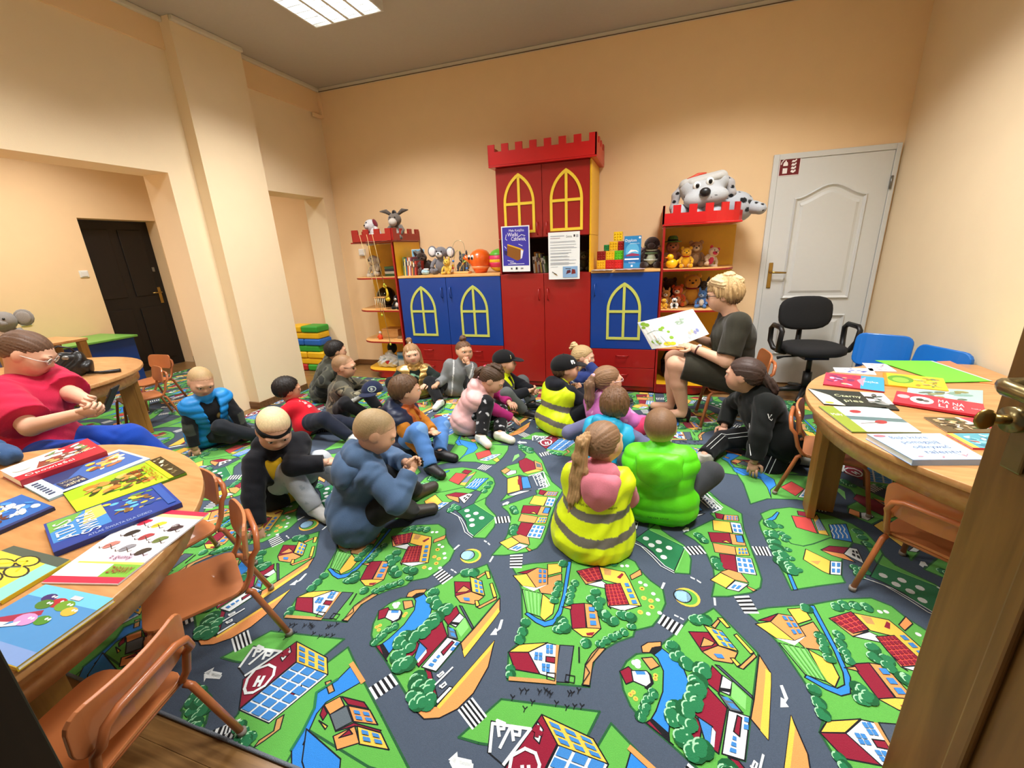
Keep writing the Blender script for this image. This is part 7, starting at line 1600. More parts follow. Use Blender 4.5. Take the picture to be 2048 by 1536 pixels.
for i, (x0, x1, lb) in enumerate(((-.55, -.36, 'white sheet hanging over the left front edge of the right cabinet top'), (-.34, -.08, 'pale pink edged sheet lying under the diploma card'))):
    t = thing('paper_sheet', lb, 'paper', (x0, 4.05, TZ)); n = 8; mb = MB(); vs = [((x1 - x0) * k / n, y, .0012 + .004 * abs(math.sin(k * 1.3 + i)) * (1 if y < .05 else 0)) for k in range(n + 1) for y in (-.002, .16)]; mb.add(vs + [(v[0], v[1], v[2] - .001) for v in vs], [(2 * k, 2 * k + 2, 2 * k + 3, 2 * k + 1) for k in range(n)] + [(2 * (n + 1) + 2 * k + 1, 2 * (n + 1) + 2 * k + 3, 2 * (n + 1) + 2 * k + 2, 2 * (n + 1) + 2 * k) for k in range(n)]); mb.build('sheet', mat('sheet_%d' % i, 'f0eef0' if i == 0 else 'e8c8cc', 0.6), t)
# big spotted plush dog on the right battlement
dg_ = thing('spotted_plush_dog', 'huge grey white spotted plush dog lying over the right battlement', 'soft toy', (.36, 4.30, 1.53)); dg_.scale = (.88, .88, .84); SPOTF = mat('spotted_fur', 'ffffff', 0.9, 0.05, 120, bump=0.5, bscale=160, attr='ink', sheen=0.3, spec=0.1); Z0 = V3(0, 0, 0)
def spots(P, base, seeds, r, c='141416'):
    col = np.tile(hexlin(base), (len(P), 1))
    for s_ in seeds: d = np.linalg.norm((P - np.array(s_[:3])) / np.array((1, 1, .8)), axis=1); col[d < (s_[3] if len(s_) > 3 else r)] = hexlin(c)
    return col
rr_ = random.Random(9)
F = Field(.05); F.ell((.02, .02, .14), (.20, .16, .14)); F.ell((.30, .06, .15), (.16, .14, .14)); F.cone((.14, .06, .10), (.34, .05, .12), .12, .13); F.cut.append(lambda p: -p[:, 2] + .002); P_, Q_ = surface(F, .010); mesh_obj('torso', P_, Q_, SPOTF, dg_, Z0, spots(P_, 'a9adb2', [(.36, -.08, .19, .035), (.30, -.08, .24, .02), (.24, -.07, .27, .016), (.22, -.06, .22, .015), (.42, -.04, .17, .03), (.44, 0, .23, .02), (.33, -.02, .28, .018), (.27, .0, .285, .015), (.40, -.06, .10, .028), (.18, -.1, .2, .012)], .02))
F = Field(.04); Bh = np.stack([nrm((1, .05, .12)), nrm((-.05, 1, -.12)), nrm((-.12, .12, 1))]); F.ell((.0, -.02, .29), (.185, .15, .145), Bh); F.ell((-.06, -.14, .215), (.115, .08, .085), Bh); F.ell((.085, -.14, .24), (.135, .085, .085), Bh); F.cone((-.13, -.03, .33), (.14, -.03, .38), .085, .085); P_, Q_ = surface(F, .008); hd_ = mesh_obj('head', P_, Q_, SPOTF, dg_, Z0, spots(P_, 'aeb0b2', [(-.13, -.19, .23), (-.12, -.19, .20), (-.075, -.22, .17), (.10, -.22, .24), (.06, -.225, .22, .006), (.14, -.2, .27, .006), (-.17, -.1, .25, .012)], .010))
F = Field(.03); F.cone((-.16, -.03, .37), (.15, -.04, .425), .06, .06); F.cone((-.10, -.09, .375), (.12, -.10, .42), .035, .035); P_, Q_ = surface(F, .008); mesh_obj('brow_fold', P_, Q_, SPOTF, hd_, Z0, np.tile(hexlin('b7b5b0'), (len(P_), 1)))
MB().ball((.005, -.225, .275), (.05, .04, .042), 14).build('nose', mat('rubber_nose', '1a1a1c', 0.4), hd_)
for x, z in ((-.065, .345), (.045, .375)):
    e = MB().ball((x, -.150, z), (.036, .02, .04), 14).build('eye', PLAST, hd_); ring = MB().ball((x + .004, -.166, z - .002), (.018, .01, .023), 12).build('pupil', DARK, e)
for pts, sd in (([(-.17, .0, .38), (-.24, -.01, .28), (-.255, -.02, .16), (-.24, -.02, .08)], [(-.23, -.06, .30), (-.26, -.06, .22), (-.25, -.07, .14), (-.24, -.06, .09)]), ([(.17, .0, .43), (.235, -.02, .36), (.255, -.03, .27), (.25, -.02, .22)], [(.22, -.06, .41), (.26, -.07, .32), (.25, -.06, .24)])):
    F = Field(.03)
    for a, b in zip(pts[:-1], pts[1:]): F.cone(a, b, .038, .036)
    P_, Q_ = surface(F, .008); mesh_obj('ear', P_, Q_, SPOTF, hd_, Z0, spots(P_, 'a5a2a2', sd, .022))
for pts, r1, sd in (([(-.14, -.06, .12), (-.21, -.12, .12), (-.22, -.16, .09)], .062, [(-.24, -.21, .12, .022), (-.20, -.22, .08, .012), (-.17, -.19, .15, .014)]), ([(-.02, -.10, .09), (-.06, -.13, .10), (-.07, -.16, .06)], .05, [(-.06, -.21, .08, .012)]), ([(.10, -.06, .10), (.12, -.12, .10), (.11, -.16, .06)], .05, []), ([(.40, .04, .14), (.46, -.02, .12), (.51, -.06, .10)], .055, [(.52, -.1, .14, .016), (.47, -.08, .16, .018), (.53, -.11, .08, .012)])):
    F = Field(.03)
    for a, b in zip(pts[:-1], pts[1:]): F.cone(a, b, r1, r1)
    F.cut.append(lambda p: -p[:, 2] + .002); P_, Q_ = surface(F, .008); mesh_obj('paw', P_, Q_, SPOTF, dg_, Z0, spots(P_, 'abafb4', sd, .015))
MB().tube([(-.15, -.05, .415), (-.05, -.02, .462), (.02, -.01, .468)], [.014, .018, .012], 8).build('red_band', mat('red_ribbon', 'c8442c', 0.6), dg_)
# right corner shelf toys
S1, S2 = 1.156, .801
plush('green-hatted plush figure at the back left of the upper right shelf', .15, 4.40, S1, .26, 'b06a40', 'c88a5a', -85, 'none', name='plush_figure', muz='c87a4a'); h = thing('plush_hat', 'green felt hat with a dark band on the plush figure of the upper right shelf', 'hat', (.15, 4.387, S1 + .225)); MB().lathe([(.075, 0), (.078, .006), (.046, .012), (.044, .04), (.03, .055), (.001, .058)], 16).build('crown', fur('4a7a2c'), h); MB().lathe([(.0465, .012), (.0465, .024)], 16).build('band', fur('1c2414'), h)
dk = thing('toy_duck', 'small yellow plastic duck at the front of the upper right shelf', 'toy', (.145, 4.19, S1)); YP = mat('duck_yellow', 'e8b810', 0.35, 0.02, coat=0.2); MB().ball((0, 0, .042), (.052, .042, .042), 14).build('body', YP, dk); hh_ = MB().ball((-.015, -.01, .098), (.030, .028, .028), 12).build('head', YP, dk); MB().ball((-.045, -.02, .094), (.016, .014, .007), 8).build('beak', mat('duck_beak', 'e07818', 0.35), hh_); MB().tube([(.04, .01, .05), (.06, .01, .075)], [.018, .004], 8).build('tail', YP, dk)
plush('golden yellow small plush bear with a red scarf on the upper right shelf', .265, 4.25, S1, .19, 'd8a018', rz=-90, collar='a81820', name='plush_bear')
plush('beige plush bear sitting behind the small golden bear', .355, 4.42, S1, .24, 'a8845c', 'c4a47c', -90, 'round', name='plush_bear', muz='d8c0a0')
plush('cream plush animal with a pink vest at the right of the upper shelf', .455, 4.34, S1, .19, 'd8c4a8', 'c83a5a', -70, 'round', 'b8343c', name='plush_toy', tilt=.35)
plush('brown plush animal turned away at the left of the lower right shelf', .15, 4.47, S2, .27, '4a2c1a', rz=60, ear='round', name='plush_toy')
plush('orange plush cat with a pale muzzle on the lower right shelf', .235, 4.34, S2, .21, 'c8501c', 'd8a078', -100, 'round', name='plush_cat', muz='e8d4b8', tilt=-.1)
plush('largest golden plush bear with a dark red scarf on the lower right shelf', .345, 4.40, S2, .31, 'cf9030', rz=-90, collar='7a1420', name='plush_bear')
plush('grey plush animal with tall ears behind the blue one', .455, 4.47, S2, .24, '4c4a4e', rz=-100, ear='point', name='plush_toy')
plush('blue plush animal with white feet at the right of the lower shelf', .43, 4.24, S2, .17, '4a76b4', 'd8d0c0', -110, 'point', name='plush_toy', muz='9ab0cc')
plush('orange and white plush fox at the left of the lower right shelf', .12, 4.30, S2, .17, 'c88a40', 'e8dcc8', -100, 'point', name='plush_fox')
plush('tiny black and white plush panda at the front of the lower shelf', .19, 4.17, S2, .105, 'e4e0d8', '1c1a1c', -90, 'round', '141214', name='plush_panda', muz='141214')
plush('tiny yellow plush chick at the front left of the lower shelf', .10, 4.17, S2, .10, 'e0a828', rz=-90, ear='none', name='plush_chick')
bskt = thing('dark_basket', 'dark round basket on the bottom right corner shelf', 'basket', (.24, 4.34, .446 - .345)); MB().lathe([(.10, 0), (.125, .06), (.13, .16), (.122, .16), (.115, .06), (.09, .01), (.001, .01)], 22).build('bowl', mat('basket_dark', '1c1614', 0.7, 0.1, 60, bump=0.6), bskt); MB().tube([(-.125, 0, .16), (-.09, 0, .25), (0, 0, .285), (.09, 0, .25), (.125, 0, .16)], .008, 8).build('handle', mat('basket_dark', '1c1614'), bskt)
# left corner shelf
plush('shaggy cream plush dog on the upper left corner shelf', -3.03, 4.33, S1, .26, 'd6cdbb', rz=-100, ear='flop', name='plush_dog', tilt=-.2, muz='e6dfd0')
for i, (c, n_) in enumerate((('2c5a34', 'dark green'), ('c8c8c0', 'light grey'), ('2a3a4a', 'navy'), ('4a7a5a', 'sea green'))):
    t = thing('flat_box', '%s flat game box, %s from the bottom on the upper left corner shelf' % (n_, ORD[i]), 'box', (-2.80, 4.36, S1 + i * .0265), math.radians(4 * i - 6), 'game boxes on the left corner shelf'); box('tray', mat('boxc_' + c, c, 0.5), t, -.10, .10, -.08, .08, 0, .012, .001); box('lid', mat('boxc_' + c, c, 0.5), t, -.102, .102, -.082, .082, .0125, .0258, .001)
gl = thing('snow_globe', 'dark shiny glass ball on the middle left corner shelf', 'ornament', (-2.99, 4.38, S2)); MB().lathe([(.06, 0), (.065, .01), (.05, .025)], 18).build('foot', mat('globe_foot', '4a3a28', 0.4), gl); MB().ball((0, 0, .125), .11, 22).build('glass_ball', mat('dark_glass', '3a3424', 0.06, 0.05, metal=0.5), gl)
cg = thing('toy_fence', 'small wooden toy cage in front of the glass ball', 'toy', (-2.93, 4.20, S2)); box('floor_board', BEECH, cg, -.07, .07, -.05, .05, 0, .012, .002); box('roof_board', BEECH, cg, -.072, .072, -.052, .052, .125, .137, .002)
for i in range(6): MB().cyl((-.06 + .024 * i, -.045, .012), (-.06 + .024 * i, -.045, .125), .0045, 8).build('bar', mat('bar_cream', 'd8ccb0', 0.5), cg)
plush('black and white small plush penguin at the edge of the middle left shelf', -2.72, 4.19, S2, .17, '141416', 'e6e2dc', -100, 'none', name='plush_penguin', muz='e0dcd4')
t = thing('hanging_giraffe', 'yellow giraffe figure hanging from a cord at the left corner shelf', 'toy', (-2.79, 4.10, .93)); YG = mat('giraffe_yellow', 'd8b828', 0.4); MB().tube([(0, 0, .0), (.012, 0, .05), (.0, 0, .11)], [.018, .013, .011], 8).build('neck', YG, t); MB().ball((-.006, -.008, .128), (.024, .018, .02), 10).build('head', YG, t); MB().ball((.005, 0, -.01), (.03, .02, .026), 10).build('body', YG, t)
wb = thing('wooden_box', 'plain wooden box on the lower left corner shelf', 'box', (-2.95, 4.40, .446)); box('tray', BEECH, wb, -.12, .10, -.09, .09, 0, .085, .003); box('lid', BEECH, wb, -.123, .103, -.093, .093, .0855, .098, .002)
of = thing('toy_figure', 'orange and white toy figure at the front of the lower left shelf', 'toy', (-3.02, 4.20, .446)); OP = mat('toy_orange', 'dc4a1c', 0.4); MB().lathe([(.026, 0), (.024, .03), (.014, .06), (.001, .066)], 14).build('coat', OP, of); MB().ball((.004, 0, .078), .017, 10).build('head', PLAST, of); MB().tube([(-.02, 0, .045), (-.035, -.01, .02)], .007, 6).tube([(.02, 0, .045), (.035, -.01, .03)], .007, 6).build('arms', OP, of)
pt = thing('toy_plank_tray', 'flat wooden toy tray on the lower left corner shelf', 'toy', (-2.75, 4.20, .446)); box('base', BEECH, pt, -.07, .07, -.05, .05, 0, .012, .002); box('block', mat('toy_brown', '8a6a48', 0.6), pt, -.03, .03, -.02, .02, .0125, .04, .003)
bg = thing('plastic_bag', 'crumpled white plastic bag on the bottom left corner shelf', 'bag', (-2.98, 4.25, .101)); F = Field(.04); F.cone((-.06, 0, .06), (.07, .02, .06), .075, .07); F.cone((0, 0, .1), (.02, .03, .19), .06, .035); F.disp = lambda p: .008 * (np.sin(p[:, 0] * 75 + 3 * np.sin(p[:, 2] * 45)) + np.sin(p[:, 1] * 80 + p[:, 2] * 60)); F.cut.append(lambda p: .001 - p[:, 2]); P_, Q_ = surface(F, .008); bo = mesh_obj('bag_film', P_, Q_, mat('white_film', 'dcdedc', 0.35, 0.04, 30), bg, Z0)
badge(bo, None, Z0, F, lambda p: p.disc(0, 0, .022, .022, 'c02830').disc(0, 0, .012, .012, 'f0e8e0').line([(-.06, .03), (-.02, .045), (.04, .03)], .005, '4a8aa0'), V3(.02, -.08, .07), V3(1, 0, 0), V3(0, 0, 1), V3(0, -1, 0), 'print')
F = Field(.03); F.ell((.03, .05, .22), (.06, .05, .07)); P_, Q_ = surface(F, .008); mesh_obj('dark_contents', P_, Q_, fur('15161a'), bg, Z0)
bx_ = thing('game_box', 'upright blue and white game box on the bottom left corner shelf', 'box', (-2.78, 4.22, .101)); box('carton', mat('carton_blue', '7a9ab8', 0.5), bx_, -.06, .06, 0, .05, 0, .185, .002); Print().rect(-.058, .058, .003, .182, '8aa8c4').rect(-.05, .05, .11, .15, '2a6a9a').rect(-.05, .05, .03, .09, 'd8dee4').build('box_print', bx_, Matrix.Translation((0, -.0008, 0)) @ XZ)
for i, (x0, x1, zz) in enumerate(((-3.00, -2.86, .75), (-2.91, -2.80, .42), (-2.84, -2.78, 1.08))):
    t = thing('pull_string', ['thin pale cord hanging from the left battlement, leftmost of three', 'thin pale cord hanging lowest from the left battlement', 'short cord holding the yellow giraffe figure'][i], 'cord', (x0, 4.052, 1.60)); MB().tube([(0, 0, 0), ((x1 - x0) * .4, .004, (zz - 1.6) * .4), (x1 - x0, .008, zz - 1.6)], .003, 6).build('cord', mat('cord_tan', 'c8b078', 0.7), t); MB().ball((x1 - x0, .008, zz - 1.6), (.012, .012, .016), 8).build('bead', mat('cord_bead', 'b8c23c', 0.4), t)
wbx = thing('wall_box', 'small white plastic box on the wall beside the left corner shelf', 'box', (-3.41, 4.63, 1.39)); box('casing', PLAST, wbx, -.04, .04, -.035, 0, 0, .08, .006); box('cover', PLAST, wbx, -.03, .03, -.04, -.035, .01, .07, .003)
# grey plush at the far left and folded jeans beside the left table
plush('large grey plush elephant on the toy chest at the left edge', -6.05, 2.42, .626, .44, '8f8c88', rz=-40, ear='big', earc='9d9a96', name='plush_elephant')

# ================================================================== books and papers on the tables
BOOKQ = {
  'l1': ([(-2.38, 0.78), (-2.18, 0.748), (-2.149, 1.004), (-2.404, 1.074)], 0.03),
  'l2': ([(-2.201, 0.755), (-1.951, 0.715), (-1.932, 1.028), (-2.173, 1.058)], 0.008),
  'l3': ([(-1.961, 0.758), (-1.749, 0.69), (-1.647, 0.974), (-1.899, 1.049)], 0.008),
  'l4': ([(-1.752, 0.61), (-1.544, 0.533), (-1.439, 0.811), (-1.649, 0.886)], 0.016),
  'l5': ([(-1.541, 0.769), (-1.445, 0.459), (-1.24, 0.509), (-1.308, 0.802)], 0.004),
  'l6': ([(-2.087, 0.582), (-1.858, 0.546), (-1.858, 0.686), (-2.087, 0.707)], 0.012),
  'l7': ([(-1.75, 0.406), (-1.452, 0.387), (-1.469, 0.53), (-1.715, 0.525)], 0.01),
  'l8': ([(-1.41, 0.452), (-1.404, 0.283), (-1.165, 0.292), (-1.181, 0.468)], 0.012),
  'r1': ([(1.049, 2.912), (1.029, 2.811), (1.212, 2.779), (1.247, 2.921)], 0.003),
  'r2': ([(0.97, 2.777), (0.885, 2.542), (1.118, 2.455), (1.217, 2.709)], 0.007),
  'r3': ([(0.791, 2.451), (0.791, 2.219), (1.068, 2.194), (1.101, 2.428)], 0.006),
  'r4': ([(0.758, 2.183), (0.786, 1.891), (1.03, 1.938), (1.029, 2.217)], 0.006),
  'r5': ([(0.812, 1.839), (0.866, 1.636), (1.092, 1.692), (1.066, 1.899)], 0.022),
  'r6': ([(1.256, 2.82), (1.17, 2.58), (1.4, 2.515), (1.488, 2.741)], 0.008),
  'r7': ([(1.166, 2.455), (1.078, 2.278), (1.341, 2.149), (1.421, 2.315)], 0.01),
  'r8': ([(1.261, 2.566), (1.159, 2.349), (1.424, 2.319), (1.556, 2.563)], 0.004),
  'r9': ([(1.122, 2.122), (1.125, 1.966), (1.318, 2.002), (1.324, 2.153)], 0.005),
  'r10': ([(1.11, 1.943), (1.125, 1.819), (1.292, 1.839), (1.292, 1.982)], 0.007),
  'r11': ([(1.333, 3.112), (1.457, 2.675), (1.688, 2.735), (1.632, 3.142)], 0.002),
  'r12': ([(1.654, 3.147), (1.627, 2.714), (1.699, 2.676), (1.73, 3.17)], 0.0015),
  'r13': ([(1.242, 3.046), (1.213, 2.861), (1.344, 2.872), (1.36, 3.04)], 0.003),
}

PAPER = mat('page_paper', 'eef2f2', 0.6, 0.01)
def flat_book(key, label, spine, art, pages=True, cat='book', name='picture_book', z0=None):
    """book lying flat: page block between cover boards, cover art printed on top; art drawn on the unit square (u along the reader's width, v up)"""
    q, th = BOOKQ[key]; z0 = ZT + 0.0006 if z0 is None else z0; cx = sum(p[0] for p in q) / 4; cy = sum(p[1] for p in q) / 4; t = thing(name, label, cat, (cx, cy, z0))
    P = [Vector((p[0] - cx, p[1] - cy, 0)) for p in q]; ins = [p * 0.985 for p in P]
    if pages and th > .0035:
        c = min(.0022, th * .2); MB().prism([p[:2] for p in P], 0, c).build('back_cover', mat('board_' + spine, spine, 0.4, 0.02), t); MB().prism([p[:2] for p in ins], c, th - c).build('page_block', PAPER, t)
        b = P[0] + (P[1] - P[0]) * 0; MB().prism([p[:2] for p in P], th - c, th).build('front_cover', mat('board_' + spine, spine, 0.4, 0.02), t)
        a, d = P[1], P[2]; n = (d - a).normalized(); pr = Vector((n.y, -n.x, 0)) * .0016; MB().prism([(a + pr)[:2], (d + pr)[:2], d[:2], a[:2]], 0, th).build('spine', mat('board_' + spine, spine, 0.4, 0.02), t)
    else: MB().prism([p[:2] for p in P], 0, th).build('sheet', mat('board_' + spine, spine, 0.5, 0.01), t)
    pr = Print(.00005); art(pr); FL, NL, NR, FRr = P
    def mp(u, v, w): a = NL + (NR - NL) * u; b = FL + (FRr - FL) * u; return tuple(a + (b - a) * v + Vector((0, 0, th + .0002 + w)))
    pr.v = [mp(*x) for x in pr.v]; pr.build('cover_print', t); return t
def blobs(p, cols, n, seed, s=.09,  x0=.05, x1=.95, y0=.05, y1=.95):
    r = random.Random(seed)
    n = int(n * 2.2); s = s * .8
    for i in range(n): p.disc(r.uniform(x0 + s, x1 - s), r.uniform(y0 + s, y1 - s), s * r.uniform(.3, 1.15), s * r.uniform(.2, .8), r.choice(cols), 8, r.uniform(0, 3))
    return p
def a_l1(p):
    p.rect(0, 1, 0, 1, 'f0ece6').rect(0, 1, 0, .30, 'b02030').rect(.62, 1, 0, 1, 'b02030').poly([(.25, .35), (.7, .3), (.75, .6), (.35, .7)], '8a4030'); blobs(p, ['6a8a50', '2a2a2a', 'c8a060', 'e8e4da', '7a5040'], 16, 1, .10, .3, .95, .3, .95)
    p.text('Opowieści', .08, .08, .17, 'f4e8e0', width=.55).disc(.15, .6, .10, .12, 'e0d8c8').text('na dobranoc', .55, .33, .12, 'f0e0d8', width=.4)
def a_l2(p):
    p.rect(0, 1, 0, 1, 'cfe4ee').rect(.16, .97, .12, .9, '3a62a8').poly([(.16, .9), (.6, .9), (.3, .5), (.16, .5)], '2a3a6a'); blobs(p, ['e8d050', 'a8683a', '8a4a2a', 'd8a060', 'f0e4b0'], 14, 2, .10, .45, .95, .3, .9); p.rect(.18, .40, .14, .46, '2c3a58').text('BAJEK', .39, .28, .13, 'e8d9a8', width=.19, rot=math.pi).text('KSIĘGA', .38, .42, .10, 'b8b090', width=.18, rot=math.pi)
    for i in range(7): p.rect(.04 + .0 * i, .10, .14 + .1 * i, .19 + .1 * i, '3a4a6a')
def a_l3(p):
    p.rect(0, 1, 0, 1, '9ccc20').rect(.0, 1, 0, .5, 'b4d82a'); blobs(p, ['5a4020', '3a6a20', 'c88a40', 'e07a30', '2c3a14', 'd8b060'], 22, 3, .12, .1, .8, .15, .9); p.rect(.82, .87, 0, 1, 'f0d020').rect(.87, 1, 0, 1, '3a3018'); blobs(p, ['8a7a50', 'e0d8b0', '5a4a28'], 10, 4, .05, .86, 1, .05, .95)
    p.text('DZIKIE', .68, .15, .10, 'a84a14', width=.65, rot=math.pi / 2).text('ZWIERZĘTA', .79, .1, .10, 'a84a14', width=.75, rot=math.pi / 2)
def a_l4(p):
    p.rect(0, 1, 0, 1, '1c3f94').rect(.02, .45, .25, .98, '3a86c8').poly([(.02, .6), (.2, .75), (.3, .98), (.02, .98)], '6aa84a').poly([(.25, .5), (.45, .6), (.45, .98), (.32, .98)], 'd8c860'); blobs(p, ['5ab0d8', 'e8c040', '7a5a30', '2a4a88', '5a8a4a'], 16, 5, .08, .4, .95, .25, .95)
    p.text('ATLAS', .19, .22, .20, 'f4f6f8', width=.62, rot=math.pi / 2).text('ŚWIATA', .36, .16, .20, 'f4f6f8', width=.70, rot=math.pi / 2).text('ATLAS ŚWIATA DLA DZIECI', .25, .05, .09, '9ab0d8', width=.5).rect(.9, .97, .1, .95, '2a55a8')
def a_l5(p):
    p.rect(0, 1, 0, 1, 'f2eef2').rect(0, 1, .93, 1, 'd02848').rect(0, 1, .88, .93, 'f0d890').rect(0, 1, 0, .07, 'd02848').rect(.62, 1, .07, .22, '7ab83a').rect(0, .62, .07, .22, 'e4eef0').poly([(.1, .22), (1, .22), (1, .25), (.1, .24)], 'e8d860').rect(.1, 1, .26, .36, 'e2d2e4')
    for x, y, c in ((.25, .78, 'c82840'), (.5, .76, 'e8c030'), (.8, .72, '3a2a2a'), (.28, .62, '2a2420'), (.55, .58, 'a83a40'), (.8, .55, '6a7a3a'), (.22, .45, 'c87a70'), (.5, .42, '8a8a92'), (.78, .38, '3a3028')):
        p.disc(x, y, .075, .045, c, 10, .5).disc(x + .06, y + .03, .03, .022, c, 8)
        for s in (-1, 1): p.line([(x, y), (x + .09 * s, y - .05), (x + .12 * s, y - .03)], .008, '3a2c28')
    for i in range(8): a = i * .8; p.line([(.8 + (.02 + .01 * i) * math.cos(a), .75 + (.02 + .01 * i) * .7 * math.sin(a)), (.8 + (.03 + .01 * i) * math.cos(a + .8), .75 + (.03 + .01 * i) * .7 * math.sin(a + .8))], .012, '4a2a3a')
    p.text('ZABAWY', .66, .11, .11, 'a01c30', width=.3).text('z gumy', .45, .28, .07, '7a3a5a', width=.3)
def a_l6(p): p.rect(0, 1, 0, 1, '1c62b0').rect(0, 1, 0, .08, '16306a'); blobs(p, ['3a8ad8', 'e8e0d0', 'e0b050', '5a2a20', 'f0f0ee'], 14, 7, .16, 0, 1, .12, 1)
def a_l7(p):
    p.rect(0, 1, 0, 1, 'd8cc48').rect(0, 1, 0, .2, '8ad0c8').rect(.8, 1, .0, 1, '4a5a50')
    for x, y in ((.25, .5), (.55, .65), (.5, .35), (.75, .45)): p.disc(x, y, .14, .17, '2a2c28', 14).disc(x, y, .115, .14, 'd8cc48', 14)
    p.line([(.2, .5), (.5, .7), (.75, .45), (.5, .35)], .03, 'e0c020').line([(.3, .8), (.6, .4)], .03, '5a6a60')
def a_l8(p):
    p.rect(0, 1, 0, 1, '4a8ec8').rect(0, 1, .8, 1, '6ac0e0').rect(0, 1, 0, .18, '7a9ad0').poly([(.0, .35), (.45, .65), (.5, .58), (.1, .25)], 'a02848')
    for x, y, rx, c in ((.30, .82, .09, '3a2a6a'), (.48, .78, .10, 'b02030'), (.60, .76, .11, '6a9a2a'), (.36, .72, .10, '4a7a2a'), (.74, .70, .09, 'e0b040'), (.60, .52, .09, '4a8a2a'), (.15, .12, .14, 'c87a60'), (.42, .48, .12, 'c890c8')): p.disc(x, y, rx, rx * .8, c, 12).disc(x + .02, y + .03, .016, .02, 'f4f4f0', 8).disc(x + .06, y + .03, .016, .02, 'f4f4f0', 8)
    p.rect(.55, .68, .86, .92, 'e8c8d0').poly([(.25, .3), (.4, .45), (.42, .38)], 'f0f0f0').poly([(.12, .35), (.3, .4), (.28, .3)], 'f0f0f0')
def a_plain(c, cols, n, seed, s=.12, extra=None):
    def f(p):
        p.rect(0, 1, 0, 1, c); blobs(p, cols, n, seed, s)
        if extra: extra(p)
    return f
flat_book('l1', 'thick red and white story book on the left table, furthest back', 'a81c2c', a_l1); flat_book('l2', 'pale blue fairy tale book lying beside the thick red book', '9cc4d8', a_l2); flat_book('l3', 'lime green animal book with a yellow strip on the left table', '4a7a1c', a_l3)
flat_book('l4', 'dark blue world atlas for children on the left table', '14286a', a_l4); flat_book('l5', 'white booklet with drawn insects hanging over the left table edge', 'e0d8dc', a_l5); flat_book('l6', 'small blue picture book cut off by the left edge of the photo', '14244a', a_l6)
flat_book('l7', 'yellow book with bicycle wheels near the left edge', 'c8b020', a_l7); flat_book('l8', 'blue book with cartoon vegetables in the left foreground', 'c8a828', a_l8)
flat_book('r1', 'white and blue leaflet at the back of the right table', 'e4e8f0', a_plain('e8ecf4', ['3a50a8', 'c8d4ec', '5a6ab8'], 6, 11, .12), False, 'leaflet', 'leaflet')
flat_book('r2', 'small red and light blue book on the right table', '9c1c34', lambda p: (p.rect(0, 1, 0, 1, 'd02c4c').rect(.62, 1, 0, 1, '2c9cc8').poly([(.55, .6), (.7, .9), (.66, .2)], 'e890a8'), blobs(p, ['e8b0c0', '7a2a5a', 'e8c890', 'c0a8d8'], 9, 12, .12, 0, .6), p.text('bajka', .66, .5, .18, 'e8f4f8', width=.25)))
flat_book('r3', 'black and cream book with curly lettering on the right table', '141618', lambda p: (p.rect(0, 1, 0, 1, '1c2624').poly([(0, 0), (.3, 0), (.22, .6), (0, 1)], 'd8d8c0').rect(.7, 1, .3, 1, 'dde0e0'), blobs(p, ['101416', '3a4a48', '8a8c8a'], 8, 13, .12, .6, 1), p.text('Czarny', .28, .55, .22, 'd8dcae', width=.36).text('pies', .34, .25, .22, 'd8dcae', width=.26), p.disc(.1, .1, .06, .05, 'e0b830')))
flat_book('r4', 'pale green book with red leaves and a green edge on the right table', '5a6a24', lambda p: (p.rect(0, 1, 0, 1, 'c2dcd8').rect(0, 1, 0, .30, 'd8e6e6').rect(0, .22, 0, 1, '8a9a34').poly([(.22, .45), (1, .35), (1, .5), (.22, .6)], '5a7478').disc(.45, .78, .09, .07, 'a03038', 10, .3).disc(.62, .36, .10, .07, 'a03038', 10, .4).line([(.3, .3), (.6, .35)], .02, '6a4a40'), p.text('Mały', .03, .6, .14, 'eef0d8', width=.16)))
flat_book('r5', 'thick lilac blue book with dark handwriting on the right table', '8aa4cc', lambda p: (p.rect(0, 1, 0, 1, 'a9c2e6'), [p.text(w_, .22 + .04 * i, .78 - .19 * i, .16, '3a4a7a', width=.5) for i, w_ in enumerate(('Bajki które', 'pomagają', 'odkrywać', 'talenty'))], blobs(p, ['e8eef6', 'd08a98', 'f4f6fa'], 9, 15, .05, .1, .95, .03, .25), p.disc(.12, .9, .08, .05, 'c8707a')))
flat_book('r6', 'yellow book with a green creature on the right table', 'd8a020', lambda p: (p.rect(0, 1, 0, 1, 'd8cc28').rect(0, .06, 0, 1, 'e08a28').disc(.28, .55, .22, .32, '5a9a2c', 14).disc(.28, .5, .14, .2, '8ac040', 12), blobs(p, ['c8b068', 'e8dc80', '6a7a50', 'a88a30'], 14, 16, .1, .45, .95)))
flat_book('r8', 'pale teal picture book lying under the red book', '9cc4bc', a_plain('a6cec6', ['7aa49c', '8a8a58', 'e0eeea', '5a6a60'], 9, 18, .14))
flat_book('r7', 'long red book with white letters on the right table', 'b81c34', lambda p: (p.rect(0, 1, 0, 1, 'dc2440').disc(.32, .5, .14, .30, 'e4dede', 14).disc(.30, .52, .05, .12, '2a2426', 10).disc(.37, .48, .04, .1, '5a5456', 10).disc(.1, .6, .08, .16, 'e8a8b0', 10), p.text('MA', .50, .52, .36, 'f4eef0', width=.13).text('LI', .50, .18, .36, 'f4eef0', width=.11).text('NA', .66, .45, .36, 'f4eef0', width=.13).text('GA', .66, .14, .34, 'f4eef0', width=.12).text('bajka', .86, .4, .12, 'f0c8d0', width=.1)), z0=ZT + .0052)
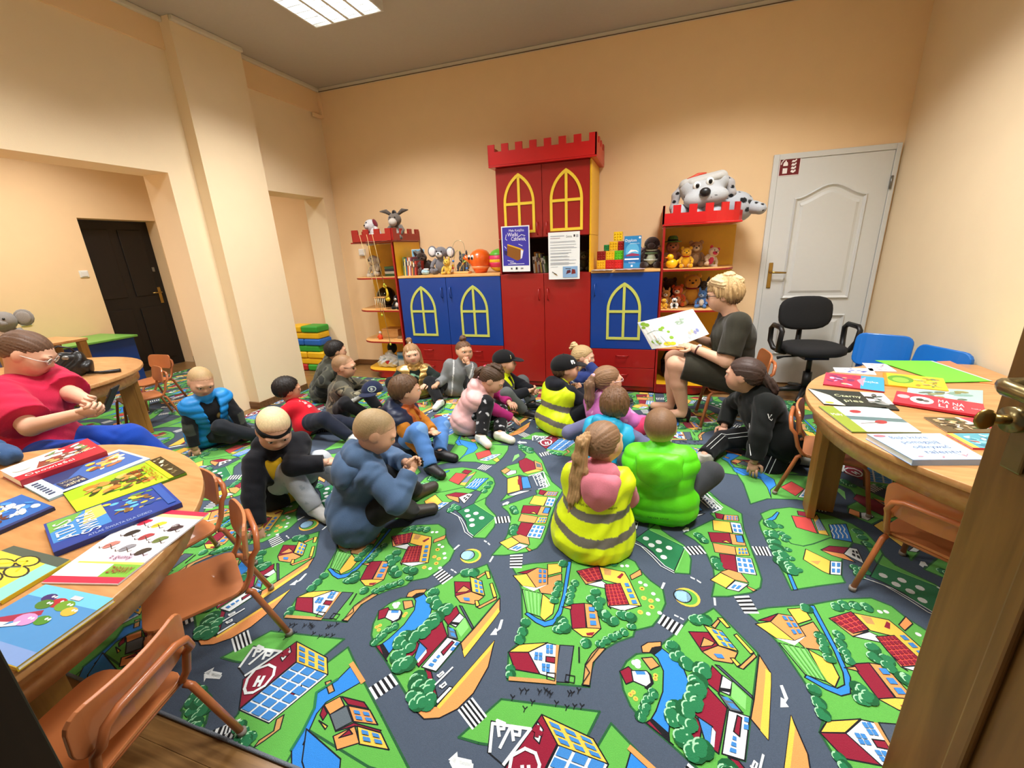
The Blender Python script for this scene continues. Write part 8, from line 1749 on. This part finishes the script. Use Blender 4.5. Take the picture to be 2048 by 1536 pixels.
flat_book('r9', 'book with a dark cover of children and a red corner on the right table', '8a6a40', lambda p: (p.rect(0, 1, 0, 1, '5a4a30').poly([(.6, 1), (1, 1), (1, .2), (.8, .3)], 'd83448').poly([(.55, 1), (.62, 1), (.84, .25), (.78, .2)], 'f0e8e8'), blobs(p, ['d8b088', 'e8d8c0', '3a5a34', '2a2418', 'c0a070'], 16, 19, .11, 0, .75)))
flat_book('r10', 'teal book with a red bird partly hidden by the open door', 'c83a4a', lambda p: (p.rect(0, 1, 0, 1, '4a9cb0').rect(0, .12, 0, 1, 'e0c050'), blobs(p, ['7ac4d0', '2a7a94', 'd0ecf0', 'c05a5a'], 12, 20, .13, .1, 1)))
flat_book('r13', 'white and grey leaflet half under the green sheet', 'dcdce4', a_plain('e6e4ea', ['a8a0b4', 'c8c4d0', '7a6a80'], 6, 23, .14), False, 'leaflet', 'leaflet')
flat_book('r12', 'orange paper sheet at the wall end of the right table', 'ee8a4a', lambda p: p.rect(.0, 1, 0, 1, 'f08c50'), False, 'paper', 'paper_sheet')
flat_book('r11', 'big bright green paper sheet on the right table', '62d030', lambda p: p.rect(0, .96, 0.02, 1, '6ee034').rect(.96, 1, 0, 1, 'd0dcf0'), False, 'paper', 'paper_sheet', z0=ZT + .0042)
# black handbag on the back table
hbg = thing('handbag', 'shiny black handbag with a strap on the table in the wide opening', 'bag', (-4.10, 1.86, ZT + .001), math.radians(60)); LTH = mat('black_leather', '0b0b0c', 0.4, 0.1, 40, bump=0.3, bscale=30, coat=0.1)
F = Field(.04); F.cone((-.09, 0, .065), (.09, 0, .065), .065, .065); F.cone((-.07, 0, .14), (.07, 0, .14), .045, .045); F.disp = lambda p: .006 * np.sin(p[:, 0] * 70 + 3 * np.sin(p[:, 2] * 30)); F.cut.append(lambda p: .002 - p[:, 2]); P_, Q_ = surface(F, .01); mesh_obj('bag_body', P_, Q_, LTH, hbg, V3(0, 0, 0), np.tile(hexlin('0b0b0c'), (len(P_), 1)))
MB().tube([(-.08, 0, .16), (-.06, .0, .21), (0, 0, .235), (.06, 0, .21), (.08, 0, .16)], .007, 8).build('strap', LTH, hbg); MB().tube([(.1, -.04, .02), (.19, -.09, .012), (.29, -.12, .012)], [.01, .012, .014], 8).build('hanging_strap', LTH, hbg); MB().ball((.02, -.047, .15), (.022, .008, .018), 10).build('clasp', STEEL, hbg)
# denim jacket bundled at the far edge of the left table
dj = thing('denim_jacket', 'bundled blue denim jacket at the far edge of the left table', 'jacket', (-2.60, .85, ZT + .001)); F = Field(.03); F.cone((-.10, 0, .035), (.08, .02, .03), .045, .04); F.cone((-.05, .03, .05), (.06, -.03, .045), .03, .03); F.disp = lambda p: .007 * np.sin(p[:, 0] * 60 + 3 * np.sin(p[:, 1] * 40)); F.cut.append(lambda p: .001 - p[:, 2]); P_, Q_ = surface(F, .007); mesh_obj('cloth', P_, Q_, CLOTH, dj, V3(0, 0, 0), np.tile(hexlin('34517a'), (len(P_), 1)))
MB().tube([(-.12, -.03, .07), (-.05, -.02, .088), (.03, -.02, .082), (.10, -.01, .06)], .004, 6).build('seam', mat('denim_seam', '9ab0c8', 0.8), dj)
